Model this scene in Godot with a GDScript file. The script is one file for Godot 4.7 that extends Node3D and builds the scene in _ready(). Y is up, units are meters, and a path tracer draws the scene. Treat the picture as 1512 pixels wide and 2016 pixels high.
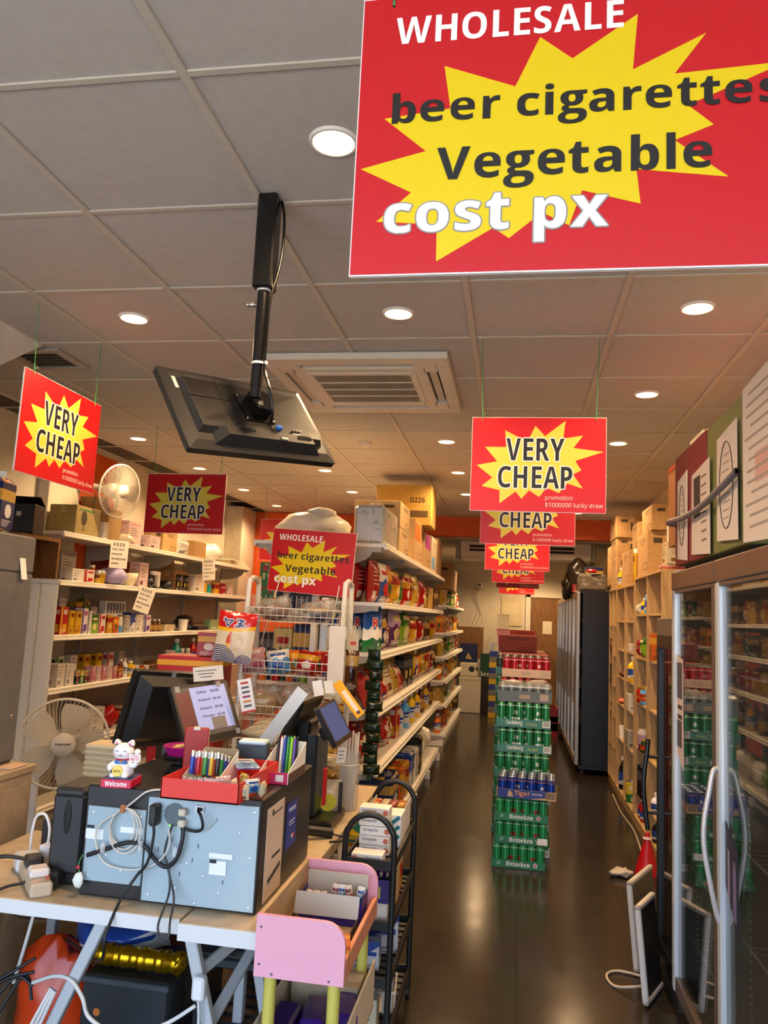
extends Node3D
# A convenience store seen from its open shopfront. x right, y up, -z into the shop; the eye stands at x 0, z 0.

const CEIL := 2.858
const LEFT := -3.6
const RIGHT := 1.36
const MID := -9.72      # orange beam
const BACK := -14.1
const FRONT := 1.4      # open shopfront

func _ready() -> void:
	set_view()
	set_light()
	build_shell()
	build_ceiling()
	build_signs()
	build_television()
	build_wall_shelving()
	build_gondola()
	build_wire_rack()
	build_counter()
	build_trolleys()
	build_beer()
	build_wood_shelves()
	build_fridges()
	build_rear()

func set_view() -> void:
	var cam := Camera3D.new()
	cam.name = "camera"
	add_child(cam)
	cam.fov = 2.0 * rad_to_deg(atan(1008.0 / 1524.4))
	cam.near = 0.05
	cam.far = 100.0
	cam.position = Vector3(0, 1.6, 0)
	cam.rotation_order = EULER_ORDER_YXZ
	cam.rotation = Vector3(0.131, 0.1712, 0.0481)
	cam.current = true

func set_light() -> void:
	var w := WorldEnvironment.new()
	w.name = "world_environment"
	var e := Environment.new()
	e.background_mode = Environment.BG_SKY
	var sky := Sky.new()
	var sm := ProceduralSkyMaterial.new()
	sm.sky_top_color = Color(0.62, 0.74, 0.92)
	sm.sky_horizon_color = Color(0.86, 0.90, 0.95)
	sm.ground_bottom_color = Color(0.42, 0.41, 0.40)
	sm.ground_horizon_color = Color(0.60, 0.60, 0.60)
	sm.sky_energy_multiplier = SKY
	sm.ground_energy_multiplier = SKY * 0.6
	sky.sky_material = sm
	e.sky = sky
	e.tonemap_mode = Environment.TONE_MAPPER_LINEAR
	e.tonemap_exposure = EXPOSURE
	e.sdfgi_enabled = true
	e.ssao_enabled = true
	e.ssil_enabled = true
	w.environment = e
	add_child(w)
	# high sun over the roof: it lights the street outside, not the shop
	var sun := DirectionalLight3D.new()
	sun.name = "sun"
	add_child(sun)
	sun.rotation_degrees = Vector3(-56, 160, 0)
	sun.light_color = Color(1.0, 0.95, 0.88)
	sun.light_energy = SUN
	sun.light_angular_distance = 0.6
	sun.shadow_enabled = true

const SKY := 2.4
const SUN := 9.0
const EXPOSURE := 1.12
const LAMP_ENERGY := 1.6

# ---------------------------------------------------------------- shapes
class Shape:
	var v := PackedVector3Array()
	var n := PackedVector3Array()
	var u := PackedVector2Array()
	var ix := PackedInt32Array()
	var t := Transform3D.IDENTITY

	func at(x: float, y: float, z: float, turn := 0.0) -> Shape:
		t = Transform3D(Basis(Vector3.UP, turn), Vector3(x, y, z))
		return self

	func put(tr: Transform3D) -> Shape:
		t = tr
		return self

	func vert(p: Vector3, nn: Vector3, uv := Vector2.ZERO) -> int:
		v.append(t * p)
		n.append((t.basis * nn).normalized())
		u.append(uv)
		return v.size() - 1

	func tri(a: Vector3, b: Vector3, c: Vector3) -> void:
		var nn := (b - a).cross(c - a)
		var i := vert(a, nn)
		vert(b, nn)
		vert(c, nn)
		ix.append_array(PackedInt32Array([i, i + 2, i + 1]))

	# a, b, c, d run anticlockwise seen from outside, from the lower left corner
	func quad(a: Vector3, b: Vector3, c: Vector3, d: Vector3) -> void:
		var nn := (b - a).cross(d - a)
		if nn.length_squared() < 1e-16:
			nn = (c - b).cross(d - b)
		var i := vert(a, nn, Vector2(0, 1))
		vert(b, nn, Vector2(1, 1))
		vert(c, nn, Vector2(1, 0))
		vert(d, nn, Vector2(0, 0))
		ix.append_array(PackedInt32Array([i, i + 2, i + 1, i, i + 3, i + 2]))

	# a box of size s about c, its edges cut by b
	func box(c: Vector3, s: Vector3, b := 0.0) -> Shape:
		var h := s * 0.5
		b = minf(b, minf(h.x, minf(h.y, h.z)) * 0.9)
		for f in 6:
			var ax := f / 2
			var sg := 1.0 if f % 2 == 0 else -1.0
			var nn := Vector3.ZERO
			nn[ax] = sg
			var up := Vector3.UP if ax != 1 else Vector3(0, 0, -sg)
			var rt := up.cross(nn)
			var hr := absf(rt.dot(h)) - b
			var hu := absf(up.dot(h)) - b
			var o := c + nn * h[ax]
			quad(o - rt * hr - up * hu, o + rt * hr - up * hu, o + rt * hr + up * hu, o - rt * hr + up * hu)
		if b > 0.0:
			for ax in 3:
				var a1 := (ax + 1) % 3
				var a2 := (ax + 2) % 3
				for s1 in [-1.0, 1.0]:
					for s2 in [-1.0, 1.0]:
						var p := Vector3.ZERO
						p[a1] = s1 * h[a1]
						p[a2] = s2 * (h[a2] - b)
						var q := Vector3.ZERO
						q[a1] = s1 * (h[a1] - b)
						q[a2] = s2 * h[a2]
						var l := Vector3.ZERO
						l[ax] = h[ax] - b
						if s1 * s2 > 0:
							quad(c + p - l, c + q - l, c + q + l, c + p + l)
						else:
							quad(c + q - l, c + p - l, c + p + l, c + q + l)
			for sx in [-1.0, 1.0]:
				for sy in [-1.0, 1.0]:
					for sz in [-1.0, 1.0]:
						var p1 := c + Vector3(sx * h.x, sy * (h.y - b), sz * (h.z - b))
						var p2 := c + Vector3(sx * (h.x - b), sy * h.y, sz * (h.z - b))
						var p3 := c + Vector3(sx * (h.x - b), sy * (h.y - b), sz * h.z)
						if sx * sy * sz > 0:
							tri(p1, p2, p3)
						else:
							tri(p1, p3, p2)
		return self

	# corner-to-corner box
	func slab(x0: float, y0: float, z0: float, x1: float, y1: float, z1: float, b := 0.0) -> Shape:
		return box(Vector3(x0 + x1, y0 + y1, z0 + z1) * 0.5, Vector3(absf(x1 - x0), absf(y1 - y0), absf(z1 - z0)), b)

	# a profile of (radius, height) turned about y; smooth also blends along the profile
	func lathe(p: PackedVector2Array, seg := 16, smooth := false) -> Shape:
		var total := 0.0
		for i in p.size() - 1:
			total += p[i].distance_to(p[i + 1])
		var run := 0.0
		for i in p.size() - 1:
			var d := p[i + 1] - p[i]
			if d.length() < 1e-7:
				continue
			var na := Vector2(d.y, -d.x).normalized()
			var nb := na
			if smooth and i > 0:
				var e := p[i] - p[i - 1]
				na = (na + Vector2(e.y, -e.x).normalized()).normalized()
			if smooth and i < p.size() - 2:
				var e := p[i + 2] - p[i + 1]
				nb = (nb + Vector2(e.y, -e.x).normalized()).normalized()
			var v0 := 1.0 - run / total
			run += d.length()
			var v1 := 1.0 - run / total
			var first := v.size()
			for k in seg + 1:
				var a := TAU * k / seg
				var c := Vector3(sin(a), 0, cos(a))
				vert(c * p[i].x + Vector3(0, p[i].y, 0), c * na.x + Vector3(0, na.y, 0), Vector2(float(k) / seg, v0))
				vert(c * p[i + 1].x + Vector3(0, p[i + 1].y, 0), c * nb.x + Vector3(0, nb.y, 0), Vector2(float(k) / seg, v1))
			for k in seg:
				var j := first + 2 * k
				ix.append_array(PackedInt32Array([j, j + 1, j + 3, j, j + 3, j + 2]))
		return self

	# a round bar through the points
	func tube(pts: PackedVector3Array, r: float, seg := 8, closed := false) -> Shape:
		var m := pts.size()
		var up := Vector3.UP
		var first := v.size()
		var rings := m + (1 if closed else 0)
		for i in rings:
			var p := pts[i % m]
			var a := pts[(i - 1 + m) % m] if closed or i > 0 else p
			var b := pts[(i + 1) % m] if closed or i < m - 1 else p
			var d := (b - a).normalized()
			if absf(d.dot(up)) > 0.99:
				up = Vector3.RIGHT if absf(d.x) < 0.9 else Vector3.BACK
			var s := d.cross(up).normalized()
			up = s.cross(d).normalized()
			for k in seg + 1:
				var w := TAU * k / seg
				var o := s * cos(w) + up * sin(w)
				vert(p + o * r, o, Vector2(float(k) / seg, float(i) / rings))
		for i in rings - 1:
			for k in seg:
				var j := first + i * (seg + 1) + k
				ix.append_array(PackedInt32Array([j, j + 1, j + seg + 2, j, j + seg + 2, j + seg + 1]))
		if not closed:
			for e in 2:
				var base := first + (0 if e == 0 else (m - 1) * (seg + 1))
				var c := vert(t.affine_inverse() * ((v[base] + v[base + seg / 2]) * 0.5), Vector3.UP)
				n[c] = (v[base] - v[base + 1]).cross(v[base] - v[base + 2]).normalized()
				for k in seg:
					ix.append_array(PackedInt32Array([c, base + k, base + k + 1]))
		return self

	func rod(a: Vector3, b: Vector3, r: float, seg := 8) -> Shape:
		return tube(PackedVector3Array([a, b]), r, seg)

	# a flat outline in x and y, from z0 to z1
	func plate(p: PackedVector2Array, z0: float, z1: float) -> Shape:
		var id := Geometry2D.triangulate_polygon(p)
		for side in 2:
			var z := z1 if side == 0 else z0
			var nn := Vector3(0, 0, 1 if side == 0 else -1)
			var first := v.size()
			for q in p:
				vert(Vector3(q.x, q.y, z), nn, q)
			for k in range(0, id.size(), 3):
				var ccw := (p[id[k + 1]] - p[id[k]]).cross(p[id[k + 2]] - p[id[k]]) > 0.0
				if ccw == (side == 0):
					ix.append_array(PackedInt32Array([first + id[k], first + id[k + 2], first + id[k + 1]]))
				else:
					ix.append_array(PackedInt32Array([first + id[k], first + id[k + 1], first + id[k + 2]]))
		var turn := -1.0 if Geometry2D.is_polygon_clockwise(p) else 1.0
		for i in p.size():
			var a := p[i]
			var b := p[(i + 1) % p.size()]
			if turn < 0:
				quad(Vector3(b.x, b.y, z1), Vector3(b.x, b.y, z0), Vector3(a.x, a.y, z0), Vector3(a.x, a.y, z1))
			else:
				quad(Vector3(a.x, a.y, z1), Vector3(a.x, a.y, z0), Vector3(b.x, b.y, z0), Vector3(b.x, b.y, z1))
		return self

	# a filled packet with crimped ends, standing on y 0, facing +z
	func bag(w: float, h: float, d: float, rng: RandomNumberGenerator, crumple := 1.0, nu := 8, nv := 10) -> Shape:
		var ph := rng.randf() * 9.0
		for side in 2:
			var sg := 1.0 if side == 0 else -1.0
			var pos := []
			for j in nv + 1:
				for i in nu + 1:
					var a := float(i) / nu
					var b := float(j) / nv
					var fu := pow(maxf(0.0, 1.0 - pow(absf(2.0 * a - 1.0), 2.6)), 0.62)
					var fv := pow(clampf(sin(PI * (0.04 + 0.92 * b)) * 1.25, 0.0, 1.0), 0.75) if j > 0 and j < nv else 0.0
					var pinch := 1.0 - 0.10 * fu * fv * 0.6 - 0.05 * sin(PI * b)
					var z := sg * d * 0.5 * fu * fv
					z += crumple * 0.06 * d * (sin(a * 11.0 + ph + b * 7.0) * sin(b * 13.0 + ph * 1.7)) * minf(1.0, fv * 2.0) * fu
					z += crumple * 0.01 * sin(a * 25.0 + ph) * (1.0 if j == 0 or j == nv else 0.0) * 0.3
					pos.append(Vector3((a - 0.5) * w * pinch, b * h, z))
			var first := v.size()
			for j in nv + 1:
				for i in nu + 1:
					var at_ := j * (nu + 1) + i
					var px: Vector3 = pos[j * (nu + 1) + mini(i + 1, nu)] - pos[j * (nu + 1) + maxi(i - 1, 0)]
					var py: Vector3 = pos[mini(j + 1, nv) * (nu + 1) + i] - pos[maxi(j - 1, 0) * (nu + 1) + i]
					vert(pos[at_], px.cross(py) * sg, Vector2(float(i) / nu, 1.0 - float(j) / nv))
			for j in nv:
				for i in nu:
					var k := first + j * (nu + 1) + i
					if side == 0:
						ix.append_array(PackedInt32Array([k, k + nu + 2, k + 1, k, k + nu + 1, k + nu + 2]))
					else:
						ix.append_array(PackedInt32Array([k, k + 1, k + nu + 2, k, k + nu + 2, k + nu + 1]))
		return self

	# a lumpy round body of the given half sizes
	func lump(c: Vector3, h: Vector3, rng: RandomNumberGenerator, rough := 0.12, nu := 12, nv := 8) -> Shape:
		var ph := rng.randf() * 9.0
		var pos := []
		for j in nv + 1:
			for i in nu + 1:
				var a := TAU * (i % nu) / nu
				var b := PI * j / nv
				var q := Vector3(sin(b) * cos(a), cos(b), sin(b) * sin(a))
				var k := 1.0 + rough * (sin(q.x * 5.0 + ph) * sin(q.y * 6.0 + ph * 2.0) + 0.6 * sin(q.z * 9.0 + ph * 3.0 + q.x * 4.0))
				pos.append(c + Vector3(q.x * h.x, q.y * h.y, q.z * h.z) * k)
		var first := v.size()
		for j in nv + 1:
			for i in nu + 1:
				var px: Vector3 = pos[j * (nu + 1) + (i + 1) % nu] - pos[j * (nu + 1) + (i - 1 + nu) % nu]
				var py: Vector3 = pos[mini(j + 1, nv) * (nu + 1) + i] - pos[maxi(j - 1, 0) * (nu + 1) + i]
				var nn := px.cross(py)
				if nn.length() < 1e-9:
					nn = pos[j * (nu + 1) + i] - c
				vert(pos[j * (nu + 1) + i], nn, Vector2(float(i) / nu, float(j) / nv))
		for j in nv:
			for i in nu:
				var k := first + j * (nu + 1) + i
				ix.append_array(PackedInt32Array([k, k + nu + 2, k + 1, k, k + nu + 1, k + nu + 2]))
		return self

	func mesh() -> ArrayMesh:
		var a := []
		a.resize(Mesh.ARRAY_MAX)
		a[Mesh.ARRAY_VERTEX] = v
		a[Mesh.ARRAY_NORMAL] = n
		a[Mesh.ARRAY_TEX_UV] = u
		a[Mesh.ARRAY_INDEX] = ix
		var m := ArrayMesh.new()
		m.add_surface_from_arrays(Mesh.PRIMITIVE_TRIANGLES, a)
		return m

func P(pts: Array) -> PackedVector2Array:
	var p := PackedVector2Array()
	for i in range(0, pts.size(), 2):
		p.append(Vector2(pts[i], pts[i + 1]))
	return p

func V(pts: Array) -> PackedVector3Array:
	var p := PackedVector3Array()
	for i in range(0, pts.size(), 3):
		p.append(Vector3(pts[i], pts[i + 1], pts[i + 2]))
	return p

# a smooth line through the points
func curve(pts: Array, per := 6) -> PackedVector3Array:
	var p := V(pts)
	var out := PackedVector3Array()
	for i in p.size() - 1:
		var a := p[maxi(i - 1, 0)]
		var d := p[mini(i + 2, p.size() - 1)]
		for k in per:
			out.append(p[i].cubic_interpolate(p[i + 1], a, d, float(k) / per))
	out.append(p[p.size() - 1])
	return out

func rounded(w: float, h: float, r: float, corners := 15, seg := 5) -> PackedVector2Array:
	var p := PackedVector2Array()
	var c := [Vector2(w / 2 - r, h / 2 - r), Vector2(-w / 2 + r, h / 2 - r), Vector2(-w / 2 + r, -h / 2 + r), Vector2(w / 2 - r, -h / 2 + r)]
	for k in 4:
		if corners & (1 << k):
			for s in seg + 1:
				var a := PI / 2 * (k + float(s) / seg)
				p.append(c[k] + Vector2(cos(a), sin(a)) * r)
		else:
			p.append(Vector2(w / 2 * (1 if k == 0 or k == 3 else -1), h / 2 * (1 if k < 2 else -1)))
	return p

# ---------------------------------------------------------------- nodes
var taken := {}

func numbered(called: String) -> String:
	if not taken.has(called):
		taken[called] = 0
		return called
	taken[called] += 1
	return "%s_%03d" % [called, taken[called]]

func tag(o: Node3D, label: String, category: String, group := "") -> Node3D:
	o.set_meta("label", label)
	o.set_meta("category", category)
	if group:
		o.set_meta("group", group)
	return o

func thing(called: String, label: String, category: String, at := Vector3.ZERO, turn := 0.0, group := "") -> Node3D:
	var o := Node3D.new()
	o.name = numbered(called)
	add_child(o)
	o.position = at
	o.rotation.y = turn
	return tag(o, label, category, group)

func part(called: String, s, m: Material, parent: Node = null) -> MeshInstance3D:
	var o := MeshInstance3D.new()
	o.mesh = s.mesh() if s is Shape else s
	o.name = called if parent else numbered(called)
	o.material_override = m
	(parent if parent else self).add_child(o, true)
	return o

func structure(called: String, s, m: Material) -> MeshInstance3D:
	var o := part(called, s, m)
	o.set_meta("kind", "structure")
	return o

func copy(o: Node3D, label: String, at: Vector3, turn := 0.0, group := "") -> Node3D:
	var base: String = o.get_meta("base", str(o.name))
	var c: Node3D = o.duplicate()
	c.name = numbered(base)
	add_child(c)
	c.position = at
	c.rotation = Vector3(0, turn, 0)
	c.set_meta("label", label)
	if group:
		c.set_meta("group", group)
	return c

func S() -> Shape:
	return Shape.new()

# ---------------------------------------------------------------- materials
var kept := {}

func mat(c: Color, rough := 0.6, metal := 0.0, key := "") -> StandardMaterial3D:
	var k := "%s|%.3f|%.3f|%s" % [c.to_html(), rough, metal, key]
	if not kept.has(k):
		var m := StandardMaterial3D.new()
		m.albedo_color = c
		m.roughness = rough
		m.metallic = metal
		kept[k] = m
	return kept[k]

func C(hex: String) -> Color:
	return Color.html(hex)

func glow(c: Color, energy: float) -> StandardMaterial3D:
	var k := "glow%s%.2f" % [c.to_html(), energy]
	if not kept.has(k):
		var m := StandardMaterial3D.new()
		m.albedo_color = c
		m.emission_enabled = true
		m.emission = c
		m.emission_energy_multiplier = energy
		kept[k] = m
	return kept[k]

func clear(c: Color, alpha: float, rough := 0.05) -> StandardMaterial3D:
	var k := "clear%s%.2f%.2f" % [c.to_html(), alpha, rough]
	if not kept.has(k):
		var m := StandardMaterial3D.new()
		m.albedo_color = Color(c.r, c.g, c.b, alpha)
		m.transparency = BaseMaterial3D.TRANSPARENCY_ALPHA
		m.roughness = rough
		kept[k] = m
	return kept[k]

func noise_tex(freq: float, a: Color, b: Color, size := 256, octaves := 4, type := FastNoiseLite.TYPE_SIMPLEX) -> NoiseTexture2D:
	var k := "noise%.4f%s%s%d%d" % [freq, a.to_html(), b.to_html(), size, type]
	if not kept.has(k):
		var f := FastNoiseLite.new()
		f.seed = 7
		f.noise_type = type
		f.frequency = freq
		f.fractal_octaves = octaves
		var g := Gradient.new()
		g.set_color(0, a)
		g.set_color(1, b)
		var t := NoiseTexture2D.new()
		t.width = size
		t.height = size
		t.seamless = true
		t.noise = f
		t.color_ramp = g
		kept[k] = t
	return kept[k]

func bump_tex(freq: float, strength: float, size := 256) -> NoiseTexture2D:
	var k := "bump%.4f%.2f" % [freq, strength]
	if not kept.has(k):
		var f := FastNoiseLite.new()
		f.seed = 11
		f.frequency = freq
		f.fractal_octaves = 3
		var t := NoiseTexture2D.new()
		t.width = size
		t.height = size
		t.seamless = true
		t.as_normal_map = true
		t.bump_strength = strength
		t.noise = f
		kept[k] = t
	return kept[k]

# a colour with fine uneven patches: one shared grey pattern, tinted
func toned(key: String, c: Color, rough: float, scale := 1.0, freq := 0.03, depth := 0.1, metal := 0.0) -> StandardMaterial3D:
	var m := textured("toned" + key, noise_tex(freq, Color(1.0 - depth, 1.0 - depth, 1.0 - depth), Color.WHITE), rough, scale, metal)
	m.albedo_color = c
	return m

func textured(key: String, tex: Texture2D, rough: float, scale := 1.0, metal := 0.0, world := true) -> StandardMaterial3D:
	if not kept.has(key):
		var m := StandardMaterial3D.new()
		m.albedo_texture = tex
		m.roughness = rough
		m.metallic = metal
		m.uv1_triplanar = true
		m.uv1_world_triplanar = world
		m.uv1_scale = Vector3.ONE * scale
		kept[key] = m
	return kept[key]

# wood with its grain along the given axis of the world
func wood(a: Color, b: Color, axis := 1, rough := 0.5) -> StandardMaterial3D:
	var key := "wood%s%d" % [a.to_html(), axis]
	if not kept.has(key):
		var m := StandardMaterial3D.new()
		m.albedo_texture = noise_tex(0.02, Color(0.78, 0.76, 0.72), Color.WHITE, 256, 5)
		m.albedo_color = a.lightened(0.08)
		m.roughness = rough
		m.uv1_triplanar = true
		m.uv1_world_triplanar = true
		var s := Vector3.ONE * 6.0
		s[axis] = 0.6
		m.uv1_scale = s
		kept[key] = m
	return kept[key]

# printed packaging: ground colour, band, patch and a few rows of small type
func print_mat(bg: Color, band: Color, patch: Color, style: int, rough := 0.35) -> StandardMaterial3D:
	var key := "print%s%s%s%d" % [bg.to_html(), band.to_html(), patch.to_html(), style]
	var own := key + "%.2f" % rough
	if kept.has(own):
		return kept[own]
	var m := StandardMaterial3D.new()
	m.roughness = rough
	m.albedo_color = Color(0.84, 0.83, 0.82)
	kept[own] = m
	if kept.has(key):
		m.albedo_texture = kept[key]
		return m
	var im := Image.create(64, 96, false, Image.FORMAT_RGB8)
	im.fill(bg)
	var rng := RandomNumberGenerator.new()
	rng.seed = key.hash()
	if style == 0:      # band across, round patch, type below
		im.fill_rect(Rect2i(0, 14, 64, 24), band)
		disc(im, 34, 58, 15, patch)
	elif style == 1:    # top half coloured, wavy edge
		for x in 64:
			im.fill_rect(Rect2i(x, 0, 1, 40 + int(6.0 * sin(x * 0.2))), band)
		disc(im, 30, 62, 17, patch)
		im.fill_rect(Rect2i(10, 16, 44, 12), patch)
	elif style == 2:    # upright stripe and blocks
		im.fill_rect(Rect2i(0, 0, 14, 96), band)
		im.fill_rect(Rect2i(22, 10, 34, 16), patch)
		im.fill_rect(Rect2i(22, 60, 34, 26), band)
	elif style == 3:    # diagonal
		for y in 96:
			im.fill_rect(Rect2i(0, y, clampi(96 - y - 20, 0, 64), 1), band)
		im.fill_rect(Rect2i(18, 34, 40, 14), patch)
	elif style == 4:    # busy mix
		for k in 26:
			im.fill_rect(Rect2i(rng.randi() % 60, rng.randi() % 90, 4 + rng.randi() % 16, 3 + rng.randi() % 12), [band, patch, bg, band.lightened(0.3)][k % 4])
	elif style == 5:    # plain with thin type
		im.fill_rect(Rect2i(8, 8, 48, 7), band)
		im.fill_rect(Rect2i(8, 70, 20, 16), patch)
	if style != 4:
		for r in 4:
			var y := 78 + r * 4
			if style == 5:
				y = 26 + r * 9
			im.fill_rect(Rect2i(8, y, 18 + rng.randi() % 30, 2), patch.lerp(Color.BLACK, 0.5) if bg.get_luminance() > 0.4 else Color(0.85, 0.83, 0.78))
	kept[key] = ImageTexture.create_from_image(im)
	m.albedo_texture = kept[key]
	return m

func disc(im: Image, cx: int, cy: int, r: int, c: Color) -> void:
	for y in range(-r, r + 1):
		var w := int(sqrt(float(r * r - y * y)))
		im.fill_rect(Rect2i(cx - w, cy + y, 2 * w + 1, 1), c)

# ---------------------------------------------------------------- lettering
var fonts := {}

func font(which: String, bold: bool) -> SystemFont:
	var k := which + str(bold)
	if not fonts.has(k):
		var f := SystemFont.new()
		f.font_names = PackedStringArray([which])
		f.font_weight = 700 if bold else 400
		fonts[k] = f
	return fonts[k]

# letters stretched to fill x0..x1, y0..y1 (local x, y), lying on z; grown > 0 thickens them into an outline
func letters(s: String, x0: float, y0: float, x1: float, y1: float, z: float, bold := true, grown := 0.0, which := "Droid Sans") -> ArrayMesh:
	var tm := TextMesh.new()
	tm.text = s
	tm.font = font(which, bold)
	tm.font_size = 32
	tm.pixel_size = 0.01
	tm.depth = 0.0 if grown > 0.0 else 0.01
	tm.curve_step = 1.5
	tm.depth = 0.004
	var box := tm.get_aabb()
	var sx := (x1 - x0) / maxf(box.size.x, 0.001)
	var sy := (y1 - y0) / maxf(box.size.y, 0.001)
	var src := tm.surface_get_arrays(0)
	var all_v := PackedVector3Array()
	var all_n := PackedVector3Array()
	var all_i := PackedInt32Array()
	var sv: PackedVector3Array = src[Mesh.ARRAY_VERTEX]
	var sn: PackedVector3Array = src[Mesh.ARRAY_NORMAL]
	var si: PackedInt32Array = src[Mesh.ARRAY_INDEX]
	var shifts := [Vector2.ZERO]
	if grown > 0.0:
		shifts = []
		for k in 8:
			shifts.append(Vector2(cos(TAU * k / 8), sin(TAU * k / 8)) * grown)
	for k in shifts.size():
		var d: Vector2 = shifts[k]
		var first := all_v.size()
		for i in sv.size():
			var p := sv[i]
			all_v.append(Vector3(x0 + (p.x - box.position.x) * sx + d.x, y0 + (p.y - box.position.y) * sy + d.y, z + (0.0004 if p.z > 0 else 0.0) + 0.00001 * k))
			all_n.append(sn[i])
		for i in si:
			all_i.append(first + i)
	var a := []
	a.resize(Mesh.ARRAY_MAX)
	a[Mesh.ARRAY_VERTEX] = all_v
	a[Mesh.ARRAY_NORMAL] = all_n
	a[Mesh.ARRAY_INDEX] = all_i
	var m := ArrayMesh.new()
	m.add_surface_from_arrays(Mesh.PRIMITIVE_TRIANGLES, a)
	return m

func nth(k: int) -> String:
	return ["first", "second", "third", "fourth", "fifth", "sixth", "seventh", "eighth", "ninth", "tenth", "eleventh", "twelfth", "thirteenth", "fourteenth", "fifteenth", "sixteenth", "seventeenth", "eighteenth", "nineteenth", "twentieth"][k] if k < 20 else "%dth" % (k + 1)

# ---------------------------------------------------------------- the room
func paint(key: String, c: Color, rough := 0.75) -> StandardMaterial3D:
	var m := toned("paint" + key, c.lightened(0.03), rough, 0.5, 0.012, 0.07)
	m.normal_enabled = true
	m.normal_texture = bump_tex(0.08, 2.0)
	m.normal_scale = 0.25
	return m

func build_shell() -> void:
	var cream := paint("cream", C("d9cfb8"))
	var orange := paint("orange", C("d8560f"), 0.55)
	var grey := paint("screed", C("4a463f"), 0.9)
	# floor: dark polished tiles over a screed
	var floor_ := structure("floor", S().slab(LEFT - 0.2, -0.2, BACK - 0.2, RIGHT + 0.2, -0.0135, FRONT), mat(C("1b1916"), 0.9))
	var tm := StandardMaterial3D.new()
	tm.albedo_texture = noise_tex(0.02, C("2e2820"), C("352e25"), 512, 5)
	tm.roughness = 0.2
	tm.roughness_texture = noise_tex(0.03, Color(0.75, 0.75, 0.75), Color(1, 1, 1), 256, 4)
	tm.metallic_specular = 0.3
	tm.uv1_triplanar = true
	tm.uv1_world_triplanar = true
	tm.uv1_scale = Vector3.ONE * 0.45
	var tile := S().box(Vector3.ZERO, Vector3(0.5985, 0.013, 0.5985)).mesh()
	for i in 9:
		for j in 26:
			var o := part("tile", tile, tm, floor_)
			o.position = Vector3(-3.25 + 0.6 * i, -0.0065, FRONT - 0.3 - 0.6 * j)
	structure("pavement", S().slab(-9, -0.25, FRONT, 8, -0.02, 14), paint("pavement", C("bdb6ab"), 0.9))
	structure("wall_left", S().slab(LEFT - 0.25, -0.2, BACK, LEFT, 3.1, FRONT), cream)
	structure("wall_right", S().slab(RIGHT, -0.2, BACK, RIGHT + 0.25, 3.1, FRONT), cream)
	structure("wall_back", S().slab(LEFT - 0.25, -0.2, BACK - 0.25, RIGHT + 0.25, 3.1, BACK), cream)
	structure("wall_front", S().slab(LEFT - 0.25, 2.62, FRONT - 0.12, RIGHT + 0.25, 3.2, FRONT + 0.12), cream)
	structure("wall_partition", S().slab(LEFT, 0, MID - 0.2, -1.3, CEIL, MID), orange)
	structure("beam_rear", S().slab(-1.3, 2.62, MID - 0.2, RIGHT, CEIL + 0.05, MID), orange)
	structure("trim_1", S().slab(LEFT - 0.02, 0, -6.42, LEFT + 0.012, CEIL, -5.72), orange)
	structure("pillar_left", S().slab(LEFT, 0, -5.72, LEFT + 0.1, CEIL, -5.3, 0.004), cream)
	structure("pillar_rear", S().slab(LEFT, 0, -9.7, LEFT + 0.22, CEIL, -9.2, 0.004), cream)
	structure("ceiling_rear", S().slab(LEFT, 2.62, BACK, RIGHT, 3.2, MID - 0.2), cream)
	# sloping soffit under a stair, upper left
	var soffit := S()
	soffit.t = Transform3D(Basis(Vector3.UP, PI / 2), Vector3(LEFT, 0, 0))
	soffit.plate(P([0.6, CEIL + 0.04, 3.42, CEIL + 0.04, 3.42, CEIL - 0.0, 2.3, 2.1, 0.6, 1.2]), 0.0, 1.22)
	structure("wall_soffit", soffit, paint("white", C("e4ded2")))

# ---------------------------------------------------------------- ceiling, lamps, vents
const GX := -1.4141
const GZ := -1.5916

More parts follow.
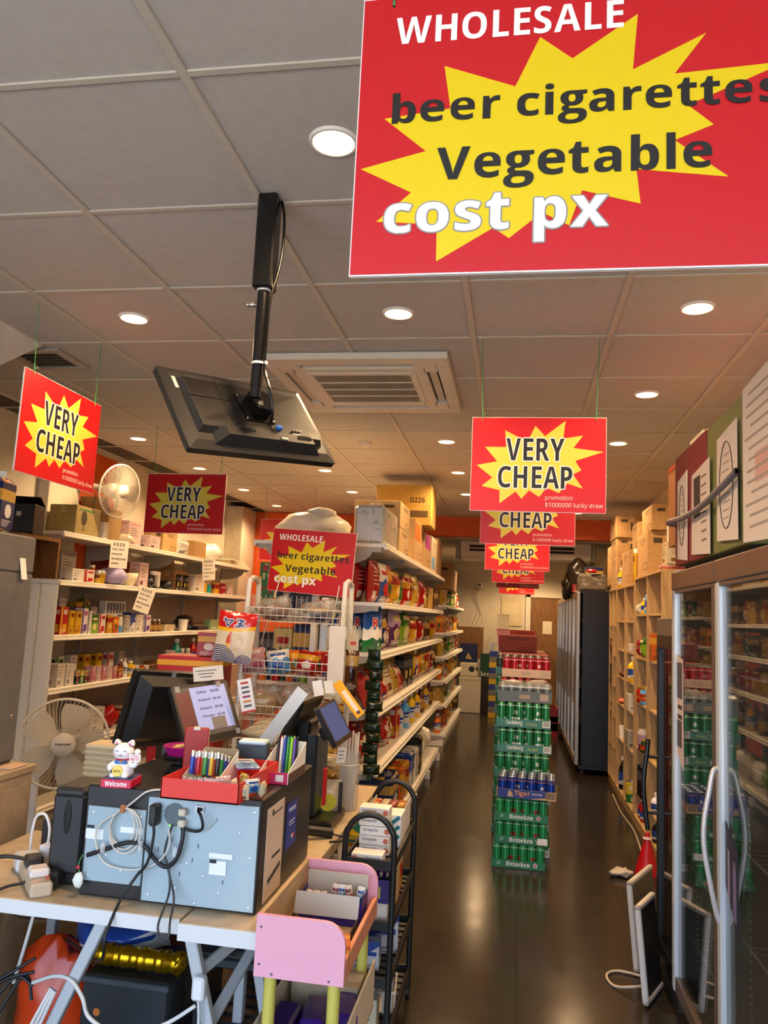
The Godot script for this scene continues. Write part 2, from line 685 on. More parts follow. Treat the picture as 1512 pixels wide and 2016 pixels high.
func build_ceiling() -> void:
	var slab := structure("ceiling", S().slab(LEFT - 0.25, CEIL + 0.06, MID - 0.2, RIGHT + 0.25, CEIL + 0.3, FRONT + 0.12), mat(C("55504a"), 0.9))
	var tm := toned("ceiling tile", C("c3bcb2"), 0.85, 0.9, 0.06, 0.04)
	tm.normal_enabled = true
	tm.normal_texture = bump_tex(0.15, 1.0)
	tm.normal_scale = 0.08
	var bar := mat(C("c4bcab"), 0.5)
	var tile := S().box(Vector3.ZERO, Vector3(0.597, 0.012, 0.597), 0.002).mesh()
	for i in range(-4, 5):
		for j in range(-5, 14):
			var x := GX + 0.6 * (i + 0.5)
			var z := GZ - 0.6 * (j + 0.5)
			if x - 0.2 < LEFT or x > RIGHT + 0.05 or z < MID - 0.1 or z > FRONT - 0.1:
				continue
			if z < MID + 0.2:
				part("tile", S().box(Vector3.ZERO, Vector3(0.597, 0.012, 0.32), 0.002), tm, slab).position = Vector3(x, CEIL + 0.012, MID + 0.165)
				continue
			part("tile", tile, tm, slab).position = Vector3(x, CEIL + 0.012, z)
	var z0 := MID
	var run := S().box(Vector3.ZERO, Vector3(0.026, 0.008, FRONT - z0), 0.002).mesh()
	for i in range(-3, 6):
		var x := GX + 0.6 * i
		if x > LEFT and x < RIGHT:
			part("runner", run, bar, slab).position = Vector3(x, CEIL + 0.002, (FRONT + z0) * 0.5)
	var tee := S().box(Vector3.ZERO, Vector3(RIGHT - LEFT, 0.006, 0.022), 0.002).mesh()
	for j in range(-4, 14):
		part("cross_tee", tee, bar, slab).position = Vector3((LEFT + RIGHT) * 0.5, CEIL + 0.003, GZ - 0.6 * j)
	# recessed lamps in the middle of their tiles
	var warm := Color(1.0, 0.83, 0.62)
	var spots := [[1.5, 0.5], [-0.5, 2.5], [1.5, 2.5], [3.5, 2.5], [3.5, 4.5], [-2.5, 6.5], [-0.5, 6.5], [1.5, 6.5], [3.5, 6.5], [-2.5, 8.5], [-0.5, 8.5], [1.5, 8.5], [3.5, 8.5], [-2.5, 10.5], [-0.5, 10.5], [1.5, 10.5], [3.5, 10.5], [-2.5, 12.5], [3.5, 12.5]]
	var where := {-2.5: "over the long wall shelving", -0.5: "over the till side of the shop", 1.5: "over the snack aisle", 3.5: "over the fridges"}
	var ring := S().lathe(P([0.056, 0.0035, 0.0575, -0.004, 0.064, -0.0035, 0.068, 0.002, 0.068, 0.004]), 28, false).mesh()
	var face := S().lathe(P([0.0, -0.003, 0.056, -0.003, 0.0565, 0.0035, 0.0, 0.0035]), 28).mesh()
	var seen := {}
	for s in spots:
		seen[s[0]] = seen.get(s[0], -1) + 1
		var t := thing("ceiling_lamp", "round lit ceiling lamp %s, %s from the shopfront" % [where[s[0]], nth(seen[s[0]])], "lamp", Vector3(GX + 0.6 * s[0], CEIL + 0.002, GZ - 0.6 * s[1]), 0.0, "round ceiling lamps")
		part("trim_ring", ring, mat(C("e8e2d8"), 0.4), t)
		part("lamp_diffuser", face, glow(warm, 4.0), t)
		lamp_light(t, warm, LAMP_ENERGY)
	# lamps in the rear room
	for k in 2:
		var t := thing("ceiling_lamp", ["lamp under the low rear ceiling by the snack side", "lamp under the low rear ceiling by the wooden door"][k], "lamp", Vector3([-0.45, 0.35][k], 2.622, [-12.0, -13.1][k]), 0.0, "round ceiling lamps")
		part("trim_ring", ring, mat(C("e8e2d8"), 0.4), t)
		part("lamp_diffuser", face, glow(warm, 4.0), t)
		lamp_light(t, warm, LAMP_ENERGY * 2.2)
	# detectors
	var det := S().lathe(P([0.0, -0.03, 0.03, -0.03, 0.045, -0.018, 0.05, -0.006, 0.05, 0.006]), 20).mesh()
	var dd := tag(part("smoke_detector", det, mat(C("cfc6b6"), 0.5)), "small round smoke detector on the ceiling past the air conditioner", "detector")
	dd.position = Vector3(-1.127, CEIL, -5.55)
	dd = tag(part("smoke_detector", det, mat(C("cfc6b6"), 0.5)), "small round smoke detector on the ceiling beside the sagging screen", "detector")
	dd.position = Vector3(-2.3, CEIL, -5.0)
	# ceiling vent beside the soffit
	var vent := thing("ceiling_vent", "small dark square ceiling vent beside the sloping white soffit", "vent", Vector3(-2.48, CEIL, -3.62))
	part("frame", S().slab(-0.16, -0.012, -0.16, 0.16, 0.004, -0.12, 0.003).slab(-0.16, -0.012, 0.12, 0.16, 0.004, 0.16, 0.003).slab(-0.16, -0.012, -0.12, -0.12, 0.004, 0.12, 0.003).slab(0.12, -0.012, -0.12, 0.16, 0.004, 0.12, 0.003), mat(C("a89f92"), 0.5), vent)
	part("duct", S().slab(-0.12, 0.0, -0.12, 0.12, 0.004, 0.12), mat(C("15120f"), 0.9), vent)
	for k in 5:
		part("louver", S().box(Vector3(0, -0.003, -0.09 + 0.045 * k), Vector3(0.24, 0.003, 0.02)), mat(C("4d473f"), 0.6), vent)
	build_cassette()

func lamp_light(t: Node3D, c: Color, energy: float) -> void:
	var l := SpotLight3D.new()
	l.name = "lamp_light"
	t.add_child(l)
	l.position.y = -0.02
	l.rotation.x = -PI / 2
	l.spot_angle = 78.0
	l.spot_angle_attenuation = 0.6
	l.spot_range = 14.0
	l.spot_attenuation = 2.0
	l.light_color = c
	l.light_energy = energy
	l.light_size = 0.055
	l.shadow_enabled = true

func build_cassette() -> void:
	var a := thing("air_conditioner", "cream four-way cassette air conditioner set in the ceiling grid", "air conditioner", Vector3(-0.815, CEIL, -4.06))
	var body := mat(C("d8d0bf"), 0.4)
	var dark := mat(C("14110e"), 0.8)
	part("recess", S().slab(-0.46, -0.004, -0.49, 0.46, 0.003, 0.49), dark, a)
	var f := S()
	var o := Vector2(0.47, 0.505)
	var y0 := -0.034
	for s in [-1.0, 1.0]:
		f.slab(-o.x, y0, s * 0.405, o.x, 0.002, s * o.y, 0.006)
		f.slab(s * 0.405, y0, -0.405, s * o.x, 0.002, 0.405, 0.006)
		f.slab(-0.335, y0, s * 0.27, 0.335, 0.0, s * 0.345)
		f.slab(s * 0.27, y0, -0.27, s * 0.345, 0.0, 0.27)
		for q in [-1.0, 1.0]:
			f.slab(s * 0.29, y0, q * 0.345, s * 0.405, 0.0, q * 0.405)
			f.slab(s * 0.345, y0, q * 0.29, s * 0.405, 0.0, q * 0.345)
	part("panel", f, body, a)
	for k in 4:
		var v := part("vane", S().box(Vector3(0, -0.02, 0.375), Vector3(0.56, 0.004, 0.04), 0.001), mat(C("c2b9a6"), 0.4), a)
		v.rotation.y = PI / 2 * k
		if k == 3:
			v.rotation.z = 0.0
	var g := S()
	for s in [-1.0, 1.0]:
		g.slab(-0.275, -0.04, s * 0.255, 0.275, -0.02, s * 0.29, 0.003)
		g.slab(s * 0.255, -0.04, -0.255, s * 0.29, -0.02, 0.255, 0.003)
	part("grille_frame", g, body, a)
	var sl := S()
	for k in 62:
		sl.box(Vector3(-0.25 + 0.5 * k / 61.0, -0.03, 0), Vector3(0.0032, 0.012, 0.51))
	part("grille", sl, mat(C("b7ad9a"), 0.5), a).set_meta("kind", "stuff")
	for k in 3:
		part("grille_bar", S().box(Vector3(0, -0.037, -0.125 + 0.125 * k), Vector3(0.51, 0.006, 0.008)), body, a)
	part("filter", S().slab(-0.25, -0.018, -0.25, 0.25, -0.012, 0.25), mat(C("29241e"), 0.9), a)

# ---------------------------------------------------------------- hanging signs
const CHEAP := [438, 178, 540, 232, 605, 232, 645, 145, 712, 218, 850, 108, 835, 235, 968, 212, 905, 300, 1105, 325, 918, 390, 960, 455, 905, 485, 972, 582, 868, 548, 812, 615, 730, 580, 680, 645, 612, 600, 560, 660, 520, 610, 412, 695, 410, 603, 285, 575, 358, 515, 248, 428, 388, 400, 302, 298, 448, 298]
const WHOLE := [350, 178, 628, 272, 718, 72, 842, 165, 1082, -6, 1065, 218, 1328, 82, 1215, 240, 1610, 205, 1262, 365, 1352, 442, 1215, 500, 1402, 642, 1080, 610, 1095, 742, 885, 690, 840, 825, 740, 775, 620, 875, 560, 835, 348, 968, 345, 822, 108, 812, 240, 695, 35, 598, 290, 528, 120, 392, 380, 355]

func sign_board(o: Node3D, cheap: bool, w: float, h: float) -> void:
	var red := mat(C("c0101a"), 0.38)
	var yellow := mat(C("d6c445") if cheap else C("dcbf00"), 0.4)
	var black := mat(C("1d1a17"), 0.45)
	var white := mat(C("f2ece6"), 0.45)
	var pale := mat(C("f2c9c0"), 0.45)
	part("board", S().box(Vector3.ZERO, Vector3(w, h, 0.006)), white, o)
	part("face_sheet", S().box(Vector3(0, 0, 0.0034), Vector3(w - 0.003, h - 0.004, 0.0008)), red, o)
	part("back_sheet", S().box(Vector3(0, 0, -0.0034), Vector3(w - 0.003, h - 0.004, 0.0008)), red, o)
	var burst := PackedVector2Array()
	var src: Array = CHEAP if cheap else WHOLE
	for k in range(0, src.size(), 2):
		burst.append(sign_point(src[k], src[k + 1], cheap) * Vector2(w, h))
	part("starburst", S().plate(burst, 0.0036, 0.0043), yellow, o)
	var q := func(s: String, x0: float, y0: float, x1: float, y1: float, m: Material, grown: float, z: float, bold := true):
		var a := sign_point(x0, y1, cheap) * Vector2(w, h)
		var b := sign_point(x1, y0, cheap) * Vector2(w, h)
		part("lettering", letters(s, a.x, minf(a.y, b.y), b.x, maxf(a.y, b.y), z, bold, grown * w), m, o)
	if cheap:
		q.call("VERY", 448, 235, 845, 392, white, 0.008, 0.0044)
		q.call("VERY", 448, 235, 845, 392, black, 0.0, 0.0050)
		q.call("CHEAP", 397, 432, 900, 585, white, 0.008, 0.0044)
		q.call("CHEAP", 397, 432, 900, 585, black, 0.0, 0.0050)
		q.call("promotion", 722, 633, 903, 672, pale, 0.0, 0.0046, false)
		q.call("$1000000 lucky draw", 722, 682, 1105, 722, pale, 0.0, 0.0046, false)
	else:
		# baselines of this sheet run level; y is given along the left edge
		var lev := func(s: String, x0: float, x1: float, top: float, base: float, m: Material, grown: float, z: float):
			var a := Vector2((x0 - 10.0) / 1676.0 - 0.5, 0.5 - (base + 120.0) / 1150.0) * Vector2(w, h)
			var b := Vector2((x1 - 10.0) / 1676.0 - 0.5, 0.5 - (top + 120.0) / 1150.0) * Vector2(w, h)
			part("lettering", letters(s, a.x, a.y, b.x, b.y, z, true, grown * w), m, o)
		lev.call("WHOLESALE", 150, 1030, -25, 88, white, 0.0, 0.0048)
		lev.call("beer cigarettes", 150, 1590, 295, 462, black, 0.0, 0.0050)
		lev.call("Vegetable", 335, 1345, 520, 705, black, 0.0, 0.0050)
		lev.call("cost px", 140, 980, 722, 918, mat(C("8d8680"), 0.5), 0.0035, 0.0044)
		lev.call("cost px", 140, 980, 722, 918, white, 0.0, 0.0050)

func sign_point(x: float, y: float, cheap: bool) -> Vector2:
	if cheap:
		return Vector2((x - 208.0) / 917.0 - 0.5, 0.5 - (y - 85.0) / 665.0)
	return Vector2((x - 10.0) / 1676.0 - 0.5, 0.5 - (y + 0.04 * x + 120.0) / 1150.0)

func sign_strings(o: Node3D, w: float, h: float, top: float, color: Color, inset := 0.045) -> void:
	var m := mat(color, 0.6)
	for s in [-1.0, 1.0]:
		var x: float = s * (w / 2 - inset)
		var st := S().rod(Vector3(x, h / 2 - 0.016, 0.006), Vector3(x, h / 2 + 0.012, 0.004), 0.0018, 6)
		st.rod(Vector3(x, h / 2 + 0.012, 0.004), Vector3(x + 0.012 * s, top, 0.0), 0.0018, 6)
		st.rod(Vector3(x, h / 2 + 0.012, 0.004), Vector3(x + 0.022, h / 2 + 0.02, 0.006), 0.0014, 5)
		st.rod(Vector3(x, h / 2 - 0.016, 0.006), Vector3(x, h / 2 - 0.016, -0.006), 0.0018, 6)
		part("string", st, m, o)
		part("hook", S().tube(curve([x + 0.012 * s, top - 0.004, 0.0, x + 0.012 * s + 0.006, top + 0.002, 0, x + 0.012 * s, top + 0.012, 0]), 0.0012, 5), mat(C("8c8578"), 0.4, 0.8), o)

func build_signs() -> void:
	var green := C("3f9a52")
	# big wholesale sheet close to the eye
	var o := thing("hanging_sign", "large red wholesale beer cigarettes vegetable sign hanging nearest the shopfront", "sign", Vector3(0.062, 2.2735, -1.0), 0.0, "red hanging signs")
	sign_board(o, false, 0.6, 0.424)
	sign_strings(o, 0.6, 0.424, CEIL - 2.2735, green)
	var row := [[-3.42, 0.086, 2.286, "nearest of the row over the beer stack"], [-4.9, 0.067, 2.284, "second in the row over the beer stack"], [-7.2, 0.013, 2.265, "third in the row over the beer stack"], [-8.9, 0.03, 2.23, "fourth in the row over the beer stack"], [-11.0, 0.037, 2.258, "fifth in the row, past the orange beam"], [-13.2, 0.031, 2.246, "sixth and farthest in the row, before the cream back wall"]]
	var first: Node3D
	for k in row.size():
		var r: Array = row[k]
		var c := thing("hanging_sign", "red very cheap promotion sign, " + r[3], "sign", Vector3(r[1], r[2], r[0]), 0.0, "red hanging signs")
		sign_board(c, true, 0.585, 0.425)
		sign_strings(c, 0.585, 0.425, (CEIL if r[0] > MID else 2.62) - r[2], green)
	o = thing("hanging_sign", "red very cheap sign hanging sideways by the sloping soffit", "sign", Vector3(-2.06, 2.34, -3.165), PI / 2, "red hanging signs")
	sign_board(o, true, 0.615, 0.445)
	sign_strings(o, 0.615, 0.445, CEIL - 2.34, green, 0.06)
	o = thing("hanging_sign", "red very cheap sign hanging before the clear wall fan", "sign", Vector3(-2.285, 2.298, -5.05), -0.03, "red hanging signs")
	sign_board(o, true, 0.59, 0.42)
	sign_strings(o, 0.59, 0.42, CEIL - 2.298, green)
	o = thing("hanging_sign", "red very cheap sign half hidden behind the rack's wholesale sheet", "sign", Vector3(-2.32, 2.31, -7.7), 0.05, "red hanging signs")
	sign_board(o, true, 0.6, 0.43)
	sign_strings(o, 0.6, 0.43, CEIL - 2.31, green)

# ---------------------------------------------------------------- screen on its ceiling mount
func build_television() -> void:
	var gloss := mat(C("0c0b0b"), 0.22)
	var plastic := mat(C("2a2724"), 0.42)
	var steel := mat(C("b9b4ac"), 0.3, 0.9)
	var m := thing("ceiling_mount", "black telescopic pole mount bolted to the ceiling above the screen", "mount", Vector3(-0.775, CEIL, -2.15))
	part("sleeve", S().slab(-0.03, -0.30, -0.03, 0.03, 0.004, 0.03, 0.005), gloss, m)
	part("pole", S().rod(Vector3(0.0, -0.29, 0), Vector3(-0.003, -0.60, 0), 0.0185, 20), gloss, m)
	part("lower_tube", S().rod(Vector3(-0.001, -0.38, 0), Vector3(-0.003, -0.635, 0), 0.0165, 20), gloss, m)
	part("collar", S().put(Transform3D(Basis.IDENTITY, Vector3(0, -0.305, 0))).lathe(P([0.019, 0, 0.022, 0, 0.022, 0.008, 0.019, 0.008]), 20), mat(C("e2ddd3"), 0.5), m)
	part("cable_tie", S().put(Transform3D(Basis.IDENTITY, Vector3(0, -0.535, 0))).lathe(P([0.019, 0, 0.0225, 0, 0.0225, 0.007, 0.019, 0.007]), 20).box(Vector3(0.026, 0.003, 0.01), Vector3(0.01, 0.01, 0.008)), mat(C("e2ddd3"), 0.5), m)
	var kn := part("knob", S().rod(Vector3(-0.015, -0.345, 0), Vector3(-0.045, -0.345, 0), 0.004, 8).rod(Vector3(-0.026, -0.345, 0), Vector3(-0.036, -0.345, 0), 0.009, 12).rod(Vector3(-0.045, -0.345, 0), Vector3(-0.05, -0.345, 0), 0.007, 10), steel, m)
	kn.name = "clamp_knob"
	var cab := S().tube(curve([0.034, -0.006, -0.012, 0.045, -0.06, -0.012, 0.047, -0.16, -0.01, 0.04, -0.24, -0.005, 0.025, -0.33, 0.006, 0.022, -0.45, 0.008, 0.024, -0.55, 0.012, 0.05, -0.62, 0.03, 0.06, -0.68, 0.02, 0.045, -0.715, -0.01, 0.02, -0.70, -0.04]), 0.0042, 8)
	part("cable", cab, gloss, m)
	# the screen turns its back on the shopfront and looks down at the till
	var t := thing("television", "black flat screen seen from behind, tilted down on the ceiling mount", "television", Vector3(-0.854, 2.211, -2.324))
	t.rotation_order = EULER_ORDER_YXZ
	t.rotation = Vector3(deg_to_rad(-35.5), deg_to_rad(51.1), deg_to_rad(6.3))
	var w := 0.56
	var h := 0.342
	var bez := S()
	bez.plate(rounded(w, h, 0.008), -0.024, -0.004)
	part("bezel", bez, mat(C("1a1817"), 0.3), t)
	part("screen", S().box(Vector3(0, 0.004, -0.0245), Vector3(w - 0.03, h - 0.04, 0.001)), mat(C("050506"), 0.08), t)
	part("back_rim", taper(w - 0.004, h - 0.004, w - 0.06, h - 0.06, -0.004, 0.008), plastic, t)
	part("back_cover", taper(w - 0.085, h - 0.115, w - 0.11, h - 0.14, 0.006, 0.030).box(Vector3(0, 0.02, 0.028), Vector3(w - 0.115, h - 0.15, 0.004)), plastic, t)
	var low := taper(0.40, 0.06, 0.33, 0.035, 0.006, 0.042)
	var lb := part("speaker_housing", low, plastic, t)
	lb.position = Vector3(0.01, -0.122, 0)
	part("seam", S().box(Vector3(-0.155, 0.025, 0.0315), Vector3(0.15, 0.003, 0.002)).box(Vector3(-0.11, 0.02, 0.031), Vector3(0.0015, h - 0.16, 0.002)), mat(C("0b0a0a"), 0.6), t)
	part("mount_plate", S().plate(rounded(0.115, 0.115, 0.006), 0.031, 0.035), gloss, t)
	for a in [-0.05, 0.05]:
		for b in [-0.05, 0.05]:
			part("screw", S().put(Transform3D(Basis(Vector3.RIGHT, PI / 2), Vector3(a, b, 0.035))).lathe(P([0.004, 0, 0.004, 0.002, 0.0, 0.003]), 10), steel, t)
	part("tilt_bracket", S().plate(P([-0.03, -0.04, 0.03, -0.04, 0.045, 0.03, 0.01, 0.05, -0.035, 0.03]), 0.035, 0.075), gloss, t)
	for b in [-0.02, 0.025]:
		part("bolt", S().put(Transform3D(Basis(Vector3.RIGHT, PI / 2), Vector3(-0.012, b, 0.075))).lathe(P([0.009, 0, 0.009, 0.003, 0.005, 0.004, 0.005, 0.009, 0, 0.009]), 12), steel, t)
	part("port_panel", S().box(Vector3(0.105, -0.085, 0.0335), Vector3(0.15, 0.03, 0.005), 0.001), mat(C("0d0c0c"), 0.5), t)
	part("plug", S().box(Vector3(0.055, -0.082, 0.041), Vector3(0.02, 0.016, 0.014), 0.003), mat(C("1f5fb4"), 0.5), t)
	for k in 3:
		part("socket", S().put(Transform3D(Basis(Vector3.RIGHT, PI / 2), Vector3(0.115 + 0.013 * k, -0.082, 0.036))).lathe(P([0.0045, 0, 0.0045, 0.004, 0.002, 0.004]), 10), steel, t)
	part("port", S().box(Vector3(0.12, -0.098, 0.0365), Vector3(0.03, 0.005, 0.002)), mat(C("c9c4bb"), 0.4), t)
	for k in 9:
		part("vent_slot", S().box(Vector3(-0.1 + 0.006 * k, -0.112, 0.043), Vector3(0.003, 0.012, 0.002)), mat(C("050505"), 0.8), t)
		part("vent_slot", S().box(Vector3(0.12 + 0.006 * k, -0.115, 0.043), Vector3(0.003, 0.012, 0.002)), mat(C("050505"), 0.8), t)
	part("rating_label", S().box(Vector3(-0.243, 0.095, 0.0095), Vector3(0.012, 0.05, 0.0008)), mat(C("cfcac0"), 0.6), t)
	part("badge", S().box(Vector3(0.055, -0.13, 0.043), Vector3(0.025, 0.008, 0.001)), mat(C("b9b4aa"), 0.5), t)
	# bracket arm from pole to plate stays with the mount
	var inv := m.global_transform.affine_inverse() * t.transform
	part("swivel_arm", S().put(inv).rod(Vector3(0.0, 0.03, 0.05), Vector3(0.0, -0.03, 0.05), 0.014, 12), gloss, m)

# a frustum block facing +z from z0 (w0 x h0) to z1 (w1 x h1)
func taper(w0: float, h0: float, w1: float, h1: float, z0: float, z1: float) -> Shape:
	var s := S()
	var a := [Vector3(-w0 / 2, -h0 / 2, z0), Vector3(w0 / 2, -h0 / 2, z0), Vector3(w0 / 2, h0 / 2, z0), Vector3(-w0 / 2, h0 / 2, z0)]
	var b := [Vector3(-w1 / 2, -h1 / 2, z1), Vector3(w1 / 2, -h1 / 2, z1), Vector3(w1 / 2, h1 / 2, z1), Vector3(-w1 / 2, h1 / 2, z1)]
	s.quad(b[0], b[1], b[2], b[3])
	s.quad(a[1], a[0], a[3], a[2])
	for k in 4:
		var l := (k + 1) % 4
		s.quad(a[k], a[l], b[l], b[k])
	return s

# ---------------------------------------------------------------- goods
var rng := RandomNumberGenerator.new()

const INK := {
	"white": ["efeae0", "c9c2b4", "8a8f9a", 5], "grey": ["b9b4aa", "8f8a80", "5a564f", 5], "cream": ["e2d6b4", "c7a765", "8a5a2a", 5],
	"yellow": ["e3b71c", "c98d10", "7a2a10", 2], "gold": ["d9a21a", "a61c14", "f0dc90", 0], "orange": ["de6a1a", "f0b030", "3a6a2a", 0],
	"red": ["a81216", "d8a024", "e6dccb", 0], "crimson": ["a3101c", "8a0c16", "e4dccf", 5], "redyellow": ["c31a1a", "e6b41f", "f3ead8", 2],
	"purple": ["5a1e66", "c9a8d0", "e9d8a0", 1], "violet": ["efeaf0", "5b3fa0", "b04a90", 2], "lavender": ["a99cc8", "8274b0", "e6e0f0", 1],
	"blue": ["1f4fa0", "f0eee6", "d2202a", 1], "navy": ["14275e", "c9a24a", "f0eee6", 0], "sky": ["5c9fd0", "f0eee6", "1f4fa0", 1],
	"teal": ["1e8a86", "e9e4d4", "0e4a4a", 0], "green": ["2f7a34", "e8d23a", "f0eee0", 1], "lime": ["8aba2a", "2f6a2a", "f0e8b0", 1], "darkgreen": ["14402a", "d8c88a", "b8202a", 1],
	"pink": ["e0a7ae", "c25a70", "f3e8e4", 2], "palepink": ["ecd3d2", "d8a6ae", "6a4a5a", 5], "whitered": ["eee8de", "c2202a", "c2202a", 2], "whiteblue": ["eceae6", "2a50a8", "2a50a8", 3],
	"whitegreen": ["e9e9de", "2f7a3a", "1e5a2a", 2], "black": ["16151a", "5a5a60", "c9b25a", 0], "brown": ["5a3418", "c9a25a", "2a170a", 0], "busy": ["c23a1a", "e8b830", "2a6a9a", 4], "busyred": ["a8161c", "e8d8b0", "1f4a90", 4], "busygold": ["caa53a", "8a1a16", "f2e8c8", 4], "busygreen": ["3a7a30", "e8d060", "b02a20", 4],
	"palegreen": ["a8cf9a", "5a9a5a", "eef2e0", 5], "rainbow": ["2a8a8a", "e8c81e", "e0702a", 3], "salmon": ["d8705a", "f2dcc8", "8a1a1a", 1],
}

func ink(k: String, rough := 0.35) -> StandardMaterial3D:
	var a: Array = INK[k]
	return print_mat(C(a[0]), C(a[1]), C(a[2]), a[3], rough)

func plain(k: String, rough := 0.4) -> StandardMaterial3D:
	return mat(C(INK[k][0]), rough)

# stand one article on the point at; w across its face, h high, d deep; it faces turn
func article(kind: String, color: String, w: float, h: float, d: float, at: Vector3, turn: float, label: String, category: String, group: String, called := "") -> Node3D:
	var o: Node3D
	match kind:
		"box":
			o = part(called if called else "packet_box", S().box(Vector3(0, h / 2, 0), Vector3(w, h, d), 0.002), ink(color))
		"flat":
			o = part(called if called else "flat_tray", S().box(Vector3(0, h / 2, 0), Vector3(w, h, d), 0.006), plain(color))
		"bag":
			o = part(called if called else "snack_bag", S().bag(w, h, d, rng), ink(color, 0.22))
		"lump":
			o = part(called if called else "wrapped_bundle", S().lump(Vector3(0, h / 2, 0), Vector3(w / 2, h / 2, d / 2), rng, 0.14), plain(color, 0.3))
		"tube":
			o = thing(called if called else "tube_pack", label, category)
			var r := minf(w, d) / 2
			part("body", S().lathe(P([0, 0, r, 0, r, h * 0.86, r * 0.9, h * 0.88]), 14), ink(color), o)
			part("cap", S().lathe(P([r * 0.92, h * 0.86, r * 0.92, h, 0, h]), 14), mat(C("e9e4da"), 0.4), o)
		"can":
			o = thing(called if called else "food_can", label, category)
			var r := minf(w, d) / 2
			part("body", S().lathe(P([0, 0, r * 0.94, 0, r, h * 0.03, r, h * 0.94, r * 0.92, h]), 16), ink(color, 0.3), o)
			part("lid", S().lathe(P([r * 0.92, h * 0.97, r * 0.94, h, r * 0.86, h, r * 0.84, h * 0.97, 0, h * 0.97]), 16), mat(C("b9b5ab"), 0.25, 0.9), o)
		"bottle":
			o = thing(called if called else "bottle", label, category)
			var r := minf(w, d) / 2
			part("body", S().lathe(P([0, 0, r * 0.9, 0, r, h * 0.03, r, h * 0.6, r * 0.8, h * 0.7, r * 0.36, h * 0.8, r * 0.34, h * 0.88]), 14, true), plain(color, 0.15), o)
			part("cap", S().lathe(P([r * 0.42, h * 0.87, r * 0.42, h * 0.99, r * 0.36, h, 0, h]), 12), mat(C("ece6da") if color != "white" else C("c9b9d8"), 0.4), o)
			part("label_band", S().lathe(P([r * 1.01, h * 0.16, r * 1.01, h * 0.52]), 14), ink("busygold" if color == "brown" else "whitered" if color == "clear" else "whiteblue"), o)
		"tub":
			o = thing(called if called else "plastic_tub", label, category)
			var r := minf(w, d) / 2
			part("body", S().lathe(P([0, 0, r * 0.88, 0, r, h * 0.74]), 18), ink(color), o)
			part("lid", S().lathe(P([r * 1.04, h * 0.72, r * 1.04, h * 0.8, r * 0.8, h, 0, h]), 18), clear(C("e8e4dc"), 0.5, 0.1), o)
		"cup":
			o = thing(called if called else "mug", label, category)
			var r := minf(w * 0.7, d) / 2
			part("body", S().lathe(P([0, 0, r * 0.8, 0, r, h, r * 0.92, h, r * 0.74, h * 0.06, 0, h * 0.06]), 18), plain(color, 0.25), o)
			part("handle", S().tube(curve([r * 0.9, h * 0.8, 0, r * 1.6, h * 0.75, 0, r * 1.6, h * 0.35, 0, r * 0.84, h * 0.2, 0], 4), 0.006, 6), plain(color, 0.25), o)
		"bowl":
			o = part(called if called else "bowl", S().lathe(P([0, 0, w * 0.25, 0, w * 0.42, h * 0.5, w * 0.5, h, w * 0.48, h, w * 0.4, h * 0.55, 0, h * 0.12]), 20, true), plain(color, 0.25))
		"jar":
			o = thing(called if called else "glass_jar", label, category)
			var r := minf(w, d) / 2
			part("body", S().lathe(P([0, 0, r * 0.92, 0, r, h * 0.05, r, h * 0.72, r * 0.8, h * 0.82, r * 0.8, h * 0.85]), 16, true), plain(color, 0.12), o)
			part("lid", S().lathe(P([r * 0.86, h * 0.84, r * 0.86, h, 0, h]), 16), mat(C("c9a54a"), 0.3, 0.6), o)
			part("label_band", S().lathe(P([r * 1.01, h * 0.2, r * 1.01, h * 0.6]), 16), ink("busy"), o)
	o.position = at
	o.rotation.y = turn
	return tag(o, label, category, group)

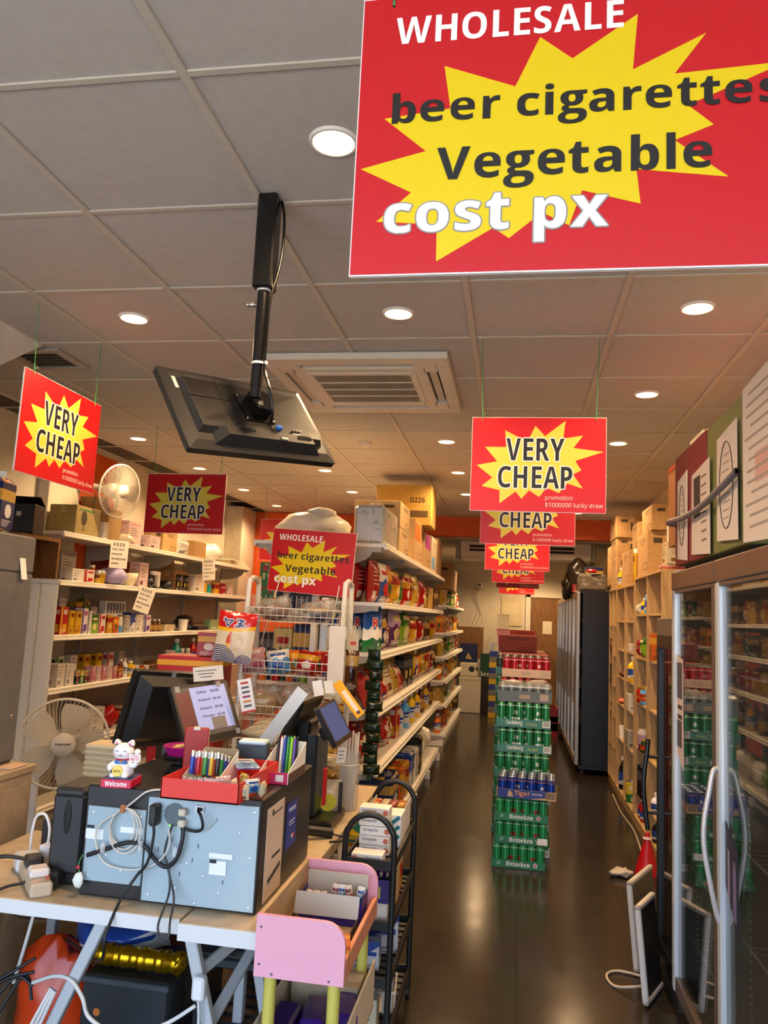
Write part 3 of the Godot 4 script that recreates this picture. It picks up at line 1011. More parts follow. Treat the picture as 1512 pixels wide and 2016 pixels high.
# corrugated carton with tape, seam and printed marks on its faces
func carton(label: String, s: Vector3, at: Vector3, turn := 0.0, color := "b48a56", marks := true, group := "cardboard cartons", open_flap := false) -> Node3D:
	var t := thing("cardboard_carton", label, "carton", at, turn, group)
	var c := C(color)
	var cm := toned("card" + color, c.lightened(0.04), 0.8, 3.0)
	part("body", S().box(Vector3(0, s.y / 2, 0), s, 0.003), cm, t)
	var tape := mat(c.lightened(0.18), 0.25)
	part("tape", S().box(Vector3(0, s.y + 0.0004, 0), Vector3(s.x * 1.002, 0.0008, 0.045)).box(Vector3(s.x / 2 + 0.0004, s.y - 0.03, 0), Vector3(0.0008, 0.06, 0.045)).box(Vector3(-s.x / 2 - 0.0004, s.y - 0.03, 0), Vector3(0.0008, 0.06, 0.045)), tape, t)
	if marks:
		var inkm := mat(c.darkened(0.62), 0.8)
		for sg in [-1.0, 1.0]:
			var x: float = sg * (s.x / 2 + 0.0004)
			part("printed_mark", S().box(Vector3(x, s.y * 0.78, s.z * 0.25), Vector3(0.0008, s.y * 0.12, s.z * 0.22)), inkm, t)
			part("printed_mark", S().box(Vector3(x, s.y * 0.5, 0), Vector3(0.0008, s.y * 0.36, s.z * 0.07)), inkm, t)
			part("printed_mark", S().box(Vector3(x, s.y * 0.16, -s.z * 0.28), Vector3(0.0008, s.y * 0.1, s.z * 0.2)), inkm, t)
		for k in 3:
			part("printed_line", S().box(Vector3(0, s.y * (0.86 - 0.06 * k), s.z / 2 + 0.0004), Vector3(s.x * (0.6 - 0.12 * k), 0.004, 0.0008)), inkm, t)
		var w := s.x * 0.36
		var h := s.y * 0.16
		for q in [[0.0, h / 2, w, 0.004], [0.0, -h / 2, w, 0.004], [-w / 2, 0.0, 0.004, h], [w / 2, 0.0, 0.004, h]]:
			part("printed_frame", S().box(Vector3(s.x * 0.24 + q[0], s.y * 0.2 + q[1], s.z / 2 + 0.0004), Vector3(q[2], q[3], 0.0008)), inkm, t)
	if open_flap:
		var f := part("flap", S().box(Vector3(0, s.x * 0.22, 0), Vector3(s.x, s.x * 0.44, 0.004)), cm, t)
		f.position = Vector3(0, s.y, -s.z / 2)
		f.rotation.x = -0.35
		f = part("flap", S().box(Vector3(0, s.x * 0.22, 0), Vector3(0.004, s.x * 0.44, s.z)), cm, t)
		f.position = Vector3(-s.x / 2, s.y, 0)
		f.rotation.z = 0.5
	return t

# a run of metal shelving along z; face = +1 opens towards +x
func shelf_run(t: Node3D, back: float, front: float, z0: float, z1: float, bays: int, ys: Array, face: float, bright: Material, dim: Material) -> void:
	var bay := (z1 - z0) / bays
	for b in bays:
		for r in ys.size():
			var y: float = ys[r]
			var sh := S()
			var zc := z0 + bay * (b + 0.5)
			var len := absf(bay) - 0.004
			sh.box(Vector3((back + front) / 2, y - 0.012, zc), Vector3(absf(front - back), 0.024, len), 0.002)
			var o := part("shelf", sh, bright, t)
			var rail := S()
			rail.put(Transform3D(Basis(Vector3(0, 0, 1), Vector3(0, 1, 0), Vector3(-1, 0, 0)), Vector3(front, y, zc)))
			rail.t = Transform3D.IDENTITY
			rail.box(Vector3(front + face * 0.008, y - 0.018, zc), Vector3(0.018, 0.04, len), 0.004)
			rail.box(Vector3(front + face * 0.019, y - 0.03, zc), Vector3(0.008, 0.012, len), 0.002)
			part("price_rail", rail, bright, o)
	for b in bays + 1:
		for r in ys.size():
			var y: float = ys[r]
			var d := absf(front - back)
			var br := S()
			var deep := 0.1 if r == 0 else 0.025
			var pr := PackedVector2Array([Vector2(0, 0), Vector2(d * 0.96, 0), Vector2(d * 0.96, -0.03)])
			for k in 7:
				var a := PI / 2 * k / 6.0
				pr.append(Vector2(d * (0.78 * cos(a) + 0.04), -0.03 - deep * sin(a)))
			pr.append(Vector2(0, -0.03 - deep))
			br.t = Transform3D(Basis(Vector3(face, 0, 0), Vector3(0, 1, 0), Vector3(0, 0, face)), Vector3(back, y - 0.025, z0 + bay * b))
			br.plate(pr, -0.002, 0.002)
			part("bracket", br, dim, t)

const L3 := [[-5.24, 0.1, 0.203, "box", "redyellow"], [-5.34, 0.076, 0.176, "box", "yellow"], [-5.43, 0.09, 0.172, "box", "yellow"], [-5.52, 0.085, 0.195, "box", "violet"], [-5.6, 0.04, 0.175, "box", "white"], [-5.67, 0.1, 0.15, "box", "lime"], [-5.78, 0.1, 0.157, "box", "whitered"], [-5.9, 0.09, 0.147, "box", "gold"], [-6.0, 0.09, 0.133, "box", "orange"], [-6.1, 0.08, 0.133, "tube", "sky"], [-6.19, 0.08, 0.149, "box", "grey"], [-6.29, 0.105, 0.172, "box", "whiteblue"], [-6.41, 0.13, 0.151, "box", "white"], [-6.56, 0.12, 0.153, "box", "violet"], [-6.68, 0.063, 0.118, "bottle", "brown"], [-6.77, 0.065, 0.113, "bottle", "brown"], [-6.86, 0.067, 0.113, "bottle", "brown"], [-7.03, 0.19, 0.064, "box", "cream"], [-7.25, 0.15, 0.045, "bowl", "white"], [-7.41, 0.15, 0.113, "cup", "white"], [-7.6, 0.2, 0.16, "lump", "black"], [-7.87, 0.28, 0.037, "flat", "black"], [-8.2, 0.32, 0.108, "box", "palegreen"], [-8.6, 0.2, 0.12, "box", "teal"]]
const L4 := [[-5.27, 0.1, 0.166, "box", "white"], [-5.39, 0.11, 0.16, "box", "white"], [-5.5, 0.05, 0.105, "box", "darkgreen"], [-5.56, 0.05, 0.101, "box", "green"], [-5.62, 0.051, 0.098, "box", "darkgreen"], [-5.72, 0.066, 0.122, "box", "pink"], [-5.8, 0.064, 0.117, "box", "palepink"], [-5.88, 0.074, 0.114, "box", "pink"], [-5.97, 0.078, 0.11, "box", "palepink"], [-6.055, 0.075, 0.105, "box", "pink"], [-6.14, 0.07, 0.1, "box", "red"], [-6.21, 0.055, 0.155, "bottle", "brown"], [-6.28, 0.061, 0.157, "bottle", "white"], [-6.38, 0.1, 0.13, "bottle", "yellow"], [-6.48, 0.07, 0.092, "can", "blue"], [-6.57, 0.074, 0.086, "can", "red"], [-6.66, 0.08, 0.081, "can", "blue"], [-6.94, 0.34, 0.11, "lump", "brown"], [-7.17, 0.05, 0.193, "box", "white"], [-7.3, 0.11, 0.3, "bottle", "teal"], [-7.44, 0.12, 0.2, "bottle", "grey"], [-7.58, 0.12, 0.195, "bottle", "grey"], [-7.7, 0.09, 0.297, "bottle", "red"], [-7.95, 0.3, 0.15, "box", "white"], [-8.25, 0.24, 0.267, "box", "teal"], [-8.55, 0.2, 0.2, "box", "redyellow"]]
const L2 := [[-5.38, 0.16, 0.099, "box", "white", "white packet box with a dark picture"], [-5.54, 0.14, 0.102, "box", "whitered", "white packet box with a small red emblem"], [-5.655, 0.04, 0.144, "tube", "orange", "thin orange tube"], [-5.75, 0.12, 0.111, "tub", "yellow", "yellow tub with a clear lid"], [-5.99, 0.24, 0.15, "lump", "lavender", "lavender cloth bundle"], [-6.24, 0.17, 0.115, "bowl", "cream", "cream ceramic bowl"], [-6.43, 0.16, 0.22, "box", "palepink", "pale pink toy box"], [-6.6, 0.14, 0.1, "lump", "black", "black cable bundle"], [-6.99, 0.14, 0.09, "lump", "black", "black crumpled pouch"], [-7.68, 0.26, 0.183, "box", "white", "tall plain white packet"], [-7.87, 0.1, 0.109, "can", "yellow", "yellow can"], [-8.0, 0.14, 0.092, "cup", "teal", "dark teal mug"], [-8.22, 0.1, 0.13, "can", "gold", "gold tin"], [-8.4, 0.12, 0.13, "can", "busyred", "brown and red printed tin"], [-8.6, 0.1, 0.1, "box", "palepink", "small pink packet"]]

func build_wall_shelving() -> void:
	rng.seed = 31
	var bright := mat(C("d9d3c6"), 0.4)
	var dim := mat(C("a7a094"), 0.5)
	var t := thing("wall_shelving", "long white metal shelving along the cream and orange wall", "shelving")
	var ys := [2.08, 1.73, 1.34, 0.965, 0.55, 0.16]
	shelf_run(t, -3.56, -3.2, -5.05, -9.05, 4, ys, 1.0, bright, dim)
	for b in 5:
		part("upright", S().box(Vector3(-3.568, 1.12, -5.05 - b), Vector3(0.03, 2.24, 0.04), 0.002), dim, t)
	for b in 4:
		for r in 4:
			part("back_panel", S().box(Vector3(-3.582, 0.16 + 0.41 * (r + 0.5), -5.55 - b), Vector3(0.008, 0.4, 0.95)), mat(C("9d968a"), 0.55), t)
	part("base_plinth", S().box(Vector3(-3.38, 0.067, -7.05), Vector3(0.36, 0.134, 4.0)), dim, t)
	var g := "goods on the long wall shelving"
	for k in L3.size():
		var a: Array = L3[k]
		var what: String = {"box": "medicine packet", "tube": "tube", "bottle": "brown bottle", "bowl": "white bowl", "cup": "white mug", "lump": "black cable bundle", "flat": "black tray"}[a[3]]
		article(a[3], a[4], a[1] - 0.006, a[2], 0.08 if a[3] == "box" else a[1] - 0.006 if a[3] != "flat" else 0.22, Vector3(-3.27 - (0.08 if a[3] in ["lump", "flat", "bowl"] else 0.0), 1.34, a[0]), PI / 2, "%s, %s from the near end of the third wall shelf" % [(colour(a[4]) + " " if a[3] == "box" or a[3] == "tube" else "") + what, nth(k)], "packet" if a[3] == "box" else what.split(" ")[-1], g, {"box": "medicine_box"}.get(a[3], ""))
	# a second row of low boxes behind, and a white display box
	for k in 7:
		article("box", ["grey", "black", "white", "black", "gold", "busygreen", "grey"][k], 0.09, 0.21 + 0.03 * (k % 3), 0.07, Vector3(-3.43, 1.34, -5.24 - 0.115 * k), PI / 2, "%s upright packet at the back of the third wall shelf, %s from near" % [colour(["grey", "black", "white", "black", "gold", "busygreen", "grey"][k]), nth(k)], "packet", g, "medicine_box")
	var db := thing("display_box", "white display box of small grey cards behind the third shelf packets", "box", Vector3(-3.44, 1.34, -6.3), PI / 2, g)
	part("body", S().box(Vector3(0, 0.13, 0), Vector3(0.34, 0.26, 0.06), 0.002), mat(C("e4dfd4"), 0.6), db)
	for k in 6:
		part("card", S().box(Vector3(-0.13 + 0.052 * k, 0.2, 0.032), Vector3(0.032, 0.09, 0.006), 0.002), mat(C("6d6f75"), 0.5), db)
	for k in L4.size():
		var a: Array = L4[k]
		var what: String = {"box": "packet", "bottle": "bottle", "can": "can", "lump": "brown glossy bundle"}[a[3]]
		article(a[3], a[4], a[1] - 0.005, a[2], 0.08 if a[3] == "box" else a[1] - 0.006 if a[3] != "lump" else 0.16, Vector3(-3.27 - (0.06 if a[3] == "lump" else 0.0), 0.965, a[0]), PI / 2, "%s, %s from the near end of the fourth wall shelf" % [(colour(a[4]) + " " if a[3] != "lump" else "") + what, nth(k)], what.split(" ")[-1], g, {"box": "medicine_box"}.get(a[3], ""))
	for k in 6:
		article("box", ["whitegreen", "white", "yellow", "yellow", "whitered", "grey"][k], 0.1, 0.2, 0.06, Vector3(-3.42, 0.965, -5.5 - 0.19 * k), PI / 2, "%s packet at the back of the fourth wall shelf, %s from near" % [colour(["whitegreen", "white", "yellow", "yellow", "whitered", "grey"][k]), nth(k)], "packet", g, "medicine_box")
	for k in L2.size():
		var a: Array = L2[k]
		article(a[3], a[4], a[1], a[2], 0.1 if a[3] == "box" else a[1], Vector3(-3.29, 1.73, a[0]), PI / 2, a[5] + " on the second wall shelf", str(a[5]).split(" ")[-1] if a[3] != "tub" else "tub", g)
	# second shelf: appliance, open brown carton, boxes at the back
	var ap := thing("hair_clipper_stand", "white appliance with a square handle on the second wall shelf", "appliance", Vector3(-3.3, 1.73, -6.77), PI / 2, g)
	part("handle", S().box(Vector3(0, 0.145, 0), Vector3(0.16, 0.036, 0.04), 0.008), mat(C("e6e1d6"), 0.35), ap)
	part("column", S().box(Vector3(0.055, 0.07, 0), Vector3(0.04, 0.14, 0.04), 0.006), mat(C("e6e1d6"), 0.35), ap)
	part("foot", S().box(Vector3(0.03, 0.01, 0), Vector3(0.12, 0.02, 0.08), 0.004), mat(C("1a1918"), 0.35), ap)
	carton("open brown carton holding black devices on the second wall shelf", Vector3(0.34, 0.2, 0.16), Vector3(-3.36, 1.73, -7.32), PI / 2, "8a6238", false, "cardboard cartons", true)
	article("box", "black", 0.05, 0.16, 0.05, Vector3(-3.25, 1.73, -7.2), PI / 2, "upright black shaver box before the open brown carton", "packet", g)
	article("box", "black", 0.05, 0.16, 0.05, Vector3(-3.25, 1.73, -7.36), PI / 2, "slim black device box beside the black shaver box", "packet", g)
	article("box", "grey", 0.2, 0.24, 0.08, Vector3(-3.44, 1.73, -5.5), PI / 2, "grey printed carton at the back of the second wall shelf", "box", g)
	article("box", "white", 0.3, 0.11, 0.12, Vector3(-3.45, 1.951, -6.31), PI / 2, "white appliance carton on the crimson box, second wall shelf", "box", g)
	article("box", "crimson", 0.3, 0.22, 0.1, Vector3(-3.45, 1.73, -6.31), PI / 2, "dark crimson box behind the pale pink toy box", "box", g)
	article("box", "white", 0.4, 0.2, 0.1, Vector3(-3.44, 1.73, -8.2), PI / 2, "plain white box behind the teal mug", "box", g)
	# top shelf
	var fc := carton("olive brown fan carton with a printed fan on the top wall shelf", Vector3(0.34, 0.22, 0.22), Vector3(-3.34, 2.081, -5.43), PI / 2, "8d7a46", false)
	part("printed_fan", S().plate(round_outline(0.04, 0.055), 0.1104, 0.111), mat(C("3a2f1c"), 0.8), fc).position = Vector3(-0.06, 0.13, 0)
	part("printed_stem", S().box(Vector3(-0.06, 0.07, 0.1108), Vector3(0.006, 0.06, 0.0008)).box(Vector3(-0.06, 0.04, 0.1108), Vector3(0.05, 0.006, 0.0008)), mat(C("3a2f1c"), 0.8), fc)
	part("printed_title", S().box(Vector3(-0.03, 0.19, 0.1106), Vector3(0.2, 0.014, 0.0008)), mat(C("3c6a30"), 0.8), fc)
	article("box", "white", 0.06, 0.136, 0.1, Vector3(-3.26, 2.08, -5.67), PI / 2, "slim white box between the two brown cartons, top wall shelf", "packet", g)
	carton("tall open brown carton on the top wall shelf", Vector3(0.22, 0.27, 0.24), Vector3(-3.4, 2.081, -5.92), PI / 2, "b28c54", false, "cardboard cartons", true)
	article("lump", "cream", 0.2, 0.09, 0.14, Vector3(-3.28, 2.08, -6.1), PI / 2, "pale soft packet before the pink box, top wall shelf", "packet", g, "soft_packet")
	article("box", "palepink", 0.24, 0.22, 0.16, Vector3(-3.38, 2.08, -6.32), PI / 2, "pink printed box on the top wall shelf", "box", g)
	article("box", "palepink", 0.2, 0.12, 0.1, Vector3(-3.27, 2.08, -6.55), PI / 2, "pale pink box of small bottles, top wall shelf front", "box", g)
	carton("brown carton with a torn front on the top wall shelf", Vector3(0.3, 0.2, 0.2), Vector3(-3.33, 2.08, -6.88), PI / 2, "c09a5e", true)
	article("bag", "white", 0.3, 0.16, 0.14, Vector3(-3.28, 2.08, -7.22), PI / 2, "crumpled white plastic bag on the top wall shelf", "bag", g, "plastic_bag")
	carton("small plain brown carton near the far end of the top wall shelf", Vector3(0.3, 0.17, 0.2), Vector3(-3.32, 2.08, -7.58), PI / 2, "a87e45", false)
	article("lump", "white", 0.46, 0.19, 0.2, Vector3(-3.33, 2.092, -8.1), PI / 2, "white plastic sack at the far end of the top wall shelf", "bag", g, "plastic_sack")
	for k in 4:
		article("flat", "cream", 0.6, 0.014, 0.26, Vector3(-3.33, 2.08 + 0.0145 * k, -8.72 + 0.02 * k), PI / 2 + 0.04 * k, "cream sheet, %s from the bottom of the paper pile on the top shelf" % nth(k), "paper", "paper pile on the top wall shelf", "paper_sheet")
	# paper notices clipped to the price rails
	for q in [[2.06, -5.72, 0.0, "first"], [2.06, -7.55, 0.1, "second"], [1.71, -6.28, -0.28, "third"]]:
		var n := thing("paper_notice", "white skin candy promotion notice hanging from the wall shelving, %s of three" % q[3], "notice", Vector3(-3.11, q[0] + 0.02, q[1]), 0.95, "promotion notices")
		n.rotation.z = 0.0
		var sh := part("sheet", S().box(Vector3(0, -0.11, 0), Vector3(0.15, 0.22, 0.001)), mat(C("e9e3d6"), 0.8), n)
		sh.rotation.z = q[2]
		var blackm := mat(C("2a2723"), 0.8)
		var b := S()
		for k in 4:
			b.box(Vector3(-0.045 + 0.026 * k, -0.035, 0.001), Vector3(0.02, 0.004, 0.0006)).box(Vector3(-0.045 + 0.026 * k, -0.024, 0.001), Vector3(0.02, 0.004, 0.0006)).box(Vector3(-0.045 + 0.026 * k, -0.03, 0.001), Vector3(0.004, 0.024, 0.0006)).box(Vector3(-0.045 + 0.026 * k, -0.045, 0.001), Vector3(0.016, 0.003, 0.0006))
		part("printed_characters", b, blackm, sh).set_meta("kind", "stuff")
		part("lettering", letters("SKIN CANDY", -0.06, -0.078, 0.045, -0.064, 0.0008), blackm, sh)
		part("lettering", letters("PROMOTION", -0.06, -0.115, 0.025, -0.102, 0.0008), blackm, sh)
		part("lettering", letters("10% DISCOUNT", -0.065, -0.155, 0.062, -0.138, 0.0008), blackm, sh)
		part("lettering", letters("*****", -0.06, -0.19, 0.0, -0.175, 0.0008), blackm, sh)
	# lower shelf clutter just seen behind the stand fan
	for k in 5:
		article(["box", "lump", "box", "box", "lump"][k], ["white", "busyred", "salmon", "grey", "black"][k], 0.2, 0.2 - 0.02 * k, 0.16, Vector3(-3.34, 0.55, -5.9 - 0.3 * k), PI / 2, "%s article %s from near on the fifth wall shelf" % [["white", "red", "salmon", "grey", "black"][k], nth(k)], "packet", g, ["carton_box", "soft_pack", "carton_box", "carton_box", "soft_pack"][k])
	build_wall_fan()
	# brown cabinet, black box and things beside the shelving's near end
	var cab := thing("wood_cabinet", "tall brown wooden cabinet beside the near end of the wall shelving", "cabinet", Vector3(-3.385, -0.03, -4.78))
	part("side_panel", S().slab(-0.21, 0.03, 0.2, 0.215, 2.02, 0.22), wood(C("7a4a1c"), C("5e3510"), 1), cab)
	part("side_panel", S().slab(-0.21, 0.03, -0.2, 0.215, 2.02, -0.22), wood(C("8a5622"), C("6a3d14"), 1), cab)
	part("top_panel", S().slab(-0.21, 2.02, -0.22, 0.215, 2.045, 0.22), wood(C("8a5622"), C("6a3d14"), 1), cab)
	part("back_panel", S().slab(-0.21, 0.03, -0.2, -0.2, 2.02, 0.2), wood(C("6a3d14"), C("53300f"), 1), cab)
	part("shelf", S().slab(-0.2, 1.4, -0.2, 0.205, 1.42, 0.2), wood(C("7a4a1c"), C("5e3510"), 1), cab)
	part("base_panel", S().slab(-0.2, 0.03, -0.2, 0.205, 0.1, 0.2), wood(C("7a4a1c"), C("5e3510"), 1), cab)
	var bb := thing("black_crate", "open black box on top of the brown cabinet", "box", Vector3(-3.28, 2.016, -4.72), 0.25)
	part("body", S().box(Vector3(0, 0.1, 0), Vector3(0.2, 0.2, 0.2), 0.004), mat(C("16130f"), 0.5), bb)
	var lidp := part("lid_flap", S().box(Vector3(0, 0.0, 0.06), Vector3(0.2, 0.004, 0.12)), mat(C("1c1814"), 0.5), bb)
	lidp.position = Vector3(0, 0.2, -0.1)
	lidp.rotation.x = -0.5
	part("sticker", S().box(Vector3(0.0, 0.13, 0.1005), Vector3(0.03, 0.03, 0.001)), mat(C("b9b3a2"), 0.7), bb)
	# white rolled sheets hanging between the grey cabinet and the brown one
	for k in 2:
		var cr := thing("folded_blind", "white folded plastic sheet %s the brown cabinet" % ["hanging nearest", "hanging just before"][k], "sheet", Vector3(-2.9 + 0.12 * k, 0, -4.32), 0.1)
		part("panel", S().box(Vector3(0, 0.85, 0), Vector3(0.11, 1.7, 0.02), 0.008), mat(C("d8cfbe"), 0.7), cr)
		part("top_clip", S().box(Vector3(0, 1.7, 0), Vector3(0.12, 0.03, 0.035), 0.004), mat(C("cfc8ba"), 0.5), cr)

func round_outline(rx: float, ry: float, seg := 20) -> PackedVector2Array:
	var p := PackedVector2Array()
	for k in seg:
		p.append(Vector2(cos(TAU * k / seg) * rx, sin(TAU * k / seg) * ry))
	return p

func colour(k: String) -> String:
	return {"redyellow": "red and yellow", "violet": "white and violet", "lime": "green", "whitered": "white and red", "gold": "golden", "sky": "blue", "whiteblue": "white and blue", "palegreen": "pale green", "darkgreen": "dark green", "palepink": "pale pink", "busy": "multicoloured", "busyred": "red patterned", "busygold": "golden patterned", "busygreen": "green patterned", "whitegreen": "white and green", "crimson": "crimson", "rainbow": "teal, yellow and orange", "navy": "dark blue"}.get(k, k)

# guard of thin wires: two domes of ribs round a ring, axis z
func fan_guard(r: float, depth: float, wires: int, wire: float) -> Shape:
	var s := S()
	for k in wires:
		var a := TAU * k / wires
		var c := Vector3(cos(a), sin(a), 0)
		var c2 := Vector3(cos(a + 0.25), sin(a + 0.25), 0)
		for side in [-1.0, 1.0]:
			var pts := PackedVector3Array()
			for q in 5:
				var f := float(q) / 4.0
				var dir := c.lerp(c2, 1.0 - f).normalized()
				pts.append(dir * (r * 0.24 + r * 0.76 * f) + Vector3(0, 0, side * depth * 0.5 * (1.0 - pow(f, 3.0))))
			s.tube(pts, wire, 4)
	return s

func fan_head(t: Node3D, r: float, blades: int, cage: Material, blade: Material, hub: Material, clear_ring := false) -> void:
	var g := part("guard", fan_guard(r, r * 0.42, 64, 0.0011), cage, t)
	g.set_meta("kind", "stuff")
	var ring := PackedVector3Array()
	for k in 40:
		ring.append(Vector3(cos(TAU * k / 40) * r, sin(TAU * k / 40) * r, 0))
	part("guard_ring", S().tube(ring, r * 0.032, 8, true), cage, t)
	for k in blades:
		var s := S()
		var nu := 7
		var nv := 5
		var idx := []
		for j in nv + 1:
			for i in nu + 1:
				var f := float(i) / nu
				var w := float(j) / nv - 0.5
				var rr := r * (0.16 + 0.74 * f)
				var span := (0.35 + 0.75 * sin(PI * (0.18 + 0.62 * f))) * 0.9
				var a := span * w
				idx.append(Vector3(cos(a) * rr, sin(a) * rr, r * 0.12 * w * (1.2 - 0.5 * f)))
		for j in nv:
			for i in nu:
				var q := j * (nu + 1) + i
				s.quad(idx[q], idx[q + 1], idx[q + nu + 2], idx[q + nu + 1])
		var b := part("blade", s, blade, t)
		b.rotation.z = TAU * k / blades
	part("hub_cap", S().put(Transform3D(Basis(Vector3.RIGHT, PI / 2), Vector3(0, 0, r * 0.16))).lathe(P([r * 0.26, -0.01, r * 0.27, 0.004, r * 0.24, 0.014, 0, 0.016]), 24, true), hub, t)
	part("rotor", S().put(Transform3D(Basis(Vector3.RIGHT, PI / 2), Vector3(0, 0, 0))).lathe(P([0, -r * 0.1, r * 0.17, -r * 0.1, r * 0.17, r * 0.1, 0, r * 0.13]), 20), hub, t)
	part("motor", S().put(Transform3D(Basis(Vector3.RIGHT, PI / 2), Vector3(0, 0, -r * 0.2))).lathe(P([0, -r * 0.62, r * 0.18, -r * 0.58, r * 0.27, -r * 0.3, r * 0.29, 0, 0, 0]), 20, true), cage, t)

func build_wall_fan() -> void:
	var t := thing("wall_fan", "clear-bladed wall fan above the cartons of the top wall shelf", "fan", Vector3(-3.12, 2.47, -5.66))
	t.rotation_order = EULER_ORDER_YXZ
	t.rotation = Vector3(0.12, 1.28, 0)
	fan_head(t, 0.212, 3, mat(C("bdb7ab"), 0.35), clear(C("5a564f"), 0.4, 0.1), mat(C("e4ded0"), 0.4))
	var arm := S().rod(Vector3(0, 0, -0.12), Vector3(-0.1, 0.02, -0.36), 0.025, 10)
	part("wall_arm", arm, mat(C("b9b2a4"), 0.5), t)
	part("pull_cord", S().tube(curve([-0.05, -0.05, -0.2, -0.06, -0.2, -0.2, -0.03, -0.25, -0.19, -0.03, -0.28, -0.18]), 0.003, 5), mat(C("1c1815"), 0.6), t)

# ---------------------------------------------------------------- snack gondola along the aisle
func build_gondola() -> void:
	rng.seed = 77
	var bright := mat(C("d9d4c8"), 0.38)
	var dim := mat(C("98928a"), 0.5)
	var ys := [2.04, 1.67, 1.355, 1.01, 0.65, 0.14]
	var t := thing("snack_gondola", "long white metal gondola of snacks along the beer aisle", "shelving")
	shelf_run(t, -1.22, -0.82, -4.8, -9.0, 4, ys, 1.0, bright, dim)
	shelf_run(t, -1.26, -1.66, -4.8, -9.0, 4, [2.04, 1.6, 1.15], -1.0, bright, dim)
	for b in 5:
		part("upright", S().box(Vector3(-1.24, 1.04, -4.8 - 1.05 * b), Vector3(0.04, 2.08, 0.05), 0.003), bright, t)
	for b in 4:
		for r in 5:
			part("back_panel", S().box(Vector3(-1.24, 0.14 + 0.38 * (r + 0.5), -5.325 - 1.05 * b), Vector3(0.012, 0.375, 1.0)), dim, t)
	part("base_plinth", S().box(Vector3(-1.24, 0.058, -6.9), Vector3(0.8, 0.116, 4.18)), bright, t)
	for b in 5:
		part("foot", S().box(Vector3(-0.81, 0.04, -4.82 - 1.04 * b), Vector3(0.05, 0.08, 0.04), 0.003), bright, t)
	var t2 := thing("snack_gondola", "farther run of white gondola past the orange beam", "shelving")
	shelf_run(t2, -1.22, -0.84, -9.98, -12.98, 3, [1.75, 1.4, 1.1, 0.8, 0.5, 0.14], 1.0, bright, dim)
	for b in 4:
		part("upright", S().box(Vector3(-1.24, 0.95, -9.98 - b), Vector3(0.04, 1.9, 0.05), 0.003), bright, t2)
	for b in 3:
		part("back_panel", S().box(Vector3(-1.24, 0.95, -10.48 - b), Vector3(0.012, 1.9, 0.95)), dim, t2)
	part("base_plinth", S().box(Vector3(-1.03, 0.058, -11.48), Vector3(0.38, 0.116, 2.98)), bright, t2)
	var g := "snacks on the aisle gondola"
	# second shelf: standing bags, three deep at the near end
	for k in 3:
		article("bag", "crimson", 0.21, 0.275, 0.088, Vector3(-1.105 + 0.095 * k, 1.67, -4.93 - 0.015 * k), PI / 2 - 0.08, "glossy red crisp bag at the second gondola shelf's near end, %s from aisle" % nth(2 - k), "snack bag", g, "crisp_bag")
	var row2 := [["blue", 0.2, 0.27], ["orange", 0.22, 0.28], ["gold", 0.2, 0.25], ["busygreen", 0.18, 0.22], ["red", 0.2, 0.24], ["darkgreen", 0.2, 0.29], ["busygold", 0.2, 0.28], ["busy", 0.2, 0.26], ["busyred", 0.2, 0.26], ["gold", 0.18, 0.24], ["busygold", 0.2, 0.22], ["busyred", 0.2, 0.25], ["brown", 0.2, 0.22]]
	var z := -5.2
	for k in row2.size():
		var a: Array = row2[k]
		article("bag" if k < 9 or k % 2 else "box", a[0], a[1], a[2], 0.09, Vector3(-0.9 - 0.02 * (k % 2), 1.67, z), PI / 2 - 0.12, "%s snack packet, %s beyond the red crisp bags on the second gondola shelf" % [colour(a[0]), nth(k)], "snack bag", g, "snack_bag" if k < 9 or k % 2 else "snack_box")
		z -= 0.285
	# third shelf: blue, white and green crisp bags printed with a big R
	for k in 3:
		var o := thing("crisp_bag", "blue, white and green crisp bag with a red R, %s from the aisle edge" % nth(2 - k), "snack bag", Vector3(-1.125 + 0.112 * k, 1.355, -4.94 - 0.02 * k), 1.1, g)
		part("packet", S().bag(0.2, 0.285, 0.085, rng), ruffle_mat(), o)
		part("printed_letter", letters("R", -0.055, 0.16, 0.0, 0.215, 0.045, true, 0.006), mat(C("efe9dd"), 0.3), o)
		part("printed_letter", letters("R", -0.055, 0.16, 0.0, 0.215, 0.0465, true), mat(C("c01a22"), 0.3), o)
	var row3 := [["navy", 0.16, 0.25], ["busyred", 0.16, 0.2], ["purple", 0.22, 0.28], ["purple", 0.2, 0.27], ["lime", 0.22, 0.29], ["darkgreen", 0.2, 0.22], ["gold", 0.18, 0.21], ["busy", 0.17, 0.2], ["busyred", 0.17, 0.21], ["busygold", 0.17, 0.2], ["brown", 0.16, 0.2], ["busygreen", 0.17, 0.19], ["gold", 0.18, 0.2]]
	z = -5.32
	for k in row3.size():
		var a: Array = row3[k]
		article("bag", a[0], a[1], a[2], 0.085, Vector3(-0.91 - 0.03 * (k % 2), 1.355, z), PI / 2 - 0.2, "%s snack bag, %s beyond the R bags on the third gondola shelf" % [colour(a[0]), nth(k)], "snack bag", g)
		z -= 0.28
	# fourth shelf: leaning bags, then black tubs and yellow packs
	var row4 := [["busyred", 0.24, 0.26], ["busy", 0.22, 0.24], ["busyred", 0.22, 0.22], ["cream", 0.2, 0.3], ["busygold", 0.2, 0.3], ["salmon", 0.2, 0.22], ["black", 0.15, 0.25], ["black", 0.15, 0.25], ["yellow", 0.16, 0.3], ["purple", 0.12, 0.2], ["orange", 0.15, 0.22], ["busygold", 0.16, 0.22], ["gold", 0.15, 0.22], ["busy", 0.16, 0.22], ["busyred", 0.16, 0.2], ["brown", 0.16, 0.2]]
	z = -4.93
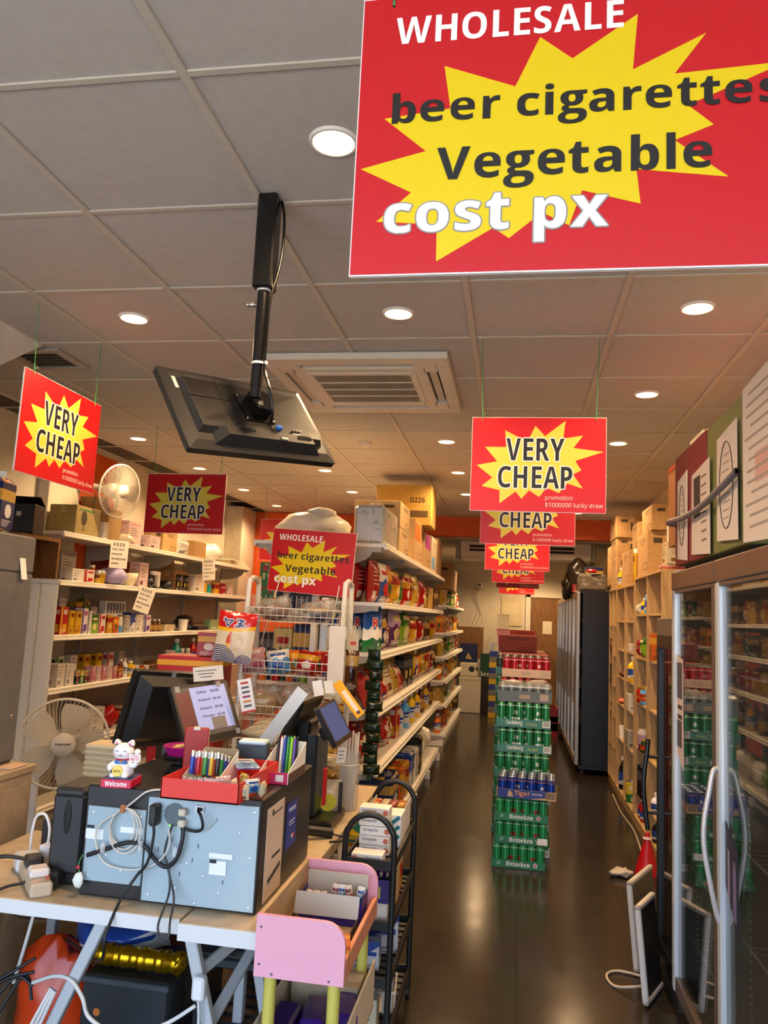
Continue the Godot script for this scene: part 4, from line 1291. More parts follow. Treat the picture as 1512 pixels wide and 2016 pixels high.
	for k in row4.size():
		var a: Array = row4[k]
		var o := article("bag" if k != 6 and k != 7 else "box", a[0], a[1], a[2], 0.1 if k < 6 else 0.08, Vector3(-0.93 if k < 6 else -0.91, 1.015, z), PI / 2 - 0.15, "%s snack pack, %s from the near end of the fourth gondola shelf" % [colour(a[0]), nth(k)], "snack bag", g, "snack_bag" if k != 6 and k != 7 else "snack_box")
		if k < 6:
			o.rotation = Vector3(-0.45, PI / 2 - 0.1, 0.0)
			o.position.x += 0.05
		z -= 0.262
	# fifth shelf: shiny wrapped sweets, bottles
	var row5 := ["busyred", "busy", "busygreen", "busyred", "busygold"]
	for k in 5:
		var o := article("bag", row5[k], 0.24, 0.27, 0.14, Vector3(-0.95 + 0.03 * (k % 2), 0.66, -4.95 - 0.24 * k), PI / 2 - 0.3, "%s foil party bag, %s from the near end of the fifth gondola shelf" % [colour(row5[k]), nth(k)], "snack bag", g, "foil_bag")
		o.rotation.x = -0.2
	for k in 5:
		article("bag", ["busy", "busyred", "navy", "busyred", "busygreen"][k], 0.22, 0.25, 0.07, Vector3(-1.165, 0.655, -4.98 - 0.25 * k), PI / 2 - 0.3, "%s foil bag at the back of the fifth gondola shelf, %s from near" % [colour(["busy", "busyred", "navy", "busyred", "busygreen"][k]), nth(k)], "snack bag", g, "foil_bag")
	article("box", "redyellow", 0.12, 0.24, 0.09, Vector3(-0.92, 0.65, -6.17), PI / 2 - 0.1, "red and blue doll-shaped box on the fifth gondola shelf", "snack box", g, "snack_box")
	for k in 14:
		article("bottle", ["grey", "grey", "sky", "sky", "yellow", "yellow", "gold", "yellow", "brown", "orange", "gold", "orange", "brown", "gold"][k], 0.085, 0.26, 0.085, Vector3(-0.9 - 0.1 * (k % 2), 0.65, -6.35 - 0.19 * k), PI / 2, "%s drink bottle, %s beyond the doll-shaped box on the fifth gondola shelf" % [colour(["grey", "grey", "sky", "sky", "yellow", "yellow", "gold", "yellow", "brown", "orange", "gold", "orange", "brown", "gold"][k]), nth(k)], "bottle", g)
	# base shelf: big packs
	var low := [["rainbow", 0.34, 0.07, -5.0, "flat teal and yellow pack"], ["orange", 0.32, 0.06, -5.0, "flat orange pack under the teal one"], ["purple", 0.34, 0.16, -5.42, "purple nappy pack"], ["navy", 0.34, 0.3, -5.85, "dark blue upright pack"], ["orange", 0.2, 0.28, -6.3, "orange tissue pack"], ["gold", 0.16, 0.27, -6.55, "golden tissue pack"], ["whiteblue", 0.24, 0.3, -6.85, "white and dark blue kitchen roll pack"], ["white", 0.24, 0.28, -7.15, "white tissue pack"], ["black", 0.2, 0.34, -7.45, "black topped roll pack"]]
	for k in low.size():
		var a: Array = low[k]
		var y := 0.14 + (0.062 if k == 0 else 0.0)
		var o := thing("tissue_pack", a[4] + " on the gondola's base shelf", "pack", Vector3(-0.99, y, a[3]), PI / 2, g)
		part("body", S().box(Vector3(0, a[2] / 2, 0), Vector3(a[1], a[2], 0.33), 0.018), ink(a[0], 0.25), o)
		part("end_seal", S().box(Vector3(-a[1] / 2 - 0.002, a[2] / 2, 0), Vector3(0.004, 0.012, 0.3)), ink(a[0], 0.25), o)
	for k in 4:
		article("lump", ["lime", "white", "cream", "white"][k], 0.27, 0.22, 0.22, Vector3(-0.98, 0.16, -7.85 - 0.32 * k), PI / 2, ["yellow green net bag", "clear bag of white goods", "cream plastic sack", "white plastic sack"][k] + " on the gondola's base shelf", "bag", g, "plastic_sack")
	# far run: small goods
	var cols := ["busygold", "busy", "lime", "gold", "busyred", "orange", "busygreen", "yellow", "cream", "brown"]
	for r in 6:
		for k in 9:
			var c: String = cols[(k * 3 + r * 5) % 10]
			article(["bag", "box", "bottle"][(k + r) % 3] if r != 2 else "bag", c, 0.2 if (k + r) % 3 != 2 or r == 2 else 0.09, 0.2 + 0.02 * ((k + r) % 3), 0.09, Vector3(-0.93 - 0.03 * (k % 2), [1.75, 1.4, 1.1, 0.8, 0.5, 0.14][r], -10.12 - 0.31 * k), PI / 2 - 0.2, "%s %s, %s along the %s shelf of the farther gondola" % [colour(c), ["packet", "box", "bottle"][(k + r) % 3] if r != 2 else "packet", nth(k), nth(r)], "packet", "goods on the farther gondola", ["snack_bag", "snack_box", "drink_bottle"][(k + r) % 3] if r != 2 else "snack_bag")
	for k in 9:
		article("box", ["navy", "darkgreen", "black", "brown", "navy", "busygreen", "orange", "brown", "navy"][k], 0.12, 0.36 - 0.03 * (k % 3), 0.3, Vector3(-1.33 - 0.125 * (k % 3), [1.15, 1.6, 0.12][k / 3], -5.0), 0.0, "%s box, %s from the spine on the gondola's far side, %s shelf" % [colour(["navy", "darkgreen", "black", "brown", "navy", "busygreen", "orange", "brown", "navy"][k]), nth(k % 3), ["middle", "upper", "base"][k / 3]], "box", "boxes on the gondola's hidden side", "dark_box")
	# wrapped goods behind, seen in the gaps
	for k in 10:
		article("box", ["darkgreen", "busyred", "navy", "black", "busygold", "purple", "red", "brown", "busygreen", "gold"][k], 0.36, 0.215, 0.09, Vector3(-1.15, 1.355, -5.5 - 0.38 * k), PI / 2, "%s carton of snacks at the back of the third gondola shelf, %s from near" % [colour(["darkgreen", "busyred", "navy", "black", "busygold", "purple", "red", "brown", "busygreen", "gold"][k]), nth(k)], "snack box", g, "snack_box")
		article("box", ["busyred", "darkgreen", "brown", "red", "navy", "busygold", "black", "gold", "busy", "brown"][k], 0.36, 0.22, 0.09, Vector3(-1.15, 1.01, -5.3 - 0.37 * k), PI / 2, "%s carton of snacks at the back of the fourth gondola shelf, %s from near" % [colour(["busyred", "darkgreen", "brown", "red", "navy", "busygold", "black", "gold", "busy", "brown"][k]), nth(k)], "snack box", g, "snack_box")
	# on top: tissue bale, cartons
	var tb := thing("tissue_bale", "white plastic wrapped tissue bale on the gondola's near top corner", "pack", Vector3(-0.925, 2.04, -5.1), 0.0)
	part("wrapper", S().box(Vector3(0, 0.125, 0), Vector3(0.2, 0.25, 0.55), 0.02), print_mat(C("d6d2c6"), C("c2c4b6"), C("a9b8a4"), 4, 0.2), tb)
	part("seam", S().box(Vector3(0, 0.125, 0.2755), Vector3(0.006, 0.24, 0.002)).box(Vector3(0, 0.2515, 0), Vector3(0.006, 0.003, 0.5)), mat(C("c4bfb2"), 0.3), tb)
	part("twist_end", S().lump(Vector3(0.0, 0.258, 0.22), Vector3(0.012, 0.014, 0.012), rng, 0.2, 8, 6), mat(C("d9d4c9"), 0.3), tb)
	var ws := thing("plastic_sack", "large white padded sack on the gondola's top behind the wholesale sign", "bag", Vector3(-1.38, 2.04, -5.2))
	part("body", S().lump(Vector3(0, 0.12, 0), Vector3(0.25, 0.125, 0.3), rng, 0.06, 20, 12), mat(C("dcd3bf"), 0.35), ws)
	part("fold", S().lump(Vector3(0.08, 0.22, 0.1), Vector3(0.1, 0.035, 0.16), rng, 0.15), mat(C("dcd3bf"), 0.35), ws)
	var cs := [[0.19, -5.66, 0.9, 2.04, "b89560", "lower of two brown cartons beyond the tissue bale"], [0.19, -5.66, 0.9, 2.232, "b89560", "upper of two brown cartons beyond the tissue bale"], [0.36, -6.55, 0.6, 2.04, "b48c58", "brown carton with an orange patch on the gondola top"], [0.33, -7.2, 0.6, 2.04, "b08650", "brown carton with a magenta patch on the gondola top"], [0.36, -7.85, 0.55, 2.04, "b9a888", "pale carton with a blue label on the gondola top"], [0.4, -8.45, 0.5, 2.04, "8a6234", "dark brown carton at the far end of the gondola top"]]
	for k in cs.size():
		var a: Array = cs[k]
		var len: float = 0.5 if k < 2 else a[2]
		var c := carton(a[5], Vector3(len, a[0], 0.34), Vector3(-1.0, a[3], a[1] - 0.1), PI / 2, a[4], true)
		if k == 2:
			part("colour_patch", S().box(Vector3(-0.1, 0.27, 0.1706), Vector3(len * 0.6, 0.14, 0.001)), mat(C("d2641c"), 0.6), c)
		if k == 3:
			part("colour_patch", S().box(Vector3(0.05, 0.26, 0.1706), Vector3(len * 0.7, 0.13, 0.001)), mat(C("a82a86"), 0.6), c)
		if k == 4:
			part("colour_patch", S().box(Vector3(-0.05, 0.1, 0.1706), Vector3(len * 0.5, 0.12, 0.001)), mat(C("6b8fb0"), 0.6), c)
	var d := carton("yellow brown carton marked D226 on the gondola's spine", Vector3(0.5, 0.36, 0.4), Vector3(-1.42, 2.04, -6.25), 0.0, "c79c3e", false)
	d.position = Vector3(-1.0, 2.4, -7.0)
	part("lettering", letters("D226", 0.06, 0.2, 0.19, 0.25, 0.2004), mat(C("3a2a12"), 0.8), d)
	part("printed_frame", S().box(Vector3(0.1, 0.1, 0.2004), Vector3(0.24, 0.06, 0.0008)), mat(C("5a4420"), 0.8), d)
	carton("brown carton stacked high on the farther gondola", Vector3(0.5, 0.34, 0.36), Vector3(-1.02, 1.975, -10.6), PI / 2, "b0854e", true)
	carton("second brown carton stacked high on the farther gondola", Vector3(0.45, 0.3, 0.34), Vector3(-1.02, 1.975, -11.3), PI / 2, "b58a52", true)

func ruffle_mat() -> StandardMaterial3D:
	if not kept.has("ruffle"):
		var im := Image.create(64, 96, false, Image.FORMAT_RGB8)
		im.fill(C("1c4f94"))
		for x in 64:
			im.fill_rect(Rect2i(x, 44 + int(5.0 * sin(x * 0.35)), 1, 52), C("ece7dc"))
			im.fill_rect(Rect2i(x, 68 + int(4.0 * sin(x * 0.22 + 1.0)), 1, 30), C("1c6a38"))
		disc(im, 42, 80, 4, C("e8e2d4"))
		for k in 4:
			im.fill_rect(Rect2i(38, 26 + 3 * k, 18 - 3 * k, 1), C("dfe4ea"))
		var m := StandardMaterial3D.new()
		m.albedo_texture = ImageTexture.create_from_image(im)
		m.roughness = 0.2
		kept["ruffle"] = m
	return kept["ruffle"]

# ---------------------------------------------------------------- wire rack before the gondola's end
func wire_basket(w: float, d: float, h: float, step := 0.034) -> Shape:
	var s := S()
	var r := 0.0017
	var nx := int(w / step)
	for k in nx + 1:
		var x := -w / 2 + w * k / nx
		s.tube(V([x, 0, -d, x, 0, 0, x, h, 0]), r, 4)
	for y in [0.0, h * 0.45, h]:
		s.rod(Vector3(-w / 2, y, 0), Vector3(w / 2, y, 0), r * (1.7 if y == h else 1.2), 5)
	for k in 4:
		s.rod(Vector3(-w / 2, 0, -d * (k + 1) / 4.0), Vector3(w / 2, 0, -d * (k + 1) / 4.0), r, 4)
	for sx in [-1.0, 1.0]:
		for y in [0.0, h]:
			s.rod(Vector3(sx * w / 2, y, 0), Vector3(sx * w / 2, y, -d), r * 1.5, 5)
		for k in 7:
			s.rod(Vector3(sx * w / 2, 0, -d * k / 6.0), Vector3(sx * w / 2, h, -d * k / 6.0), r, 4)
	return s

func build_wire_rack() -> void:
	rng.seed = 5
	var white := mat(C("dcd7cc"), 0.35)
	var x0 := -1.49
	var x1 := -0.95
	var t := thing("wire_rack", "white wire bread rack with arched sides before the gondola's end", "rack", Vector3((x0 + x1) / 2, 0, -4.15))
	var w := x1 - x0
	for sx in [-1.0, 1.0]:
		var x: float = sx * (w / 2 + 0.012)
		part("side_frame", S().tube(curve([x, 0.0, 0.0, x, 0.9, -0.06, x, 1.68, -0.12, x, 1.755, -0.15, x, 1.775, -0.21, x, 1.755, -0.27, x, 1.68, -0.3, x, 0.9, -0.34, x, 0.0, -0.36], 5), 0.015, 10), white, t)
		var grid := S()
		for k in 9:
			var zz := -0.13 - 0.02 * k
			grid.rod(Vector3(x, 0.3, zz), Vector3(x, 1.68, zz), 0.0013, 4)
		part("side_wires", grid, white, t).set_meta("kind", "stuff")
		part("foot_bar", S().box(Vector3(x, 0.015, -0.18), Vector3(0.03, 0.03, 0.42), 0.006), white, t)
	for k in 5:
		var y: float = [1.53, 1.24, 1.0, 0.83, 0.5][k]
		var b := part("basket", wire_basket(w, 0.28 if k < 3 else 0.3, 0.075), white, t)
		b.set_meta("kind", "stuff")
		b.position = Vector3(0, y, [-0.07, -0.02, 0.01, 0.05, 0.07][k])
	var back := S()
	for k in 18:
		var x := -w / 2 + w * k / 17.0
		back.rod(Vector3(x, 0.3, -0.325), Vector3(x, 1.68, -0.3), 0.0013, 4)
	for k in 6:
		back.rod(Vector3(-w / 2, 0.4 + 0.24 * k, -0.322), Vector3(w / 2, 0.4 + 0.24 * k, -0.322), 0.0016, 4)
	part("back_wires", back, white, t).set_meta("kind", "stuff")
	part("centre_post", S().box(Vector3(0.12, 0.84, -0.34), Vector3(0.045, 1.68, 0.02), 0.003), white, t)
	# header sheet of the rack
	var o := thing("hanging_sign", "red wholesale sheet standing on top of the white wire rack", "sign", Vector3(-1.235, 1.895, -4.62), deg_to_rad(-9.0), "red hanging signs")
	o.rotation.z = deg_to_rad(-3.0)
	sign_board(o, false, 0.56, 0.39)
	for s in [-1.0, 1.0]:
		part("stand_rod", S().rod(Vector3(s * 0.2, -0.1, -0.006), Vector3(s * 0.2, -0.52, 0.13 - 0.03 * s), 0.004, 6), white, o)
	# wrapped loaves and buns
	var film := clear(C("d8cfc0"), 0.22, 0.12)
	var spec := [
		[-1.36, 1.535, -4.32, 0.2, 0.12, "brown", "plastic bag with a black and white loaf in the top rack basket"],
		[-1.1, 1.535, -4.32, 0.21, 0.11, "navy", "plastic bag with a blue wrapped loaf in the top rack basket"],
		[-1.38, 1.005, -4.3, 0.2, 0.15, "busygold", "plastic bag of rolls at the back left of the third rack basket"],
		[-1.2, 1.005, -4.32, 0.2, 0.17, "brown", "tall plastic bag of brown buns in the third rack basket"],
		[-1.03, 1.005, -4.3, 0.17, 0.14, "gold", "plastic bag of golden bread in the third rack basket"],
	]
	for a in spec:
		var b := thing("bread_bag", a[6], "bread", Vector3(a[0], a[1], a[2]), rng.randf_range(-0.2, 0.2), "bagged bread on the wire rack")
		part("loaf", S().lump(Vector3(0, a[4] * 0.42, 0), Vector3(a[3] * 0.42, a[4] * 0.4, 0.09), rng, 0.08), ink(a[5]) if a[5] != "brown" else mat(C("6e421c"), 0.7), b)
		part("wrapper", S().lump(Vector3(0, a[4] * 0.55, 0), Vector3(a[3] * 0.5, a[4] * 0.54, 0.11), rng, 0.12, 18, 12), film, b)
		part("tied_end", S().lump(Vector3(a[3] * 0.3, a[4] * 0.95, 0.02), Vector3(0.04, 0.03, 0.03), rng, 0.3), film, b)
	var mid := [["pink", -1.4, 0.5], ["navy", -1.27, -0.3], ["sky", -1.16, 0.45], ["orange", -1.05, 0.2], ["red", -1.0, -0.2], ["orange", -1.32, -0.1], ["busyred", -1.1, 0.1]]
	for k in mid.size():
		var a: Array = mid[k]
		var b := article("bag", a[0], 0.13, 0.13, 0.07, Vector3(-1.42 + 0.073 * k, 1.247, -4.23 - 0.075 * (k % 2)), a[2] * 0.5, "%s bun packet, %s in the second rack basket" % [colour(a[0]), nth(k)], "bread", "bagged bread on the wire rack", "bun_packet")
		b.rotation.z = a[2] * 0.4
		b.rotation.x = -0.2
	article("lump", "cream", 0.42, 0.16, 0.22, Vector3(-1.25, 0.842, -4.26), 0.0, "white crumpled paper sack in the fourth rack basket", "bag", "bagged bread on the wire rack", "paper_sack")
	article("lump", "salmon", 0.24, 0.1, 0.14, Vector3(-1.06, 0.99, -4.3), 0.0, "clear bag of peach coloured buns over the paper sack", "bread", "bagged bread on the wire rack", "bun_bag")
	# big red seafood snack bag hanging on the rack's side
	var hb := thing("snack_bag", "large red and white seafood snack bag hanging at the rack's side", "snack bag", Vector3(-1.50, 1.30, -4.06), 0.12)
	hb.rotation.z = -0.1
	part("packet", S().bag(0.215, 0.275, 0.05, rng, 0.6, 12, 14), wave_mat(), hb)
	var blue := mat(C("1d2f86"), 0.3)
	var wht := mat(C("efe9dc"), 0.3)
	for pass_ in 2:
		var s := S()
		var g: float = 0.007 if pass_ == 0 else 0.0
		var zz: float = 0.026 if pass_ == 0 else 0.0275
		s.box(Vector3(-0.045, 0.226, zz), Vector3(0.05 + g, 0.008 + g, 0.001))
		s.put(Transform3D(Basis(Vector3.BACK, 0.5), Vector3(-0.055, 0.215, zz))).box(Vector3.ZERO, Vector3(0.008 + g, 0.05 + g, 0.001))
		s.put(Transform3D(Basis(Vector3.BACK, -0.6), Vector3(-0.032, 0.212, zz))).box(Vector3.ZERO, Vector3(0.008 + g, 0.045 + g, 0.001))
		s.t = Transform3D.IDENTITY
		for q in [[0.012, 0.235], [0.03, 0.23], [0.02, 0.215], [0.034, 0.205], [0.01, 0.2]]:
			s.box(Vector3(q[0], q[1], zz), Vector3(0.03 + g, 0.007 + g, 0.001))
		s.put(Transform3D(Basis(Vector3.BACK, -0.5), Vector3(0.022, 0.215, zz))).box(Vector3.ZERO, Vector3(0.008 + g, 0.05 + g, 0.001))
		part("brushed_characters", s, wht if pass_ == 0 else blue, hb).set_meta("kind", "stuff")
	# hanging cards, noodles and dried snacks on the right side frame
	var hc := thing("hanging_card", "long blank white card hung on green string from the rack", "card", Vector3(-0.93, 1.2, -4.1), -0.1)
	part("card", S().box(Vector3(0, 0.16, 0), Vector3(0.09, 0.33, 0.004), 0.001), mat(C("d3cabd"), 0.7), hc)
	part("string", S().tube(V([-0.036, 0.32, 0.003, -0.002, 0.47, -0.02, 0.036, 0.32, 0.003]), 0.0018, 5), mat(C("a9b84a"), 0.6), hc)
	var hp := thing("snack_packet", "brown dried snack pack hung on string beside the blank card", "snack packet", Vector3(-0.862, 1.18, -4.2), 0.3)
	part("packet", S().bag(0.075, 0.22, 0.05, rng), ink("brown", 0.2), hp)
	part("header", S().box(Vector3(0, 0.26, 0), Vector3(0.06, 0.09, 0.006)), mat(C("b7a88e"), 0.6), hp)
	part("sticker", S().box(Vector3(0, 0.255, 0.0035), Vector3(0.03, 0.02, 0.001)), mat(C("b5341f"), 0.5), hp)
	part("string", S().tube(V([-0.024, 0.3, 0.0, -0.07, 0.46, 0.02, 0.024, 0.3, 0.0]), 0.0018, 5), mat(C("a9b84a"), 0.6), hp)
	for k in 9:
		article("bag", "busygold" if k % 2 else "cream", 0.11, 0.075, 0.045, Vector3(-0.925 + 0.012 * (k % 2), 1.13 - 0.055 * k, -4.02 - 0.012 * (k % 3)), 0.1 * (k % 3), "clear pack of dried beans, %s from the top of the hanging strip" % nth(k), "snack packet", "strip of hanging bean packs", "bean_pack")
	var strip := thing("clip_strip", "thin plastic clip strip holding the bean packs", "strip", Vector3(-0.925, 0.62, -4.055))
	part("band", S().box(Vector3(0, 0.3, 0), Vector3(0.03, 0.62, 0.002)), mat(C("c9c2b2"), 0.4), strip)
	part("price_card", S().box(Vector3(0.0, 0.56, 0.05), Vector3(0.05, 0.05, 0.001)), mat(C("d9b0a0"), 0.6), strip)
	for k in 12:
		article("bag", "darkgreen", 0.085 + 0.02 * (k % 2), 0.06, 0.03, Vector3(-0.84 + 0.008 * (k % 3), 1.32 - 0.062 * k, -4.755), 0.25 * (k % 3) - 0.2, "dark green foil sachet, %s from the top of its hanging strip" % nth(k), "snack packet", "strip of hanging green sachets", "green_sachet").material_override = mat(C(["0d2415", "142c18", "1a2410"][k % 3]), 0.2)
	var s2 := thing("clip_strip", "thin plastic clip strip of green sachets on the gondola's corner", "strip", Vector3(-0.84, 0.62, -4.776))
	part("band", S().box(Vector3(0, 0.4, 0), Vector3(0.03, 0.84, 0.002)), mat(C("3a5a3a"), 0.4), s2)
	# bottles seen through the rack on the gondola's end
	for k in 4:
		article("bottle", ["orange", "red", "orange", "lime"][k], 0.05, 0.2, 0.05, Vector3(-1.57 + 0.09 * k, 1.15, -4.825), 0.0, "%s drink bottle, %s from the wall side behind the wire rack" % [["orange", "red", "amber", "yellow green"][k], nth(k)], "bottle", "bottles behind the wire rack")
	article("box", "red", 0.12, 0.13, 0.12, Vector3(-1.68, 1.322, -4.2), 0.15, "small red box standing on the red drinks cartons", "box", "", "red_drink_box")
	# red cartons stacked behind the till
	var rc := ["lower red and yellow drinks carton behind the till", "second red drinks carton behind the till", "third red drinks carton behind the till", "topmost red drinks carton behind the till"]
	for k in 4:
		var c := thing("drinks_carton", rc[k], "carton", Vector3(-1.8 + 0.02 * (k % 2), 0.33 * k, -4.25), 0.15, "red drinks cartons behind the till")
		part("body", S().box(Vector3(0, 0.164, 0), Vector3(0.36, 0.326, 0.26), 0.003), mat(C("b0140f"), 0.45), c)
		part("band", S().box(Vector3(0, 0.29, 0), Vector3(0.363, 0.03, 0.263)), mat(C("dba21c"), 0.5), c)
		var s := S()
		for q in [[-0.05, 0.12, 0.05, 0.008], [-0.05, 0.15, 0.05, 0.008], [-0.05, 0.135, 0.008, 0.07], [0.03, 0.12, 0.05, 0.008], [0.03, 0.14, 0.008, 0.05], [0.1, 0.13, 0.05, 0.008], [0.1, 0.14, 0.008, 0.06]]:
			s.box(Vector3(q[0], q[1], 0.1306), Vector3(q[2], q[3], 0.001))
		part("printed_characters", s, mat(C("e2b23a"), 0.5), c).set_meta("kind", "stuff")

func wave_mat() -> StandardMaterial3D:
	if not kept.has("wave"):
		var im := Image.create(128, 160, false, Image.FORMAT_RGB8)
		im.fill(C("d8ccb4"))
		im.fill_rect(Rect2i(0, 0, 128, 52), C("c21a1c"))
		for x in 128:
			var y := 58 - int(0.0016 * (x - 30) * (x - 30))
			im.fill_rect(Rect2i(x, y - 6, 1, 12), C("e6b422"))
		disc(im, 70, 92, 28, C("cbb894"))
		for y in range(64, 126):
			im.fill_rect(Rect2i(46 + int(10.0 * sin(y * 0.05)), y, 18 - absi(y - 95) / 3, 1), C("c8461e") if y < 100 else C("dba522"))
		for r in range(6, 60, 6):
			for a in 120:
				var q := Vector2(20, 168) + Vector2(cos(PI + a * PI / 120.0), sin(PI + a * PI / 120.0)) * (r + 6.0)
				if q.x >= 0 and q.y < 158 and q.x < 126:
					im.fill_rect(Rect2i(int(q.x), int(q.y), 2, 3), C("1f2f72"))
				q = Vector2(104, 160) + Vector2(cos(PI + a * PI / 120.0), sin(PI + a * PI / 120.0)) * (r * 0.8)
				if q.x >= 0 and q.y < 158 and q.x < 126 and r < 42:
					im.fill_rect(Rect2i(int(q.x), int(q.y), 2, 2), C("24347c"))
		var m := StandardMaterial3D.new()
		m.albedo_texture = ImageTexture.create_from_image(im)
		m.roughness = 0.18
		kept["wave"] = m
	return kept["wave"]

# ---------------------------------------------------------------- till counter by the shopfront
func build_counter() -> void:
	rng.seed = 404
	var top := toned("counter top", C("c4ad8a"), 0.45, 2.0)
	var edge := mat(C("cfd0cc"), 0.4)
	var steel := mat(C("b4b8b8"), 0.4, 0.3)
	# trestle tables
	var a := thing("trestle_table", "pale trestle table with slanted grey steel legs under the cash machine", "table", Vector3.ZERO)
	part("table_top", S().slab(-1.72, 0.712, -2.74, -0.878, 0.75, -2.125, 0.002), top, a)
	part("edge_band", S().slab(-1.72, 0.711, -2.125, -0.878, 0.749, -2.121), edge, a)
	for q in [[-1.115, -1.43, -2.16, 0.0], [-0.86, -0.64, -2.16, 0.0], [-1.115, -1.43, -2.68, 0.0], [-0.89, -0.72, -2.68, 0.0], [-1.68, -1.7, -2.4, 0.0]]:
		part("leg", slanted(Vector3(q[0], 0.712, q[2]), Vector3(q[1], 0.0, q[2]), 0.034, 0.026), steel, a)
	part("brace", slanted(Vector3(-0.83, 0.6, -2.18), Vector3(-0.7, 0.68, -2.5), 0.03, 0.02), steel, a)
	part("brace", slanted(Vector3(-0.8, 0.45, -2.18), Vector3(-0.72, 0.68, -2.6), 0.03, 0.02), steel, a)
	var b := thing("long_counter", "long beige counter running back beside the trolleys", "counter", Vector3.ZERO)
	part("table_top", S().slab(-0.872, 0.705, -3.95, -0.642, 0.748, -2.105, 0.002), top, b)
	part("edge_band", S().slab(-0.872, 0.704, -2.105, -0.642, 0.747, -2.101), edge, b)
	for z in [-2.9, -3.85]:
		for x in [-0.85, -0.67]:
			part("leg", S().box(Vector3(x, 0.352, z), Vector3(0.035, 0.704, 0.035), 0.003), steel, b)
	var c := thing("back_counter", "beige counter under the till screens behind the cash machine", "counter", Vector3.ZERO)
	part("table_top", S().slab(-1.7, 0.71, -3.7, -0.88, 0.75, -2.76, 0.002), top, c)
	for z in [-2.82, -3.64]:
		for x in [-1.66, -0.92]:
			part("leg", S().box(Vector3(x, 0.355, z), Vector3(0.035, 0.71, 0.035), 0.003), steel, c)
	build_cash_machine()
	build_machine_top()
	build_tills()
	build_left_corner()
	build_under_table()

func slanted(a: Vector3, b: Vector3, w: float, d: float) -> Shape:
	var up := (a - b).normalized()
	var rt := up.cross(Vector3.BACK).normalized()
	if rt.length() < 0.5:
		rt = Vector3.RIGHT
	var fw := rt.cross(up)
	var s := S()
	s.t = Transform3D(Basis(rt, up, fw), (a + b) / 2)
	s.box(Vector3.ZERO, Vector3(w, (a - b).length() + w * 0.35, d), 0.003)
	s.t = Transform3D.IDENTITY
	return s

